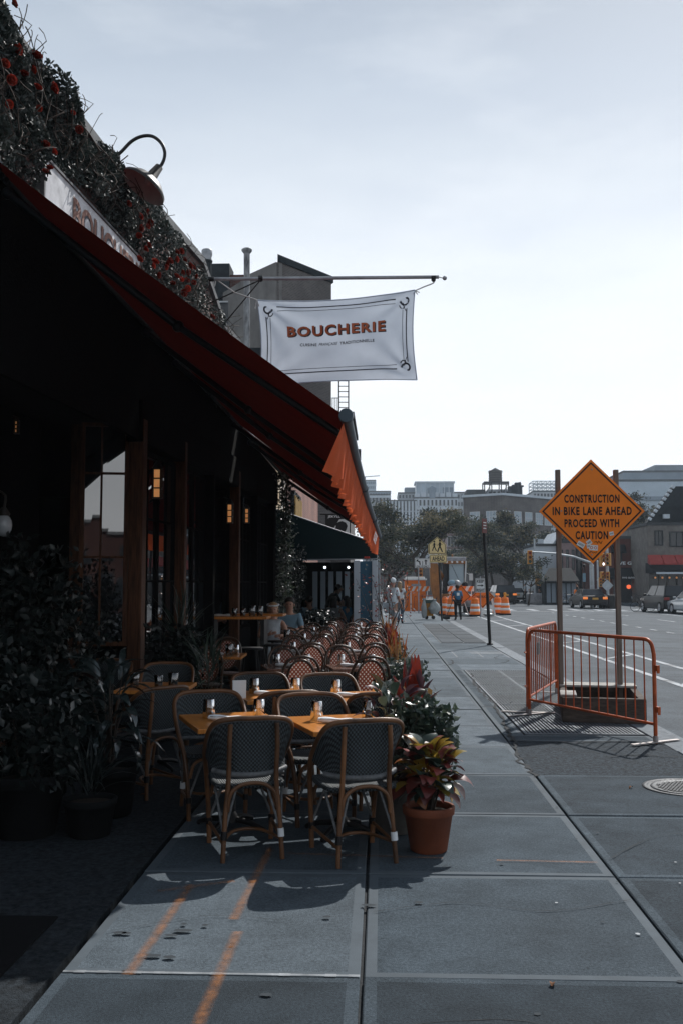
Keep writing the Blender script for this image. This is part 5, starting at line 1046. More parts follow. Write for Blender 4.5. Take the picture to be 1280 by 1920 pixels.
# ------------------------------------------------------------------ potted plants
M['terracotta'] = pm('terracotta', (.17, .050, .024), .75, .25, 6, .15, 60, dirt=.25); M['pot_grey'] = pm('grey_fibre_pot', (.12, .115, .105), .8, .25, 7, .2, 60, dirt=.3); M['pot_dark'] = pm('dark_pot', (.009, .010, .011), .9, .2, 7, .2, spec=.1); M['soil'] = pm('soil', (.025, .018, .013), .95, .4, 30, .8)
LV = {k: leaf_mat('leaf_' + k, *v) for k, v in dict(
    yellow=((.44, .25, .03), (.13, .14, .03), .35, .3), orange=((.36, .09, .02), (.13, .07, .02), .35, .3), maroon=((.06, .012, .012), (.14, .025, .02), .35, .2), pinkred=((.30, .07, .06), (.12, .03, .025), .35, .25),
    darkgreen=((.022, .04, .032), (.04, .06, .045), .3, .2), crimson=((.25, .032, .014), (.12, .014, .012), .35, .35), purple=((.05, .02, .03), (.10, .05, .06), .35, .2), green=((.05, .075, .05), (.08, .10, .07), .4, .25), straw=((.30, .16, .05), (.2, .12, .05), .5, .3), grey=((.10, .115, .11), (.17, .18, .175), .45, .25)).items()}
def blade(L_, w, curl=.25, fold=.25, tipw=.0, n=7, wav=.0):
    """one leaf along +x from its stalk: a folded, curling lens shape"""
    vs = []; fs = []; z = 0; x = 0; a = .5
    for i in range(n + 1):
        t = i / n; hw = w * .5 * (math.sin(math.pi * min(1, t * .96 + .04)) ** .8) * (1 - .25 * t) if 0 < i < n else .004
        vs += [(x, -hw, z + fold * hw + wav * math.sin(i * 2.2)), (x, 0, z), (x, hw, z + fold * hw - wav * math.sin(i * 2.2))]; x += math.cos(a) * L_ / n; z += math.sin(a) * L_ / n; a -= curl * 4.2 / n
    for i in range(n):
        q = 3 * i; fs += [(q, q + 3, q + 4, q + 1), (q + 1, q + 4, q + 5, q + 2)]
    return vs, fs
def blade_mesh(mat, *a, **k): m = MB(); v, f = blade(*a, **k); m.add(v, f, 0, True); return m.mesh('leaf', LV[mat])
def pot(t, r0, r1, h, mat, n=28, z0=0.0):
    b = MB(); b.lathe([(r0 * .9, z0), (r0, z0 + .01), (r1 * .93, z0 + h * .80), (r1 * .96, z0 + h * .805), (r1, z0 + h * .83), (r1 * 1.02, z0 + h * .97), (r1, z0 + h), (r1 * .9, z0 + h), (r1 * .88, z0 + h * .86)], n, capb=True); part('pot', b, M[mat], t)
    b = MB(); b.lathe([(.0, z0 + h * .88), (r1 * .5, z0 + h * .885), (r1 * .885, z0 + h * .865)], n); part('soil', b, M['soil'], t)
def leaves_on(t, meshes, n, z0, z1, spread, r_, el=(10, 70), sc=(.8, 1.2), jit=.0, stems=True, weights=None):
    sm = MB()
    for i in range(n):
        a = i * 2.39996 + r_.uniform(-.4, .4); f = (i + .5) / n; z = z0 + (z1 - z0) * f; e = R(el[0] + (el[1] - el[0]) * f + r_.uniform(-12, 12)); rad = spread * r_.uniform(.1, 1.0)
        p = Vector((rad * math.cos(a) + r_.uniform(-jit, jit), rad * math.sin(a) + r_.uniform(-jit, jit), z)); me = r_.choices(meshes, weights)[0] if weights else r_.choice(meshes)
        o = link('leaf', me, t, p); o.rotation_euler = (Matrix.Rotation(a + r_.uniform(-.5, .5), 4, 'Z') @ Matrix.Rotation(-e, 4, 'Y') @ Matrix.Rotation(r_.uniform(-.5, .5), 4, 'X')).to_euler(); s = r_.uniform(*sc); o.scale = (s, s, s)
        if stems and i % 3 == 0: sm.tube([(p.x * .2, p.y * .2, z0 - .12), (p.x * .6, p.y * .6, (z0 + z) / 2), p], [.008, .006, .003], 5, caps=False)
    if stems: part('stem', sm, M['twig'], t, kind='stuff')
r_ = random.Random(2)
t = thing('potted_croton', 'croton with yellow, orange and maroon leaves in a terracotta pot', 'plant', (.295, 6.46, 0)); pot(t, .118, .165, .285, 'terracotta')
leaves_on(t, [blade_mesh('yellow', .16, .125, .34, .2), blade_mesh('orange', .15, .115, .4, .2), blade_mesh('maroon', .17, .125, .42, .16), blade_mesh('pinkred', .17, .115, .48, .12), blade_mesh('darkgreen', .15, .12, .34, .2)], 120, .36, .62, .13, r_, (-25, 60), (.75, 1.15), .03, True, [5, 2, 5, 2, 4])
def shrub_cloud(t, c, rad, n, s, mats, seed, up=.3, lobes=9, name='foliage'):
    g = np.random.default_rng(seed); lc = g.uniform(-1, 1, (lobes, 3)) * np.array(rad) * .72; k = g.integers(0, lobes, n); p = np.array(c) + lc[k] + np.clip(g.normal(size=(n, 3)), -1.7, 1.7) * np.array(rad) * .26
    p[:, 2] = np.maximum(p[:, 2], .12); o = link(name, leaf_mesh(name, list(p), g.uniform(.65, 1.3, n) * s, [LV[m] for m in mats], seed, .55, None, up), t); o['kind'] = 'stuff'
    sm = MB()
    for q in lc[:7]: sm.tube([(c[0] * .3, c[1] * .3, .1), (c[0] + q[0] * .5, c[1] + q[1] * .5, c[2] * .6), (c[0] + q[0], c[1] + q[1], c[2] + q[2])], [.012, .008, .003], 5, caps=False)
    part('stem', sm, M['twig'], t, kind='stuff')
t = thing('potted_shrub', 'dark glossy shrub in a low grey pot behind the croton', 'plant', (.10, 6.98, 0)); pot(t, .16, .205, .37, 'pot_grey'); shrub_cloud(t, (.19, .02, .64), (.20, .20, .33), 1500, .065, ['darkgreen', 'darkgreen', 'green'], 3)
leaves_on(t, [blade_mesh('darkgreen', .14, .085, .3, .3), blade_mesh('purple', .18, .09, .4, .25), blade_mesh('green', .12, .07, .3, .3)], 60, .45, .96, .22, r_, (-10, 60), (.7, 1.1), .05, True)
t = thing('cordyline', 'red-leaved cordyline rising above the dark shrub', 'plant', (.24, 7.5, 0)); pot(t, .13, .17, .30, 'terracotta')
leaves_on(t, [blade_mesh('crimson', .40, .085, .12, .5), blade_mesh('purple', .36, .085, .22, .45), blade_mesh('maroon', .34, .09, .2, .4)], 20, .58, .84, .05, r_, (28, 85), (.75, 1.1), .02, True, [5, 3, 2])
shrub_cloud(t, (.02, .1, .52), (.20, .20, .2), 420, .06, ['green', 'darkgreen', 'grey'], 8)
def small_pot_plant(y, x, kind, seed, label):
    rr = random.Random(seed); t = thing('potted_plant', label, 'plant', (x, y, 0), 0, 'potted plants along the terrace edge'); pot(t, .14, .19, .30, rr.choice(['pot_grey', 'terracotta', 'pot_grey']), 18)
    if kind == 'bush': shrub_cloud(t, (.02, 0, .60), (.27, .30, .24), 900, .07, ['green', 'darkgreen', 'grey', 'darkgreen'], seed, .5)
    elif kind == 'pale': shrub_cloud(t, (.03, 0, .56), (.25, .28, .2), 700, .075, ['grey', 'green', 'straw', 'grey'], seed, .4)
    elif kind == 'spiky':
        shrub_cloud(t, (0, 0, .5), (.25, .26, .18), 500, .065, ['green', 'grey', 'straw'], seed, .4); leaves_on(t, [blade_mesh('straw', .42, .02, .05, .3), blade_mesh('orange', .38, .024, .08, .3)], 34, .42, .62, .12, rr, (25, 80), (.7, 1.15), .06, False)
    elif kind == 'red':
        shrub_cloud(t, (0, 0, .5), (.24, .26, .16), 400, .06, ['darkgreen', 'green', 'maroon'], seed, .4); leaves_on(t, [blade_mesh('crimson', .34, .085, .14, .45), blade_mesh('maroon', .3, .08, .2, .45), blade_mesh('orange', .3, .08, .16, .4)], 20, .48, .72, .08, rr, (20, 85), (.7, 1.1), .04, False)
    return t
small_pot_plant(9.1, .16, 'pale', 21, 'pale feathery potted plant just behind the red cordyline'); small_pot_plant(10.3, .19, 'bush', 22, 'round dark green potted bush with small glossy leaves by the first red chairs'); small_pot_plant(11.5, .22, 'bush', 23, 'grey-green potted bush, second beyond the cordyline'); small_pot_plant(13.0, .2, 'pale', 24, 'pale variegated potted plant below the spiky straw-leaved one')
small_pot_plant(14.6, .22, 'spiky', 25, 'spiky potted plant with straw and orange blades'); small_pot_plant(16.4, .16, 'red', 26, 'red-leaved potted plant beyond the spiky one'); small_pot_plant(18.2, .14, 'pale', 27, 'pale potted plant between the two red-leaved ones'); small_pot_plant(20.0, .12, 'red', 28, 'farthest red-leaved potted plant near the bare shrub'); small_pot_plant(21.6, .1, 'spiky', 29, 'straw-leaved potted plant at the foot of the bare shrub')
t = thing('bare_shrub', 'bare twiggy shrub with sparse pale blossoms beside the white columns', 'plant', (.12, 22.4, 0)); b = MB(); rr = random.Random(6); ends = []
for k in range(9):
    q = [Vector((rr.uniform(-.05, .05), 0, .3))]; d = Vector((rr.uniform(-.35, .45), rr.uniform(-.3, .3), 1)).normalized()
    for i in range(6): d = (d + Vector((rr.uniform(-.4, .4), rr.uniform(-.4, .4), rr.uniform(-.1, .4)))).normalized(); q.append(q[-1] + d * rr.uniform(.2, .36)); ends += [q[-1]] if i > 1 else []
    b.tube(q, [.016 - .002 * i for i in range(7)], 5, caps=False)
part('branches', b, M['bark'], t, kind='stuff'); pot(t, .15, .2, .32, 'pot_grey', 18); g = np.random.default_rng(2); pts = [np.array(e) + g.normal(size=3) * .12 for e in ends for _ in range(9)]; o = link('blossoms', leaf_mesh('blossoms', pts, g.uniform(.04, .09, len(pts)), [LV['grey'], LV['maroon'], LV['pinkred']], 2), t); o['kind'] = 'stuff'
# shaded planting by the storefront
LV['shade'] = leaf_mat('leaf_shade', (.004, .007, .0065), (.009, .014, .013), .4, .08, spec=.2); LV['shade_pale'] = leaf_mat('leaf_shade_pale', (.010, .016, .015), (.02, .028, .027), .3, .1, spec=.4)  # near-black copies of the leaf colours, with the shade put into them
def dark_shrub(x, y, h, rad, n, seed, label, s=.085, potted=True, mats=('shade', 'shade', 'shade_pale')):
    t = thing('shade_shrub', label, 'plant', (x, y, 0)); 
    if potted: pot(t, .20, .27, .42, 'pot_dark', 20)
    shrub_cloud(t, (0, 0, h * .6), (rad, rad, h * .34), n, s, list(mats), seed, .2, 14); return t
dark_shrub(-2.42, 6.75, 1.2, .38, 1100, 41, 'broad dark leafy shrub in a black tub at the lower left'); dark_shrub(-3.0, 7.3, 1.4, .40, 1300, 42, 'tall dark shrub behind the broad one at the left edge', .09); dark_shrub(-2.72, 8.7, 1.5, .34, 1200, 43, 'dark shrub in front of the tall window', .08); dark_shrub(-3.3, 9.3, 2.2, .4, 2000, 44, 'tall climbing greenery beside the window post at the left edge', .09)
t = thing('drooping_plant', 'rubbery plant with long drooping glossy leaves beside the sideways chair', 'plant', (-2.02, 7.35, 0)); pot(t, .17, .22, .36, 'pot_dark', 20); LV['gloss'] = leaf_mat('leaf_gloss', (.012, .022, .022), (.03, .042, .042), .16, .1, spec=.8)
leaves_on(t, [blade_mesh('gloss', .36, .085, .42, .2), blade_mesh('gloss', .30, .09, .5, .2), blade_mesh('gloss', .4, .07, .36, .25)], 46, .5, 1.04, .12, random.Random(14), (-30, 50), (.75, 1.15), .05, True)
t = thing('grassy_plant', 'low plant with thin arching blades on the shaded paving', 'plant', (-1.98, 6.75, 0)); pot(t, .14, .18, .25, 'pot_dark', 18); leaves_on(t, [blade_mesh('shade', .5, .02, .32, .3), blade_mesh('shade_pale', .42, .018, .38, .3)], 40, .26, .4, .08, random.Random(15), (25, 80), (.7, 1.1), .04, False)
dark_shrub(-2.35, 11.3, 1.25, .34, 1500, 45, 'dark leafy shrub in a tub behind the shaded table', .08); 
t = thing('grassy_plant', 'spiky plant with thin shining blades right of the shaded shrub', 'plant', (-1.92, 11.0, 0)); pot(t, .16, .21, .34, 'pot_grey', 18); leaves_on(t, [blade_mesh('darkgreen', .5, .026, .34, .3), blade_mesh('green', .44, .022, .4, .3), blade_mesh('darkgreen', .5, .03, .3, .3)], 64, .5, .85, .12, random.Random(16), (5, 80), (.7, 1.1), .06, False)
t = thing('fan_palm', 'small dark fan palm standing before the second storefront window', 'plant', (-2.5, 12.3, 0)); pot(t, .16, .21, .34, 'pot_dark', 18); leaves_on(t, [blade_mesh('darkgreen', .55, .03, .16, .4)], 50, .7, 1.25, .08, random.Random(17), (-5, 85), (.7, 1.1), .05, True)
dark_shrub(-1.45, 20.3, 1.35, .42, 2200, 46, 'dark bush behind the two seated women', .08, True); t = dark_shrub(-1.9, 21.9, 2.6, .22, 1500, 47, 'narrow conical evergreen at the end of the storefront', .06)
t = thing('corner_vine', 'dark creeper climbing the last post of the storefront', 'vine', (FX(20.9) + .25, 20.9, 0)); g = np.random.default_rng(5); n = 2600; pts = np.stack([g.normal(size=n) * .10, g.normal(size=n) * .14, g.random(n) ** .9 * 4.0 + .1], 1); o = link('leaves', leaf_mesh('leaves', list(pts), g.uniform(.05, .1, n), [LV['darkgreen'], LV['green'], LV['darkgreen'], LV['grey']], 5), t); o['kind'] = 'stuff'
b = MB(); [b.tube([(x, 0, 0), (x * .5, .05, 2), (-x, 0, 4)], .012, 5) for x in (-.06, .05)]; part('stem', b, M['twig'], t, kind='stuff')
# warm lanterns on the storefront
def lantern(p, label, s=1.0):
    t = thing('wall_lantern', label, 'lantern', p, 0, 'lit wall lanterns'); b = MB(); h = .42 * s; w = .11 * s
    for sx in (-1, 1):
        for sy in (-1, 1): b.box((sx * w / 2, sy * w / 2, 0), (.018, .018, h))
    for z in (-h / 2, -h / 6, h / 6, h / 2): b.box((0, 0, z), (w + .02, w + .02, .016))
    part('frame', b, M['black'], t); b = MB(); b.box((0, 0, 0), (w * .8, w * .8, h * .94)); part('glass', b, M['warm_light'], t); b = MB(); b.lathe([(w * .8, h / 2 + .01), (.02, h / 2 + .12 * s)], 8, sm=False); b.tube([(0, 0, h / 2 + .1 * s), (-.15 * s, 0, h / 2 + .16 * s)], .012, 5); part('cap', b, M['black'], t); return t
lantern((FX(11.95) + .12, 11.95, 2.93), 'lit amber wall lantern between the first and second storefront posts', .85); lantern((FX(15.9) + .16, 15.9, 2.84), 'small lit amber lantern by the folded storefront leaves', .72); lantern((FX(17.3) + .16, 17.3, 2.9), 'lit amber lantern on the far storefront windows', .6); lantern((-3.72, 9.85, 3.3), 'dim amber lantern half hidden by leaves at the left edge', .3)
lb = thing('globe_lamp', 'white glass globe lamp with a metal cap at the left edge', 'lamp', P(7, 975, 9.2)); b = MB(); b.ball((0, 0, -.05), (.08, .08, .11), 14, k=8); part('globe', b, pm('opal_glass', (.35, .38, .40), .25, .05, coat=.5), lb); b = MB(); b.lathe([(.05, .04), (.06, .06), (.02, .12)], 12); b.tube(smooth_pts([(0, 0, .11), (.0, .02, .24), (-.12, .05, .3)], 3), .012, 6); part('bracket', b, M['lamp_grey'], lb)
# ------------------------------------------------------------------ orange barricades and the construction sign
M['orange_paint'] = pm('orange_steel_paint', (.40, .075, .018), .42, .3, 9, .08, 50, dirt=.35); M['orange_sign'] = pm('orange_sign_sheet', (.80, .20, .008), .45, .10, 2.5, .03, 40); M['sign_black'] = pm('sign_black', (.010, .010, .010), .6, .1)
M['grey_wood'] = pm('weathered_post_wood', (.13, .11, .095), .9, .6, 6, .6, 40, stretch=(8, 8, .7), dirt=.5, col2=(.22, .17, .14)); M['timber'] = pm('stained_timber', (.075, .060, .050), .85, .5, 5, .5, 40, stretch=(.8, 6, 6), dirt=.5); M['timber_pale'] = pm('pale_timber_top', (.33, .32, .30), .85, .3, 6, .3, 40, dirt=.4); M['steel_foot'] = pm('galvanised_foot', (.33, .30, .29), .5, .3, 9, .1, metal=.4)
def barricade(label, a, c, plate=False):
    """crowd-control barrier from a to c: bent tube frame, vertical bars, flat feet"""
    a, c = Vector(a), Vector(c); d = c - a; L_ = d.length; t = thing('crowd_barrier', label, 'barrier', a, math.atan2(d.y, d.x), 'orange crowd barriers'); H, z0, q = 1.10, .20, .16
    b = MB(); b.tube([(0, 0, 0)] + smooth_pts([(0, 0, H - q), (.03, 0, H - .06), (q * .55, 0, H - .01), (q, 0, H)], 3) + smooth_pts([(L_ - q, 0, H), (L_ - q * .55, 0, H - .01), (L_ - .03, 0, H - .06), (L_, 0, H - q)], 3) + [(L_, 0, 0)], .0215, 10); part('frame', b, M['orange_paint'], t)
    b = MB(); b.tube([(0, 0, z0), (L_, 0, z0)], .017, 8); part('bottom_rail', b, M['orange_paint'], t)
    n = int(L_ / .155)
    for i in range(1, n):
        b = MB(); x = L_ * i / n; b.tube([(x, 0, z0 + .012), (x, 0, H - .012)], .0085, 6); part('bar', b, M['orange_paint'], t)
    for x in (0, L_):
        b = MB(); b.box((x, 0, .012), (.05, .70, .012), rz=R(8)); b.cyl((x, 0, .018), (x, 0, .08), .028, .028, 10); part('foot', b, M['steel_foot'], t)
    for z in (.36, .80):
        b = MB(); b.box((L_ + .045, 0, z), (.05, .035, .06)); b.box((L_ + .065, 0, z - .03), (.012, .03, .05)); part('hook', b, M['orange_paint'], t)
        b = MB(); b.tube([(-.045 + .028 * math.cos(k * 2 * math.pi / 12), .028 * math.sin(k * 2 * math.pi / 12), z) for k in range(12)], .007, 6, closed=True); part('ring', b, M['orange_paint'], t)
    if plate:
        b = MB(); b.box((L_ * .32, -.014, .80), (.22, .006, .17)); part('plate', b, pm('barrier_plate', (.05, .03, .025), .5, .2, 20), t)
    return t
barricade('orange crowd barrier in front, running diagonally across the timber box', G(992, 1341), G(1229, 1394))
barricade('orange crowd barrier with a dark plate, running away from the corner of the front one', G(989, 1337), G(1043, 1300), True)
sp = thing('timber_box', 'weathered timber box frame on the grating holding the sign posts' , 'timber box', (2.85, 13.2, 0)); BX = Matrix.Translation((2.86, 13.25, 0)) @ Matrix.Rotation(R(-9), 4, 'Z')
for nm, c, s, mt in (('plank', (0, -.88, .15), (1.0, .09, .30), 'timber'), ('plank', (0, .88, .15), (1.0, .09, .30), 'timber'), ('plank', (-.46, 0, .15), (.09, 1.66, .298), 'timber'), ('plank', (.46, 0, .15), (.09, 1.66, .298), 'timber'), ('top_board', (0, .55, .318), (1.02, .42, .03), 'timber_pale'), ('top_board', (-.42, -.62, .318), (.2, .5, .03), 'timber_pale')):
    b = MB(); b.box(c, s, M=BX, bev=.008); part(nm, b, M[mt], sp, world=True)
YP = 13.75; q0, q1 = P(1051.5, 1308, YP), P(1162, 1308, YP); sgn = thing('construction_sign', 'orange diamond warning sign on two weathered wooden posts', 'sign', (2.9, 13.6, 0))
for u in (1051.5, 1162):
    a, c = P(u, 1300, YP), P(u + (1 if u < 1100 else -1), 881, YP); b = MB(); b.box((a.x, YP, c.z / 2 + .03), (.062, .085, c.z - .06), bev=.006); part('post', b, M['grey_wood'], sgn, world=True)
SC0 = P(1109, 958.5, YP - .09); hd = 97.5 * (YP - .09) / FPX; SR = Matrix.Translation(SC0)
b = MB(); b.prism([(0, 0, -hd), (hd, 0, 0), (0, 0, hd), (-hd, 0, 0)], (0, .018, 0), M=SR); part('plate', b, M['orange_sign'], sgn, world=True)
b = MB(); o1, o2 = hd * .945, hd * .905; dm = lambda r: [Vector((0, -.003, -r)), Vector((r, -.003, 0)), Vector((0, -.003, r)), Vector((-r, -.003, 0))]; d1, d2 = dm(o1), dm(o2)
for i in range(4): b.face([SR @ d1[i], SR @ d1[(i + 1) % 4], SR @ d2[(i + 1) % 4], SR @ d2[i]])
part('border', b, M['sign_black'], sgn, world=True)
px_ = (YP - .09) / FPX
for s_, u, v, w in (('CONSTRUCTION', 1109, 935, 102), ('IN BIKE LANE AHEAD', 1109.5, 958, 146), ('PROCEED WITH', 1109, 981, 101), ('CAUTION', 1109, 1003.5, 60)):
    c = P(u, v, YP - .094); lettering(s_, w * px_, 15.5 * px_, M['sign_black'], sgn, lambda x, y: (c.x + x, c.y, c.z + y), .035, spacing=1.18)
M['sticker'] = pm('white_sticker', (.62, .64, .63), .5, .1); M['sticker_red'] = pm('red_sticker_ink', (.45, .05, .03), .5, .1); M['sticker_blue'] = pm('blue_sticker_ink', (.03, .06, .10), .5, .1)
for k, (u, v, w, h, rz) in enumerate(((1088.5, 1021, 14, 9, -30), (1146, 1000.5, 8, 7, 12), (1104, 1017, 9, 9, 35), (1112, 1027, 16, 10, -4), (1103, 1024, 7, 8, 10))):
    b = MB(); c = P(u, v, YP - .0935 - .0006 * k); T = Matrix.Translation(c) @ Matrix.Rotation(R(-rz), 4, 'Y'); w *= px_; h *= px_; b.box((0, 0, 0), (w, .001, h), M=T); s_ = part('sticker', b, M['sticker'], sgn, world=True)
    b = MB()
    if k in (3,): [b.lathe([(.013, 0), (.021, 0)], 10, M=T @ Matrix.Translation((x, -.0016, 0)) @ Matrix.Rotation(R(90), 4, 'X')) for x in (-.026, .028)]
    else: [b.face([T @ Vector((w * (-.38 + .16 * i), -.0016, -h * .2)), T @ Vector((w * (-.30 + .16 * i), -.0016, -h * .22)), T @ Vector((w * (-.28 + .16 * i), -.0016, h * .22)), T @ Vector((w * (-.36 + .16 * i), -.0016, h * .2))]) for i in range(5)]
    part('print', b, M['sticker_red'] if k == 3 else M['sticker_blue'], s_, world=True, kind='stuff')
b = MB(); rr = random.Random(9)
for (u, v) in ((1120, 1017), (1110, 1036)):
    q = [P(u - 7 + 2.2 * i, v + rr.uniform(-3, 3), YP - .0945) for i in range(8)]
    for a, c in zip(q[:-1], q[1:]): b.tube([a, c], .0035, 4)
part('scribble', b, M['sign_black'], sgn, world=True, kind='stuff')
for u, v in ((1109, 880), (1109, 1040), (1052, 958), (1162, 958)):
    b = MB(); c = P(u, v, YP - .095); b.ball(c, .012, 6, k=4); part('bolt', b, M['steel_foot'], sgn, world=True)
# ------------------------------------------------------------------ people
M['skin'] = pm('skin', (.36, .20, .14), .5, .12, 12); M['skin_dark'] = pm('skin_dark', (.11, .06, .04), .5, .12, 12); M['hair_dark'] = pm('dark_hair', (.02, .015, .012), .5, .3, 30); M['hair_fair'] = pm('fair_hair', (.30, .20, .11), .5, .3, 30); M['cloth_white'] = pm('white_cotton', (.56, .60, .63), .9, .1, 14, .3, 60); M['cloth_pale'] = pm('pale_grey_cotton', (.42, .47, .51), .9, .12, 14, .3, 60); M['cloth_blue'] = pm('blue_cotton', (.03, .13, .24), .9, .15, 14, .3, 60); M['denim'] = pm('blue_denim', (.04, .075, .11), .9, .2, 18, .3, 90); M['cloth_black'] = pm('black_cloth', (.008, .009, .010), .85, .2, 14, .2); M['cloth_sky'] = pm('light_blue_cotton', (.16, .26, .33), .9, .15, 14, .3, 60); M['eye'] = pm('eye_dark', (.01, .008, .007), .2, .1)
def skin_mesh(name, verts, edges, radii, mat, parent, sub=2, extra=None):
    me = bpy.data.meshes.new(name + '_chain'); me.from_pydata([tuple(v) for v in verts], edges, []); o = bpy.data.objects.new(name + '_chain', me); C.objects.link(o); o.modifiers.new('skin', 'SKIN'); sv = me.skin_vertices[0].data
    for i, r in enumerate(radii): sv[i].radius = (r, r) if isinstance(r, (int, float)) else r
    sv[0].use_root = True; ss = o.modifiers.new('sub', 'SUBSURF'); ss.levels = sub; ss.render_levels = sub
    dg = bpy.context.evaluated_depsgraph_get(); dg.update(); e = o.evaluated_get(dg); m2 = e.to_mesh(); mb = MB(); mb.add([v.co.copy() for v in m2.vertices], [tuple(p.vertices) for p in m2.polygons], 0, True); e.to_mesh_clear(); bpy.data.objects.remove(o); bpy.data.meshes.remove(me)
    if extra: extra(mb)
    return part(name, mb, mat, parent)
STAND = dict(pelvis=(0, 0, .95), spine=(0, -.01, 1.13), chest=(0, 0, 1.32), neck=(0, -.005, 1.47), jaw=(0, .02, 1.545), head=(0, .025, 1.63), top=(0, .015, 1.705), shL=(-.175, 0, 1.415), elL=(-.235, -.03, 1.13), wrL=(-.24, .06, .88), haL=(-.235, .085, .81), shR=(.175, 0, 1.415), elR=(.235, -.03, 1.13), wrR=(.24, .06, .88), haR=(.235, .085, .81), hiL=(-.095, 0, .91), knL=(-.10, .03, .50), anL=(-.10, -.03, .085), toL=(-.11, .12, .035), hiR=(.095, 0, .91), knR=(.10, .03, .50), anR=(.10, -.03, .085), toR=(.11, .12, .035))
RAD = dict(pelvis=(.155, .125), spine=(.14, .115), chest=(.16, .125), neck=.055, jaw=.068, head=.092, top=.062, shL=.062, elL=.043, wrL=.029, haL=.032, shR=.062, elR=.043, wrR=.029, haR=.032, hiL=.095, knL=.06, anL=.042, toL=.036, hiR=.095, knR=.06, anR=.042, toR=.036)
BONES = [('pelvis', 'spine'), ('spine', 'chest'), ('chest', 'neck'), ('neck', 'jaw'), ('jaw', 'head'), ('head', 'top')] + [(a + s, b_ + s) for s in 'LR' for a, b_ in (('sh', 'el'), ('el', 'wr'), ('wr', 'ha'), ('hi', 'kn'), ('kn', 'an'), ('an', 'to'))] + [('chest', 'shL'), ('chest', 'shR'), ('pelvis', 'hiL'), ('pelvis', 'hiR')]
def person(label, loc, rz, pose=None, shirt='cloth_white', legs='denim', shorts=False, sleeve=1.0, skin='skin', hair='hair_dark', hairlen=0, cap=None, bulk=1.0, scale=1.0, shoes='cloth_black', group=None, noleg=False):
    J = {k: Vector(v) for k, v in STAND.items()}; J.update({k: Vector(v) for k, v in (pose or {}).items()}); t = thing('person', label, 'person', loc, rz, group); t.scale = (scale,) * 3
    names = list(J); ix = {n: i for i, n in enumerate(names)}
    def hands(mb):
        for s in 'LR':
            w, h = J['wr' + s], J['ha' + s]; d = (h - w).normalized(); sd_ = d.cross(Vector((0, 1, .2))).normalized(); pn = d.cross(sd_)
            for k, (o, l) in enumerate(((-.021, .062), (-.007, .074), (.007, .070), (.020, .055))): p = h + sd_ * o; mb.tube([p, p + d * l * .55, p + d * l * .85 + pn * .02, p + d * l + pn * .035], [.0085, .008, .0075, .006], 5)
            p = w.lerp(h, .5) + sd_ * -.024; mb.tube([p, p + d * .03 - sd_ * .022, p + d * .06 - sd_ * .024], [.010, .009, .007], 5)
        f = (J['head'] - J['jaw']); n_ = J['head'] + face * .082; mb.ball(n_ + Vector((0, 0, -.012)) + face * .012, (.013, .016, .022), 6, k=4)
        for s in (-1, 1): mb.ball(J['head'] + side * s * .092 + Vector((0, 0, -.01)), (.012, .02, .03), 6, k=4)
    hv = (J['head'] - J['neck']); face = Vector((0, 1, 0))
    if pose and 'look' in pose: face = Vector(pose['look']).normalized(); J.pop('look'); names = list(J); ix = {n: i for i, n in enumerate(names)}
    side = face.cross(Vector((0, 0, 1))).normalized()
    rad = [(tuple(x * (bulk if n in ('pelvis', 'spine', 'chest') else 1) for x in RAD[n]) if isinstance(RAD[n], tuple) else RAD[n]) for n in names]
    order = ['pelvis'] + [n for n in names if n != 'pelvis']; ix = {n: i for i, n in enumerate(order)}; rd = dict(zip(names, rad))
    skin_mesh('body', [J[n] for n in order], [(ix[a], ix[c]) for a, c in BONES], [rd[n] for n in order], M[skin], t, 2, hands)
    def shell(name, keys, bones, mat, add, extra=()):
        ks = list(keys); V = [J[k] for k in ks]; rr_ = [tuple(x + add for x in rd[k]) if isinstance(rd[k], tuple) else rd[k] + add for k in ks]; E = [(ks.index(a), ks.index(c)) for a, c in bones]
        for (base, tgt, f, r) in extra: V.append(J[base].lerp(J[tgt], f)); rr_.append(r); E.append((ks.index(base), len(V) - 1))
        return skin_mesh(name, V, E, rr_, M[mat], t, 2)
    sl_ = [('shL', 'elL', sleeve * .8, .058), ('shR', 'elR', sleeve * .8, .058)] if sleeve else []
    sk = ['chest', 'spine', 'pelvis', 'shL', 'shR'] if sleeve else ['chest', 'spine', 'pelvis']
    shell('shirt', sk, [('chest', 'spine'), ('spine', 'pelvis')] + ([('chest', 'shL'), ('chest', 'shR')] if sleeve else []), shirt, .018, sl_ + [('chest', 'neck', .55, .07)])
    if not noleg:
        if shorts: shell('shorts', ['pelvis', 'hiL', 'hiR'], [('pelvis', 'hiL'), ('pelvis', 'hiR')], legs, .022, [('hiL', 'knL', .55, .10), ('hiR', 'knR', .55, .10), ('hiL', 'knL', .95, .095), ('hiR', 'knR', .95, .095)])
        else: shell('trousers', ['pelvis', 'hiL', 'hiR', 'knL', 'knR', 'anL', 'anR'], [('pelvis', 'hiL'), ('pelvis', 'hiR'), ('hiL', 'knL'), ('hiR', 'knR'), ('knL', 'anL'), ('knR', 'anR')], legs, .017)
        for s in 'LR': b = MB(); a, c = J['an' + s], J['to' + s]; b.tube([a + (a - c) * .25 + Vector((0, 0, -.035)), a + Vector((0, 0, -.02)), c + Vector((0, 0, .012)), c + (c - a) * .35], [.04, .052, .048, .03], 8); part('shoe', b, M[shoes], t)
    b = MB(); hc = J['head'].lerp(J['top'], .35); b.ball(hc - face * .040 + Vector((0, 0, .026)), (.096, .096, .092), 14, k=8)
    if hairlen:
        b.tube([hc - face * .06, hc - face * .085 + Vector((0, 0, -.12)), hc - face * .08 + Vector((0, 0, -.12 - hairlen * .5)), hc - face * .07 + Vector((0, 0, -.12 - hairlen))], [.095, .095, .085, .04], 10)
    part('hair', b, M[hair], t)
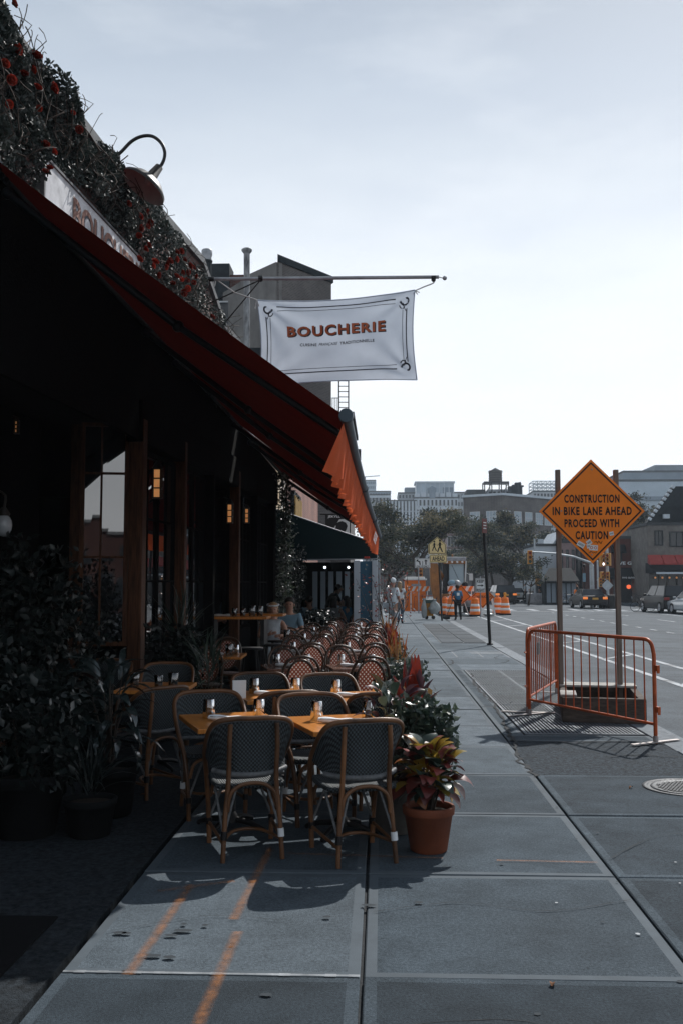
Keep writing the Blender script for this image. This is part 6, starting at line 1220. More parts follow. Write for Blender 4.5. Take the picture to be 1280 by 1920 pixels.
    for s in (-1, 1): b = MB(); b.ball(J['head'] + face * .076 + side * s * .034 + Vector((0, 0, .012)), (.012, .012, .008), 6, k=4); part('eye', b, M['eye'], t)
    b = MB(); b.ball(J['head'] + face * .074 + Vector((0, 0, -.055)), (.024, .012, .007), 6, k=4); part('mouth', b, pm('lips', (.25, .07, .06), .5, .1) if 'lips' not in bpy.data.materials else bpy.data.materials['lips'], t)
    if cap:
        b = MB(); b.ball(hc - face * .01 + Vector((0, 0, .035)), (.115, .118, .095), 14, k=8); b.box(hc + face * .11 + Vector((0, 0, .02)), (.15, .13, .012), rz=math.atan2(face.y, face.x) - math.pi / 2); part('cap', b, M[cap], t)
    return t
WALK = dict(knL=(-.09, .16, .50), anL=(-.09, .18, .09), toL=(-.10, .33, .05), knR=(.10, .02, .50), anR=(.10, -.20, .12), toR=(.11, -.07, .04), elL=(-.24, -.10, 1.14), wrL=(-.25, -.06, .88), haL=(-.25, -.04, .80), elR=(.24, .02, 1.13), wrR=(.24, .16, .92), haR=(.23, .21, .86))
p = P(735, 1120, 32.5); person('heavy-set man in white cap, white t-shirt and pale shorts walking by the plants', (p.x, 32.5, 0), R(-38), dict(WALK, look=(.5, .8, -.05)), 'cloth_white', 'cloth_pale', True, 1.0, 'skin', 'hair_dark', 0, 'cloth_white', 1.32, 1.07)
p = P(749, 1120, 43); person('woman with long fair hair in white blouse and blue jeans walking away', (p.x, 43, 0), R(-6), dict(WALK), 'cloth_white', 'denim', False, .6, 'skin', 'hair_fair', .28, None, .86, 1.02)
p = P(857, 1120, 50.5); wk = person('street worker in blue t-shirt and black trousers seen from behind, sweeping', (p.x, 50.5, GZ), R(6), dict(elL=(-.26, .12, 1.12), wrL=(-.22, .33, 1.0), haL=(-.20, .40, .97), elR=(.25, .02, 1.12), wrR=(.16, .26, 1.02), haR=(.11, .32, 1.0), anR=(.17, .05, .085), toR=(.2, .2, .035), knR=(.14, .07, .5)), 'cloth_blue', 'cloth_black', False, 1.0, 'skin_dark', 'hair_dark', 0, 'cloth_black', 1.12, 1.0)
b = MB(); b.box((0, -.17, 1.30), (.14, .01, .15)); part('back_print', b, M['letter_white'], wk)
br = thing('broom', 'long-handled dark broom held by the worker in blue', 'broom', (p.x - .55, 50.9, GZ)); b = MB(); b.tube([(0, .1, .12), (.45, -.02, 1.25)], .016, 6); part('handle', b, M['timber'], br); b = MB(); b.box((-.02, .1, .09), (.4, .12, .16), rz=.3); part('head', b, M['cloth_black'], br)
def seat_pose(h=.47, arms='table'):
    d = h - .95 + .07; J = {k: (v[0], v[1], v[2] + d) for k, v in STAND.items() if k in ('top', 'pelvis', 'spine', 'chest', 'neck', 'jaw', 'head') or k[:2] in ('sh', 'el', 'wr', 'ha')}
    J.update(hiL=(-.10, .03, h + .07), hiR=(.10, .03, h + .07), knL=(-.12, .44, h + .04), knR=(.12, .44, h + .04), anL=(-.12, .42, .09), anR=(.12, .42, .09), toL=(-.12, .56, .04), toR=(.12, .56, .04))
    z = 1.13 + d
    if arms == 'table': J.update(elL=(-.25, .12, z + .02), wrL=(-.12, .34, z + .06), haL=(-.06, .40, z + .06), elR=(.25, .12, z + .02), wrR=(.12, .34, z + .08), haR=(.05, .38, z + .1))
    if arms == 'face': J.update(elL=(-.2, .26, z + .02), wrL=(-.08, .22, z + .26), haL=(-.05, .16, z + .33), elR=(.25, .12, z + .02), wrR=(.12, .34, z + .06), haR=(.05, .40, z + .06))
    return J
person('seated woman with pale headband and light sleeveless top, looking toward us', (-1.90, 17.3, 0), R(192), dict(seat_pose(.52), look=(.1, 1, 0)), 'cloth_pale', 'cloth_pale', False, 0, 'skin', 'hair_fair', .12, None, .85, .98)
hbd = thing('headband', 'pale cloth headband on the seated woman nearest the wall', 'headband', (-1.90, 17.3, 0)); b = MB(); b.tube([(.104 * math.cos(a), -.015 + .03 + .11 * math.sin(a) * -1, 1.335 - .02 * math.sin(a)) for a in [2 * math.pi * k / 16 for k in range(16)]], .014, 6, closed=True); part('band', b, M['cloth_white'], hbd)
person('seated woman with hair tied back and grey-blue t-shirt beside the one in headband', (-1.72, 18.5, 0), R(178), dict(seat_pose(.54), look=(-.05, 1, -.1)), 'cloth_sky', 'cloth_black', False, 1, 'skin', 'hair_dark', 0, None, .9, 1.02)
dup(B_, (-1.90, 17.42, 0), R(192), 'red bistro chair under the seated woman with the headband', RGp); dup(B_, (-1.72, 18.62, 0), R(178), 'red bistro chair under the seated woman in grey-blue', RGp)
tumbler((-1.60, 16.72, .761), 'glass of pink drink on the round stool before the two women', True, 1.4)
person('person in light blue shirt seated at the tall bar table, partly behind a post', (-2.93, 15.9, .28), R(-75), dict(seat_pose(.52)), 'cloth_sky', 'cloth_black', False, 1, 'skin', 'hair_dark', 0, None, 1.0, 1.0)
# ------------------------------------------------------------------ neighbouring restaurant under the dark green canopy
YG = 23.2
gr = thing('corner_restaurant', 'red brick restaurant front with white columns under the dark green canopy', 'building', (-2.6, 30, 0))
b = MB(); w0 = P(503, 900, YG + .3).x; b.box((w0 - 2.6 + .0, 33.2, 3.6), (5.2, 19.4, 7.2)); 
M['brick_near'] = bricks('pale_red_brick', (.26, .10, .07), (.20, .07, .05), (.24, .2, .18)); part('wall', b, M['brick_near'], gr, world=True)
b = MB(); b.box((w0 - 2.6, 33.2, 7.3), (5.3, 19.6, .2)); part('roof', b, M['slate'], gr, world=True)
b = MB(); b.box((w0 + .03, 28.5, 1.25), (.06, 9.6, 2.5)); part('storefront', b, M['wood_black'], gr, world=True)
for u0, u1, mt, nm in ((663, 674.5, 'white_wall', 'column'), (697, 707.5, 'white_wall', 'column')):
    a, c = P(u0, 1100, YG), P(u1, 1100, YG); b = MB(); b.box(((a.x + c.x) / 2, YG, 1.13), (c.x - a.x, .15, 2.24), bev=.01); part(nm, b, M['white_wall'], gr, world=True)
a, c = P(674.7, 1100, YG), P(696.8, 1100, YG); b = MB(); b.box(((a.x + c.x) / 2, YG, 1.13), (c.x - a.x, .03, 2.2)); part('glass_panel', b, glass('blue_screen_glass', (.03, .10, .16), 1.35, .25), gr, world=True)
for y in (25.5, 28, 30.5):
    b = MB(); b.box((c.x + .1, y, 1.13), (.16, .16, 2.24), bev=.01); part('column', b, M['cream'], gr, world=True)
    b = MB(); b.box((c.x + .1, y - 1.2, 1.1), (.03, 2.1, 2.1)); part('glass_panel', b, M['glass_far'], gr, world=True)
b = MB(); b.box(((w0 + c.x) / 2, 32.2, 1.2), (c.x - w0, .1, 2.4)); part('end_wall', b, M['wood_black'], gr, world=True)
for u, v in ((562, 1064), (609, 1064), (653, 1064)): b = MB(); b.ball(P(u, v, 25.5), .035, 8, k=4); part('spot_lamp', b, M['white_light'], gr, world=True)
for k in range(5): b = MB(); g_ = P(590 + 15 * k, 1075, 31.9); b.box((g_.x, 32.1, 1.45), (.16, .04, 1.3)); part('bright_pane', b, M['pale_glass'], gr, world=True)
ga = thing('canopy', 'dark green canvas canopy with closed end panel beyond the red chairs', 'awning', (-1.3, 26.5, 2.3)); tl, tr_, br_, bl_ = P(508, 953, YG), P(705.5, 1020, YG), P(706, 1047, YG), P(508, 1050, YG); dv = Vector((0, 8.5, 0))
b = MB(); b.prism([bl_, br_, tr_, tl], (0, .03, 0)); part('end_panel', b, M['green_cloth'], ga, world=True)
b = MB(); b.prism([tl + Vector((0, .035, .01)), tr_ + Vector((0, .035, .01)), tr_ + Vector((0, .035, -.015)), tl + Vector((0, .035, -.015))], dv); part('top_sheet', b, M['green_cloth'], ga, world=True)
b = MB(); b.prism([tr_ + Vector((-.01, .035, -.02)), br_ + Vector((-.01, .035, 0)), br_ + Vector((-.04, .035, 0)), tr_ + Vector((-.04, .035, -.02))], dv); part('valance', b, M['green_cloth'], ga, world=True)
b = MB(); b.tube([bl_ + Vector((0, -.02, -.01)), br_ + Vector((0, -.02, -.01))], .014, 6); b.tube([tl + Vector((0, -.01, .015)), tr_ + Vector((0, -.01, .015))], .014, 6); part('edge_bar', b, M['pole_grey'], ga, world=True)
for k in range(3): b = MB(); g_ = P(684 + 3.4 * k, 1045.5, YG - .02); b.ball((g_.x, YG - .03, g_.z), .03, 6, k=4); part('ornament', b, M['sticker_red'], ga, world=True)
# signs on the neighbouring wall
ws = thing('poster_board', 'washed-out white and yellow poster board on the neighbouring brick wall', 'sign', (w0 + .05, 25.6, 4)); b = MB(); b.box((w0 + .05, 25.4, 3.75), (.06, 3.4, 2.0)); part('board', b, pm('washed_poster', (.50, .52, .52), .7, .2, 1.2, col2=(.42, .26, .09)), ws, world=True)
ws = thing('wooden_sign', 'yellow-brown framed wooden sign high on the neighbouring brick wall', 'sign', (w0 + .08, 30.4, 4)); b = MB(); b.box((w0 + .06, 30.6, 3.95), (.10, 2.6, 1.1)); part('frame', b, M['slate'], ws, world=True); b = MB()
for k in range(8): b.box((w0 + .13, 29.5 + .31 * k, 3.95), (.05, .18, .8))
part('letters', b, pm('gold_letters', (.35, .22, .07), .6, .3, 5), ws, world=True, kind='stuff')
YJ = 34.0; js = thing('hanging_sign', 'black and white bar sign with a dark head silhouette above the canopy', 'sign', P(634, 985, YJ)); a, c = P(610, 964, YJ), P(657, 1008, YJ)
b = MB(); b.box(((a.x + c.x) / 2, YJ, (a.z + c.z) / 2), (c.x - a.x, .08, a.z - c.z)); part('board', b, M['sign_black'], js, world=True)
b = MB(); b.prism([P(616, 1006, YJ - .045), P(655, 1007.5, YJ - .045), P(655, 972, YJ - .045), P(636, 974, YJ - .045)], (0, -.004, 0)); part('white_field', b, M['sticker'], js, world=True)
b = MB(); q = [(627, 1006), (629, 1000), (625, 996), (626, 992), (630, 988), (629, 983), (634, 979), (641, 977), (648, 980), (651, 986), (649, 993), (646, 998), (649, 1006)]; b.prism([P(u, v, YJ - .052) for u, v in q], (0, -.004, 0)); part('silhouette', b, M['sign_black'], js, world=True)
g_ = P(626, 969, YJ - .05); lettering('JEKYLL', .42, .10, M['letter_white'], js, lambda x, y: (g_.x + x, g_.y, g_.z + y), .02)
b = MB(); b.tube([P(600, 964, YJ), P(657, 964, YJ)], .03, 6); part('bracket', b, M['black'], js, world=True)
# diners under the canopy
for k, (u, v, Y, rz, sh, pose, hl, lab) in enumerate(((580, 1130, 26, 20, 'cloth_sky', seat_pose(.5), 0, 'diner in pale blue shirt seated with back to us under the green canopy'), (627, 1130, 25.4, -25, 'cloth_pale', seat_pose(.5), .15, 'diner in grey tank top seated near the white column'), (648, 1130, 26.3, 60, 'cloth_blue', seat_pose(.5, 'face'), .1, 'diner in dark blue with hand to face beside the white column'))):
    q = P(u, v, Y); person(lab, (q.x, Y, 0), R(rz), pose, sh, 'cloth_black', False, 0 if k == 1 else 1, 'skin', 'hair_dark', hl, None, .95, 1.0); dup(B_, (q.x, Y - .06, 0), R(rz), ('red bistro chair under the diner in pale blue shirt', 'red bistro chair under the diner in grey tank top', 'red bistro chair under the diner in dark blue')[k], RGp)
q = P(616, 1100, 27.2); person('dark-clad waiter standing and leaning over a table under the green canopy', (q.x, 27.2, 0), R(-70), dict(spine=(0, .03, 1.13), chest=(0, .12, 1.30), neck=(0, .22, 1.43), jaw=(0, .27, 1.49), head=(0, .31, 1.56), top=(0, .33, 1.63), shL=(-.175, .16, 1.38), shR=(.175, .16, 1.38), elL=(-.22, .32, 1.16), wrL=(-.18, .52, 1.02), haL=(-.16, .6, .98), elR=(.22, .30, 1.14), wrR=(.18, .50, 1.0), haR=(.16, .58, .97)), 'cloth_black', 'cloth_black', False, 1, 'skin', 'hair_dark', 0, None, 1.0, 1.0)
T_2 = dup(D_, (P(604, 1130, 26.6).x, 26.8, 0), 0, 'dark table among the diners under the green canopy'); dup(D_, (P(640, 1130, 26.9).x, 27.4, 0), 0, 'dark table by the dark blue diner under the green canopy')
# ------------------------------------------------------------------ street posts and signs
M['yellow_sign'] = pm('yellow_sign_sheet', (.78, .62, .30), .5, .08, 3); M['white_sign'] = pm('white_sign_sheet', (.66, .68, .68), .5, .08, 3); M['brown_sign'] = pm('red_brown_sign', (.13, .03, .025), .5, .15, 6); M['orange_plastic'] = pm('orange_plastic', (.74, .165, .010), .45, .12, 3, dirt=.15); M['reflect_white'] = pm('reflective_white', (.66, .66, .65), .4, .08, 6); M['machine_orange'] = pm('machine_orange_paint', (.24, .095, .02), .4, .3, 3, dirt=.5); M['machine_white'] = pm('machine_white_paint', (.55, .56, .56), .35, .1, 3); M['rubber'] .diffuse_color = (0, 0, 0, 1)
M['tyre'] = pm('tyre_rubber', (.012, .012, .013), .85, .2, 20, .3); M['rim'] = pm('wheel_rim', (.30, .31, .33), .35, .1, 9, metal=.7); M['clear_pane'] = glass('cab_glass', (.34, .43, .48), 1.45, .1)
bp_ = P(918, 1208, 27.8); tp = P(905.5, 974, 27.6)
t = thing('sign_post', 'leaning black post with a small red-brown sign at its top', 'sign', (bp_.x, 27.8, 0)); b = MB(); b.tube([(bp_.x, 27.8, 0), tp], .045, 10); b.lathe([(.09, 0), (.085, .04), (.05, .06)], 12, (bp_.x, 27.8, 0)); part('post', b, M['black'], t, world=True)
a = P(907.5, 986, 27.55); b = MB(); b.box((a.x, 27.55, a.z), (.26, .012, .40), rz=R(55)); part('plate', b, M['brown_sign'], t, world=True)
for k in range(3): b = MB(); b.box((a.x + .005, 27.53, a.z + .09 - .08 * k), (.14, .014, .025), rz=R(55)); part('print', b, M['white_sign'], t, world=True)
def flat_sign(t, c, w, h, mat, name='plate'):
    b = MB(); b.box((c.x, c.y, c.z), (w, .012, h), bev=.004); part(name, b, M[mat], t, world=True)
    b = MB(); k = .018
    for sx in (-1, 1): b.box((c.x + sx * (w / 2 - .03), c.y - .008, c.z), (k, .003, h - .06))
    for sz in (-1, 1): b.box((c.x, c.y - .008, c.z + sz * (h / 2 - .03)), (w - .06 - k - .002, .003, k))
    part('border', b, M['sign_black'], t, world=True)
def arrow(t, c, rot_, L_, w=.07):
    b = MB(); T = Matrix.Translation(c) @ Matrix.Rotation(-rot_, 4, 'Y'); b.prism([T @ Vector(q) for q in [(-w / 2, 0, -L_ / 2), (w / 2, 0, -L_ / 2), (w / 2, 0, L_ * .15), (w * 1.5, 0, L_ * .15), (0, 0, L_ / 2), (-w * 1.5, 0, L_ * .15), (-w / 2, 0, L_ * .15)]], (0, -.004, 0)); part('arrow', b, M['sign_black'], t, world=True)
t = thing('school_crossing_sign', 'yellow pentagon sign of two walking children over an AHEAD plate', 'sign', (P(828, 1163, 46).x, 46, 0)); xp = t.location.x; a, c = P(819, 1023, 45.9), P(821, 1047.5, 45.9); k = 45.9 / FPX
b = MB(); b.tube([(xp, 46, 0), (xp + P(821, 1000, 46).x - P(828, 1000, 46).x, 46, P(820, 1010, 46).z)], .045, 8); part('post', b, M['black'], t, world=True)
pent = lambda s, y: [Vector((a.x + x * k * s, a.y + y, a.z + z * k * s)) for x, z in ((-16.5, -16), (16.5, -16), (16.5, 2), (0, 16.5), (-16.5, 2))]
b = MB(); b.prism(pent(1, 0), (0, .012, 0)); part('plate', b, M['yellow_sign'], t, world=True); b = MB(); o_, i_ = pent(.94, -.004), pent(.87, -.004); [b.face([o_[i], o_[(i + 1) % 5], i_[(i + 1) % 5], i_[i]]) for i in range(5)]; part('border', b, M['sign_black'], t, world=True)
for dx, s in ((-5.5, .82), (5, 1.0)):
    b = MB(); q = lambda x, z: Vector((a.x + (dx + x * s) * k, a.y - .004, a.z + (z * s - 1) * k)); b.ball(q(0, 10) + Vector((0, -.01, 0)), (.05 * s, .008, .05 * s), 10, k=6)
    for pts, r in (([q(0, 7), q(-.3, 0)], .055), ([q(-.2, 0), q(-2.6, -5), q(-4.5, -11)], .032), ([q(-.2, 0), q(2, -5), q(4.5, -11)], .032), ([q(0, 6), q(-3, 3), q(-5, 1)], .024), ([q(0, 6), q(3, 3), q(5, 3)], .024)): b.tube(pts, r * s, 6, flat=.3)
    part('walking_child', b, M['sign_black'], t, world=True)
flat_sign(t, c, 32 * k, 14.5 * k, 'yellow_sign', 'plate'); lettering('AHEAD', 23 * k, 8.5 * k, M['sign_black'], t, lambda x, y: (c.x + x, c.y - .012, c.z + y), .03)
t = thing('lane_use_sign', 'white lane-use sign with two arrows reading ONLY ONLY', 'sign', (P(783, 1130, 58).x, 58, GZ)); c = P(791.5, 1056, 58); k = 58 / FPX; flat_sign(t, c, 29 * k, 18 * k, 'white_sign'); b = MB(); b.tube([(P(784, 1100, 58.1).x, 58.1, GZ), (P(784, 1050, 58.1).x, 58.1, c.z)], .04, 6); part('post', b, M['pole_grey'], t, world=True)
arrow(t, c + Vector((6 * k, -.012, 2 * k)), 0, 10 * k); arrow(t, c + Vector((-8.5 * k, -.012, 4 * k)), R(58), 7 * k); b = MB(); b.box((c.x - 5.2 * k, c.y - .012, c.z + .3 * k), (.07, .004, 7 * k), ry=R(-8)); part('arrow', b, M['sign_black'], t, world=True)
for dx in (-6.5, 6.5): lettering('ONLY', 10 * k, 3.6 * k, M['sign_black'], t, lambda x, y: (c.x + dx * k + x, c.y - .012, c.z - 6 * k + y), .02)
b = MB(); b.box((c.x, c.y - .012, c.z - 2 * k), (.03, .004, 12 * k)); part('divider', b, M['sign_black'], t, world=True)
t = thing('keep_right_sign', 'white KEEP RIGHT sign with arrow before the orange drums', 'sign', (P(902, 1130, 54).x, 54, GZ)); c = P(900, 1098, 54); k = 54 / FPX; flat_sign(t, c, 18 * k, 26 * k, 'white_sign'); b = MB(); b.tube([(c.x, 54.05, GZ), (c.x, 54.05, c.z + .5)], .035, 6); b.ball((c.x + 9 * k, 54, c.z + 18 * k), .07, 8); part('post', b, M['pole_grey'], t, world=True)
lettering('KEEP', 13 * k, 5.5 * k, M['sign_black'], t, lambda x, y: (c.x + x, c.y - .012, c.z + 8 * k + y), .03); lettering('RIGHT', 14.5 * k, 5.5 * k, M['sign_black'], t, lambda x, y: (c.x + x, c.y - .012, c.z - 8.5 * k + y), .03); arrow(t, c + Vector((0, -.012, 0)), R(-90), 12 * k, 1.6 * k)
# ------------------------------------------------------------------ works compound
def drum(label, x, y, light=False):
    t = thing('traffic_drum', label, 'traffic drum', (x, y, GZ), 0, 'orange and white traffic drums'); b = MB(); b.lathe([(.36, 0), (.36, .09), (.30, .10)], 20); part('base', b, M['tyre'], t)
    zs = [.10, .28, .42, .56, .70, .84, 1.0]
    for i in range(6):
        b = MB(); r0 = .305 - .018 * i; r1 = r0 - .012; b.lathe([(r0, zs[i]), (r1, zs[i + 1]), (r1 - .012, zs[i + 1])], 20); part('band', b, M['orange_plastic'] if i % 2 == 0 or i > 4 else M['reflect_white'], t)
    b = MB(); b.lathe([(.001, 1.02), (.18, 1.02), (.19, 1.0)], 16); b.tube([(-.1, 0, 1.02), (-.06, 0, 1.08), (.06, 0, 1.08), (.1, 0, 1.02)], .015, 5); part('top', b, M['orange_plastic'], t)
    if light: b = MB(); b.box((0, 0, 1.1), (.12, .08, .16)); b.ball((0, 0, 1.24), (.09, .05, .09), 10); part('warning_lamp', b, pm('amber_lens', (.7, .3, .03), .3, .1), t)
    return t
for u, Y, l, lab in ((889.5, 56, 0, 'orange drum right of the worker, alone in front of the CONSTRUCTION diamond'), (932, 59.5, 0, 'orange drum at the right end of the works, left of a touching pair'), (946, 58.5, 1, 'rightmost orange drum of the works with an amber lamp on top'), (833, 57, 0, 'orange drum left of the worker, beside the crossing sign post'), (845, 55.5, 0, 'orange drum directly left of the worker in blue')): drum(lab, P(u, 1130, Y).x, Y, l)
def board(t, x0, x1, y, z, h, m0='orange_plastic', m1='reflect_white', n=8, name='striped_board'):
    b = MB(); b.box(((x0 + x1) / 2, y, z), (x1 - x0, .03, h)); part(name, b, M[m1], t, world=True); w = (x1 - x0) / n
    for i in range(0, n, 2):
        b = MB(); xa = x0 + w * i; b.prism([(xa, y - .018, z - h / 2), (xa + w, y - .018, z - h / 2), (min(x1, xa + w + h * .5), y - .018, z + h / 2), (min(x1, xa + h * .5), y - .018, z + h / 2)], (0, -.003, 0)); part('stripe', b, M[m0], t, world=True)
t = thing('striped_barricade', 'orange and white striped barricade in front of the portable toilet', 'barricade', (P(784, 1130, 61).x, 61, GZ)); a, c = P(765, 1104, 61), P(805, 1104, 61); board(t, a.x, c.x, 61, a.z, .30)
for x in (a.x + .15, c.x - .15): b = MB(); b.box((x, 61.05, (a.z + GZ) / 2), (.06, .06, a.z - GZ)); b.box((x, 61.05, GZ + .03), (.08, .8, .06)); part('leg', b, M['reflect_white'], t, world=True)
t = thing('striped_barricade', 'orange and white striped barricade below the excavator cab', 'barricade', (P(862, 1130, 58).x, 58, GZ)); a, c = P(838, 1104, 58), P(888, 1104, 58); board(t, a.x, c.x, 58, a.z, .30); board(t, a.x, c.x, 58, a.z - .55, .24)
for x in (a.x + .15, c.x - .15): b = MB(); b.box((x, 58.05, (a.z + GZ) / 2), (.06, .06, a.z - GZ)); part('leg', b, M['reflect_white'], t, world=True)
t = thing('works_diamond', 'orange diamond works sign leaning behind the worker in blue', 'sign', (P(861, 1130, 56.5).x, 56.5, GZ)); c = P(862, 1117, 56.5); r_d = .62; T = Matrix.Translation(c) @ Matrix.Rotation(R(6), 4, 'Y'); b = MB(); b.prism([(0, 0, -r_d), (r_d, 0, 0), (0, 0, r_d), (-r_d, 0, 0)], (0, .015, 0), M=T); part('plate', b, M['orange_plastic'], t, world=True); b = MB(); d1, d2 = dm(r_d * .93), dm(r_d * .86); [b.face([T @ d1[i], T @ d1[(i + 1) % 4], T @ d2[(i + 1) % 4], T @ d2[i]]) for i in range(4)]; part('border', b, M['sign_black'], t, world=True)
for s in (-1, 1): b = MB(); b.tube([(c.x + s * .05, 56.55, c.z + .2), (c.x + s * .5, 56.7, GZ)], .025, 5); part('leg', b, M['reflect_white'], t, world=True)
t = thing('works_diamond', 'orange CONSTRUCTION diamond on a white A-frame beside the KEEP RIGHT sign', 'sign', (P(904, 1130, 57).x, 57, GZ)); c = P(904, 1119, 57); r_d = .66; T = Matrix.Translation(c); b = MB(); b.prism([(0, 0, -r_d), (r_d, 0, 0), (0, 0, r_d), (-r_d, 0, 0)], (0, .015, 0), M=T); part('plate', b, M['orange_plastic'], t, world=True); b = MB(); d1, d2 = dm(r_d * .93), dm(r_d * .86); [b.face([T @ d1[i], T @ d1[(i + 1) % 4], T @ d2[(i + 1) % 4], T @ d2[i]]) for i in range(4)]; part('border', b, M['sign_black'], t, world=True); lettering('CONSTRUCTION', 1.02, .13, M['sign_black'], t, lambda x, y: (c.x + x, c.y - .012, c.z + y), .02)
for s in (-1, 1): b = MB(); b.box((c.x + s * .62, 57.1, .38), (.10, .06, 1.05), ry=R(-10 * s)); part('leg', b, M['reflect_white'], t, world=True)
t = thing('portable_toilet', 'orange portable toilet with white roof among the works', 'portable toilet', (P(778, 1130, 63.5).x, 64, GZ)); w = 1.32; b = MB(); b.box((0, 0, 1.05), (w, 1.2, 2.0), bev=.03); part('cabin', b, M['orange_plastic'], t); b = MB(); b.box((0, 0, 2.1), (w + .14, 1.36, .10), bev=.03); b.box((0, 0, 2.2), (w - .1, 1.1, .14), bev=.05); part('roof', b, M['reflect_white'], t)
b = MB(); b.box((.05, -.615, 1.02), (.85, .04, 1.8), bev=.01); dr = part('door', b, M['orange_plastic'], t); b = MB(); b.box((.42, -.65, 1.05), (.05, .04, .16)); part('handle', b, M['black'], dr); b = MB(); b.box((.05, -.645, 1.72), (.6, .02, .2)); part('vent', b, M['pole_grey'], dr); b = MB(); b.box((0, 0, .05), (w + .1, 1.3, .10)); part('base', b, M['orange_plastic'], t)
t = barricade('small orange crowd barrier before the portable toilet', (P(776, 1130, 60).x, 60, GZ), (P(819, 1130, 60).x, 60, GZ))
t = thing('waste_cart', 'wheeled yellow bin with green lid in a street sweeper\'s cart', 'cart', (P(803, 1130, 47.5).x, 47.5, 0)); b = MB(); b.box((0, 0, .48), (.42, .42, .62), bev=.05); part('bin', b, pm('yellow_bin', (.34, .16, .02), .6, .25, 6, dirt=.4), t); b = MB(); b.box((0, 0, .86), (.56, .5, .16), bev=.04); part('lid', b, pm('green_lid', (.05, .085, .075), .6, .2, 6), t); b = MB(); b.box((0, 0, .955), (.62, .54, .03)); part('tray', b, M['reflect_white'], t)
for s in (-1, 1): b = MB(); b.tube([(s * .16 + .05, -.03, .10), (s * .16 + .05, .03, .10)], .09, 14); part('wheel', b, M['tyre'], t)
b = MB(); b.tube([(.2, .2, .3), (.38, .3, 1.05), (.38, -.3, 1.05), (.2, -.2, .3)], .015, 5); part('handle', b, M['black'], t)
def bag(name, label, loc, r, seed):
    m = MB()
    def f(u, v):
        a, z = 2 * math.pi * u, v; rr_ = (math.sin(math.pi * min(.97, z * .85 + .12)) ** .7); n_ = mnoise.noise(Vector((math.cos(a) * 2, math.sin(a) * 2, z * 4 + seed))); return Vector((r[0] * rr_ * (1 + .28 * n_) * math.cos(a), r[1] * rr_ * (1 + .28 * n_) * math.sin(a), r[2] * z * 1.0))
    m.grid(f, 24, 14); m.tube([(0, 0, r[2] * .97), (.02, 0, r[2] * 1.1)], [.05, .09], 8); return solo(name, m, pm('plastic_bag', (.40, .44, .45), .25, .2, 8, .5, 30, transl=.3) if 'plastic_bag' not in bpy.data.materials else bpy.data.materials['plastic_bag'], label, 'bag', loc)
bag('rubbish_bag', 'translucent pale plastic bag hung on the right of the sweeper\'s cart', (P(813.5, 1130, 47.3).x, 47.2, .28), (.27, .2, .62), 1); bag('rubbish_bag', 'flatter pale plastic bag draped on the left of the sweeper\'s cart', (P(794, 1130, 47.3).x, 47.2, .08), (.14, .16, .85), 2)
for k, u in enumerate((868, 915)): bag('sandbag', ('white sandbag at the foot of the leaning diamond', 'white sandbag beneath the CONSTRUCTION A-frame')[k], (P(u, 1130, 56).x, 55.8, GZ), (.3, .2, .2), 3 + k)
# backhoe loader
t = thing('backhoe_loader', 'orange backhoe loader with glazed white-roofed cab facing us', 'excavator', (P(851, 1130, 62).x, 62.5, GZ)); o_ = t.location; k = 61 / FPX
def L3(u, v, y): q = P(u, v, y); return (q.x - o_.x, y - o_.y, q.z - o_.z)
zr, zb_ = L3(0, 1052, 61)[2], L3(0, 1114, 61)[2]; x0, x1 = L3(828, 1090, 61)[0], L3(877, 1090, 61)[0]; w = x1 - x0; xc = (x0 + x1) / 2
b = MB(); b.box((xc, .1, zr + .12), (w * .92, 2.1, .24), bev=.05); b.box((xc, -.97, zr + .06), (w * .8, .1, .12)); part('roof', b, M['pole_grey'], t)
for s in (-1, 1):
    for y in (-.9, 1.1): b = MB(); b.box((xc + s * w * .42, y, (zr + zb_) / 2), (.09, .09, zr - zb_), ry=R(s * 3)); part('cab_post', b, M['black'] if s < 0 else M['machine_white'], t)
b = MB(); b.box((xc + w * .08, -.88, (zr + zb_) / 2 + .05), (w * .66, .03, zr - zb_ - .15)); part('windscreen', b, M['clear_pane'], t)
for s in (-1, 1): b = MB(); b.box((xc + s * w * .41, .1, (zr + zb_) / 2), (.03, 1.85, zr - zb_ - .15)); part('side_window', b, M['clear_pane'], t)
b = MB(); b.box((xc, .2, zb_ - .35), (w * .95, 2.4, .75), bev=.08); part('body', b, M['machine_orange'], t); b = MB(); b.box((xc + .1, -.2, zb_ + .2), (.5, .5, .8), bev=.08); part('seat', b, M['cloth_black'], t); b = MB(); b.box((xc, -.97, zr - .10), (w * .84, .14, .18)); part('light_bar', b, M['machine_orange'], t)
for i in range(4): b = MB(); b.lathe([(.07, 0), (.075, .05), (.001, .06)], 8, M=Matrix.Translation((xc - w * .3 + w * .2 * i, -1.02, zr - .08)) @ Matrix.Rotation(R(90), 4, 'X')); part('work_lamp', b, M['reflect_white'], t)
b = MB(); zc_ = (zr + zb_) / 2 + .05; hh_ = zr - zb_ - .15; [b.box((xc + w * .08 + s * w * .33, -.91, zc_), (.15, .06, hh_)) for s in (-1, 1)]; [b.box((xc + w * .08, -.91, zc_ + s * hh_ / 2), (w * .66 - .16, .06, .14)) for s in (-1, 1)]; part('windscreen_frame', b, M['black'], t)
b = MB(); b.box((xc - w * .36, -.90, (zr + zb_) / 2), (w * .20, .08, zr - zb_ - .05)); part('door', b, M['black'], t)
b = MB(); b.tube([(xc - w * .1, -.95, zr - .25), (xc + w * .2, -.93, zb_ + .75)], .012, 4); part('wiper', b, M['black'], t)
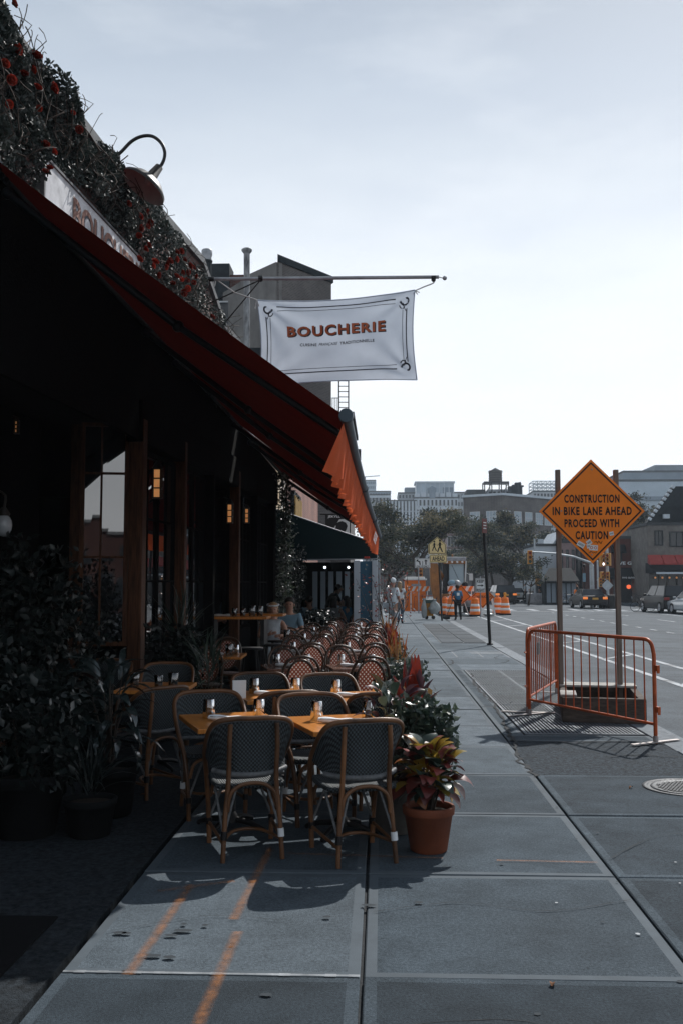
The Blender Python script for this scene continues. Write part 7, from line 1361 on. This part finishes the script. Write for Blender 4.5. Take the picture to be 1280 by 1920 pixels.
for s in (-1, 1):
    for y, r in ((-.7, .48), (1.3, .72)):
        b = MB(); b.tube([(xc + s * w * .56 - .18, y, r), (xc + s * w * .56 + .18, y, r)], r, 20); wh = part('wheel', b, M['tyre'], t); b = MB(); b.tube([(xc + s * w * .56 - .19, y, r), (xc + s * w * .56 + .19, y, r)], r * .5, 14); part('rim', b, M['machine_white'], wh)
bm_ = [L3(813, 1056, 60), L3(815, 1100, 59.5), L3(818, 1132, 59)]; b = MB(); b.prism([(bm_[0][0] - .28, bm_[0][1], bm_[0][2]), (bm_[0][0] + .22, bm_[0][1], bm_[0][2]), (bm_[1][0] + .30, bm_[1][1], bm_[1][2]), (bm_[2][0] + .2, bm_[2][1], bm_[2][2]), (bm_[2][0] - .12, bm_[2][1], bm_[2][2]), (bm_[1][0] - .28, bm_[1][1], bm_[1][2])], (0, .3, 0)); part('boom', b, M['machine_orange'], t)
b = MB(); b.tube([(bm_[0][0] + .1, bm_[0][1] + .5, bm_[0][2] - .1), (xc, .9, zb_)], .13, 8); b.tube([(bm_[1][0] + .3, bm_[1][1] - .05, bm_[1][2] + .5), (bm_[2][0] + .2, bm_[2][1] - .05, bm_[2][2])], .05, 6); part('arm', b, M['machine_orange'], t)
b = MB(); b.box((bm_[2][0] + .1, bm_[2][1] - .1, .35), (.7, .5, .6), bev=.1); part('bucket', b, M['iron'], t)
mx = L3(882, 1082, 60.5); b = MB(); b.box(mx, (.22, .06, .42), bev=.02); b.tube([(mx[0], mx[1], mx[2] + .1), (xc + w * .42, -.85, mx[2] + .3)], .015, 4); part('mirror', b, M['machine_white'], t)
b = MB(); b.ball((xc - .1, -.7, zr + .34), (.06, .06, .1), 8); part('beacon', b, M['machine_orange'], t)
bl = thing('spoil_heap', 'heap of tarpaulins and white sacks beside the loader cab', 'heap', (P(866, 1130, 59.5).x, 59.5, GZ))
for k, (u, v, r) in enumerate(((846, 1093, .25), (858, 1096, .3), (870, 1099, .3), (878, 1104, .25), (852, 1104, .35), (866, 1108, .4), (860, 1122, .6), (874, 1124, .55))): q = P(u, v, 59.5 - .02 * k); b = MB(); b.ball((0, 0, 0), (r, r * .8, r * .7), 10, k=6, M=Matrix.Translation((q.x - bl.location.x, q.y - bl.location.y, q.z - GZ)) @ Matrix.Rotation(k, 4, 'Y')); part('sack', b, (M['cloth_sky'], M['pole_grey'], M['cloth_black'])[k % 3], bl)
# ------------------------------------------------------------------ vehicles
def car(label, loc, rz, paint, kind='sedan', group='cars on the avenue', brake=False):
    """length along y (front +y); body lofted from a side profile, cabin with separate panes, four wheels"""
    t = thing('car', label, 'car', loc, rz, group); suv = kind == 'suv'; Ln, Wd, Hh = (4.7, 1.92, 1.72) if suv else (4.75, 1.82, 1.44); hood = 1.02 if suv else .90; y0 = -Ln / 2
    prof = [(0, .34), (.02, .62), (.10, hood - .02 + (.06 if not suv else .1)), (.9 if not suv else .25, hood + .06), (Ln * .66, hood + .02), (Ln - .35, hood - .12), (Ln - .06, .68), (Ln, .40), (Ln - .1, .24), (.12, .24)]
    bm = bmesh.new(); vs = [[bm.verts.new((s * Wd / 2 * (.97 if z > .8 else 1), y0 + y, z)) for y, z in prof] for s in (-1, 1)]; n = len(prof)
    bm.faces.new(vs[0]); bm.faces.new(vs[1][::-1]); [bm.faces.new((vs[0][i], vs[1][i], vs[1][(i + 1) % n], vs[0][(i + 1) % n])) for i in range(n)]; bmesh.ops.recalc_face_normals(bm, faces=bm.faces); bmesh.ops.bevel(bm, geom=list(bm.edges), offset=.07, segments=3, affect='EDGES', profile=.6, clamp_overlap=True); bm.verts.index_update()
    b = MB(); b.add([v.co.copy() for v in bm.verts], [[v.index for v in f.verts] for f in bm.faces], 0, True); bm.free(); part('body', b, M[paint], t)
    cab = [(.08 if suv else .55, hood + .03), (.28 if suv else 1.15, Hh), (Ln * (.50 if not suv else .55), Hh), (Ln * .71, hood + .02)]; wt_, wb = Wd * .39, Wd * .47
    V = lambda s, i, o=0.0, zf=0.0: Vector((s * ((wb if i in (0, 3) else wt_) + o), y0 + cab[i][0], cab[i][1] + zf))
    b = MB(); A = [V(-1, i) for i in range(4)]; B2 = [V(1, i) for i in range(4)]
    for i in range(3): b.face([A[i], B2[i], B2[i + 1], A[i + 1]])
    b.face(A[::-1]); b.face(B2); part('cabin', b, M[paint], t)
    def inset(q, k=.10, out=.008):
        c = sum(q, Vector()) / 4; nn = (q[1] - q[0]).cross(q[2] - q[0]).normalized(); nn = nn if nn.dot(c - Vector((0, 0, 1))) > 0 else -nn; return [p.lerp(c, k) + nn * out for p in q]
    for nm, q in (('rear_window', [A[0], B2[0], B2[1], A[1]]), ('windscreen', [A[2], B2[2], B2[3], A[3]])): b = MB(); b.face(inset(q)); part(nm, b, M['glass_far'], t)
    for S in (A, B2):
        mt, mb_ = S[1].lerp(S[2], .5), S[0].lerp(S[3], .5)
        for q in ([S[0], S[1], mt, mb_], [mb_, mt, S[2], S[3]]): b = MB(); b.face(inset(q, .12)); part('side_window', b, M['glass_far'], t)
    for s in (-1, 1):
        for y in (.82, Ln - .9):
            r = .36 if suv else .33; T = Matrix.Translation((s * (Wd / 2 - .09), y0 + y, r)) @ Matrix.Rotation(R(90 * s), 4, 'Y'); b = MB(); b.lathe([(r * .62, .1), (r * .95, .105), (r, .06), (r, -.10), (r * .9, -.11)], 22, M=T); wh = part('wheel', b, M['tyre'], t); b = MB(); b.lathe([(.001, .08), (r * .2, .095), (r * .55, .085), (r * .63, .11)], 14, M=T, sm=False); part('rim', b, M['rim'], wh)
        b = MB(); b.box((s * Wd * .40, y0 + .035, hood - .12), (.34, .10, .17), bev=.03); part('tail_lamp', b, M['brake_on'] if brake else M['brake_off'], t); b = MB(); b.box((s * Wd * .38, -y0 - .10, .68), (.36, .14, .15), bev=.03); part('headlight', b, M['reflect_white'], t); b = MB(); b.box((s * (Wd / 2 + .08), y0 + Ln * .66, hood + .10), (.18, .10, .13), bev=.03); part('mirror', b, M[paint], t)
    b = MB(); b.box((0, y0 - .005, hood - .16 if not suv else .85), (.42, .02, .14)); part('number_plate', b, M['plate_amber'], t); b = MB(); b.box((0, y0 + .0, .40), (Wd * .92, .10, .18), bev=.03); part('bumper', b, M['tyre'], t); return t
M['car_black'] = pm('black_car_paint', (.006, .008, .010), .4, .1, 3, coat=.12, spec=.15); M['car_grey'] = pm('dark_grey_car_paint', (.035, .042, .048), .22, .1, 3, coat=.8); M['car_silver'] = pm('pale_silver_car_paint', (.36, .40, .43), .22, .1, 3, coat=.8, metal=.2); M['car_white'] = pm('white_car_paint', (.6, .62, .63), .25, .05, 3, coat=.6); M['brake_on'] = pm('lit_tail_lamp', (.6, .12, .03), .3, .1, emit=(1, .30, .06, .6)); M['brake_off'] = pm('tail_lamp', (.25, .02, .015), .3, .1); M['plate_amber'] = pm('amber_number_plate', (.55, .3, .06), .5, .1)
car('dark sedan with lit amber-red tail lamps driving away on the avenue', (P(1109, 1130, 74).x, 75.5, GZ), R(2), 'car_black', 'sedan', brake=True); car('black SUV parked near the right picture edge, left of the silver car', (P(1250, 1130, 63).x + .3, 64.5, GZ), R(5), 'car_black', 'suv'); car('pale silver car cut off by the right picture edge', (P(1285, 1130, 59).x + .9, 60, GZ), R(5), 'car_silver', 'sedan')
car('dark SUV waiting beyond the orange drums', (P(944, 1115, 88).x, 90, GZ), R(4), 'car_black', 'suv', brake=True); car('pale car partly hidden behind the dark SUV beyond the drums', (P(966, 1115, 98).x, 100, GZ), R(4), 'car_white', 'sedan'); car('white car beyond the CONSTRUCTION diamond', (P(918, 1112, 96).x, 98, GZ), R(0), 'car_white', 'sedan')
def bicycle(label, loc, rz):
    t = thing('bicycle', label, 'bicycle', loc, rz, 'parked bicycles')
    for x in (-.52, .52):
        b = MB(); b.tube([(x + .33 * math.cos(2 * math.pi * i / 20), 0, .34 + .33 * math.sin(2 * math.pi * i / 20)) for i in range(20)], .018, 5, closed=True); [b.tube([(x, 0, .34), (x + .32 * math.cos(a), 0, .34 + .32 * math.sin(a))], .003, 3) for a in [k * .785 for k in range(8)]]; part('wheel', b, M['tyre'], t)
    b = MB(); q = [(-.52, 0, .34), (-.08, 0, .30), (-.22, 0, .82), (.38, 0, .80), (.52, 0, .34)]; [b.tube([q[i], q[j]], .018, 5) for i, j in ((0, 1), (0, 2), (1, 2), (2, 3), (1, 3), (3, 4))]; part('frame', b, M['black'], t); b = MB(); b.box((-.24, 0, .92), (.26, .13, .05), bev=.02); part('saddle', b, M['cloth_black'], t); b = MB(); b.tube([(.36, -.28, 1.0), (.36, 0, .98), (.36, .28, 1.0)], .014, 5); b.tube([(.36, 0, .98), (.38, 0, .8)], .014, 5); part('handlebar', b, M['black'], t); return t
bicycle('bicycle leaning left of the dark sedan', (P(1066, 1128, 80).x, 80, .02), R(15)); bicycle('bicycle lying close to the black SUV wheel', (P(1208, 1130, 65).x, 65.5, GZ), R(10)); bicycle('bicycle parked in front of the dark red restaurant', (P(1186, 1130, 88).x, 88, .01), R(-8))
p = P(1071, 1120, 79); person('delivery rider with orange bag standing beside the bicycle', (p.x + .5, 79.2, .01), R(70), None, 'cloth_black', 'cloth_black'); b = MB(); b.box((0, 0, 0), (.42, .4, .45), bev=.04); solo('delivery_bag', b, M['orange_plastic'], 'orange delivery bag behind the rider beside the dark sedan', 'bag', (P(1082, 1109, 79).x, 79.2, P(1082, 1111, 79).z))
for k, (u, Y, lab, sh) in enumerate(((996, 92, 'pedestrian in white waiting at the far signal pole', 'cloth_white'), (1013, 90, 'pedestrian in black walking by the market pavilion', 'cloth_black'), (984, 95, 'pedestrian in grey under the thin street tree', 'cloth_pale'))): q = P(u, 1120, Y); person(lab, (q.x, Y, .0), R(30 * k), dict(WALK), sh, 'cloth_black')
# ------------------------------------------------------------------ traffic signals
def signal(p, s=1.0, rz=0.0, label='signal', lit=None):
    t = thing('traffic_light', label, 'traffic light', p, rz, 'yellow traffic lights'); b = MB(); b.box((0, 0, 0), (.34 * s, .26 * s, 1.0 * s), bev=.03); part('housing', b, M['signal_yellow'], t)
    for i, m in enumerate(('brake_off', 'amber', 'greenlens')):
        z = (.31 - .31 * i) * s; b = MB(); b.lathe([(.12 * s, 0), (.13 * s, .16 * s)], 12, M=Matrix.Translation((0, -.13 * s, z)) @ Matrix.Rotation(R(90), 4, 'X')); part('visor', b, M['signal_yellow'], t); b = MB(); b.lathe([(.001, .02), (.115 * s, .01)], 12, M=Matrix.Translation((0, -.13 * s, z)) @ Matrix.Rotation(R(90), 4, 'X')); part('lens', b, M[m if i != lit else 'white_light'], t)
    return t
M['signal_yellow'] = pm('signal_yellow_paint', (.46, .21, .03), .5, .15, 5); M['amber'] = pm('amber_signal_lens', (.12, .05, .01), .3, .1); M['greenlens'] = pm('green_signal_lens', (.01, .05, .03), .3, .1); M['galv'] = pm('galvanised_pole', (.36, .40, .43), .5, .15, 4, metal=.3)
YS = 76; t = thing('signal_mast', 'galvanised signal pole with long mast arm reaching left across the street', 'signal pole', (P(1107.5, 1130, YS).x, YS, GZ)); a = P(1107.5, 1055, YS); b = MB(); b.tube([(a.x, YS, GZ), a], .13, 10); part('pole', b, M['galv'], t, world=True); b = MB(); b.tube([P(1108, 1056, YS), P(1075, 1044, YS - 1), P(1040, 1038, YS - 2), P(989, 1034, YS - 3)], [.10, .085, .07, .05], 8); part('arm', b, M['galv'], t, world=True)
signal(P(992.5, 1045, YS - 3.1), 1.0, 0, 'yellow traffic light hanging at the tip of the mast arm')
t = thing('signal_mast', 'galvanised pole right of the mast arm carrying stacked traffic lights', 'signal pole', (P(1137, 1130, YS - 1).x, YS - 1, GZ)); a = P(1137, 1015, YS - 1); b = MB(); b.tube([(a.x, YS - 1, GZ), a], .11, 10); part('pole', b, M['galv'], t, world=True); b = MB(); b.tube([P(1125, 1043, YS - 1), P(1141, 1040, YS - 1)], .03, 5); b.tube([P(1118, 1088, YS - 1), P(1137, 1086, YS - 1)], .03, 5); part('bracket', b, M['galv'], t, world=True)
signal(P(1128, 1050, YS - 1.2), 1.0, R(20), 'yellow traffic light with white lamp left of the right pole', 2); signal(P(1140.5, 1049, YS - 1.3), .95, R(-35), 'yellow traffic light on the right face of the right pole'); signal(P(1128, 1082, YS - 1.2), .8, R(15), 'lower yellow pedestrian light left of the right pole'); signal(P(1125, 1092, YS - 1.4), .7, 0, 'lowest yellow light beside the sedan'); signal(P(1139, 1082, YS - 1.2), .8, R(-20), 'lower yellow pedestrian light on the right pole')
for u, vt in ((1112.5, 1060), (1121, 1052)): t = thing('signal_pole', ('slim pale pole beside the mast pole' if u < 1115 else 'slim grey pole between the signal poles'), 'pole', (P(u, 1130, YS + 1).x, YS + 1, GZ)); a = P(u, vt, YS + 1); b = MB(); b.tube([(0, 0, 0), (0, 0, a.z - GZ)], .07, 8); b.lathe([(.12, 0), (.1, .12), (.07, .15)], 10); part('shaft', b, M['galv'], t); b = MB(); b.lathe([(.075, 0), (.001, .06)], 8, (0, 0, a.z - GZ)); part('cap', b, M['galv'], t)
t = thing('street_sign', 'pale vertical street banner sign left of the mast pole', 'sign', (P(1098, 1130, YS).x, YS + .5, GZ)); a, c = P(1095, 1075, YS + .5), P(1101, 1091, YS + .5); b = MB(); b.box((0, 0, (a.z + c.z) / 2 - GZ), (c.x - a.x, .03, a.z - c.z)); part('plate', b, M['cloth_sky'], t); b = MB(); b.tube([(0, .03, 0), (0, .03, a.z + .5 - GZ)], .04, 6); b.ball((0, .03, a.z + .6 - GZ), .12, 8); part('post', b, M['black'], t)
t = thing('street_sign', 'blank grey back of a diamond sign on the right signal pole', 'sign', (P(1138, 1130, YS - 1.3).x, YS - 1.4, GZ)); c = P(1138, 1098, YS - 1.4); b = MB(); b.prism([(0, 0, c.z - GZ - .45), (.45, 0, c.z - GZ), (0, 0, c.z - GZ + .45), (-.45, 0, c.z - GZ)], (0, .02, 0)); part('plate', b, M['galv'], t); b = MB(); b.tube([(0, .05, 0), (0, .05, c.z - GZ)], .03, 6); part('post', b, M['galv'], t)
YS2 = 90; t = thing('lamp_post', 'tall slim grey lamp post on a concrete block by the thin tree', 'lamp post', (P(1003, 1130, YS2).x, YS2, GZ)); a = P(1003, 1010, YS2); b = MB(); b.tube([(0, 0, 0), (0, 0, a.z - GZ)], [.12, .08], 8); part('pole', b, M['galv'], t); b = MB(); b.box((0, 0, .5), (1.5, 1.2, 1.0), bev=.15); part('base_block', b, M['pole_grey'], t)
signal(P(1010, 1089, YS2 - .3), .9, 0, 'yellow traffic light right of the slim lamp post'); signal(P(1006.5, 1088, YS2 - .2), .8, R(40), 'second yellow traffic light touching the slim lamp post')
signal(P(787.5, 1071, 66), .8, 0, 'orange-lit traffic light above the portable toilet'); 
for k, (u, Y) in enumerate(((1146, 74), (1131, 75))): b = MB(); b.box((0, 0, .45), (.6, .6, .9), bev=.05); b.box((0, 0, .95), (.5, .5, .1), bev=.03); solo('street_bin', b, M['black'], ('dark street bin right of the sedan', 'dark cabinet at the foot of the right signal pole')[k], 'bin', (P(u, 1130, Y).x, Y, GZ))
# ------------------------------------------------------------------ litter on the pavement
lf = MB(); v_, f_ = blade(.07, .035, .5, .4, n=4); lf.add(v_, f_); lme = lf.mesh('fallen_leaf', pm('dry_leaf', (.14, .06, .025), .8, .3, 20))
for k, (u, v, lab) in enumerate(((262, 1492, 'curled dry leaf on the shaded paving by the chair feet'), (1034, 1850, 'small dry leaf lying in the white slab joint at lower right'), (640, 1575, 'dry leaf between the front chair legs'), (1185, 1476, 'dry leaf near the manhole cover'))): g_ = G(u, v, .012); o = link('fallen_leaf', lme, None, g_, k * 1.3); tag(o, lab, 'leaf', 'fallen leaves'); o.scale = (1.1 if k == 0 else .8,) * 3
# ------------------------------------------------------------------ air over the city
hz_ = MB(); hz_.box((60, 285, 36), (760, 640, 75)); hz = hz_.mesh('haze', [])
hm = bpy.data.materials.new('city_haze'); hm.use_nodes = True; hm.node_tree.nodes.clear(); ho = hm.node_tree.nodes.new('ShaderNodeOutputMaterial'); hv_ = hm.node_tree.nodes.new('ShaderNodeVolumePrincipled')
hv_.inputs['Color'].default_value = (.74, .87, 1.0, 1); hv_.inputs['Density'].default_value = .00035; hv_.inputs['Anisotropy'].default_value = 0.25; hm.node_tree.links.new(hv_.outputs[0], ho.inputs['Volume'])
hz.materials.append(hm); ho_ = link('haze', hz); ho_['kind'] = 'stuff'
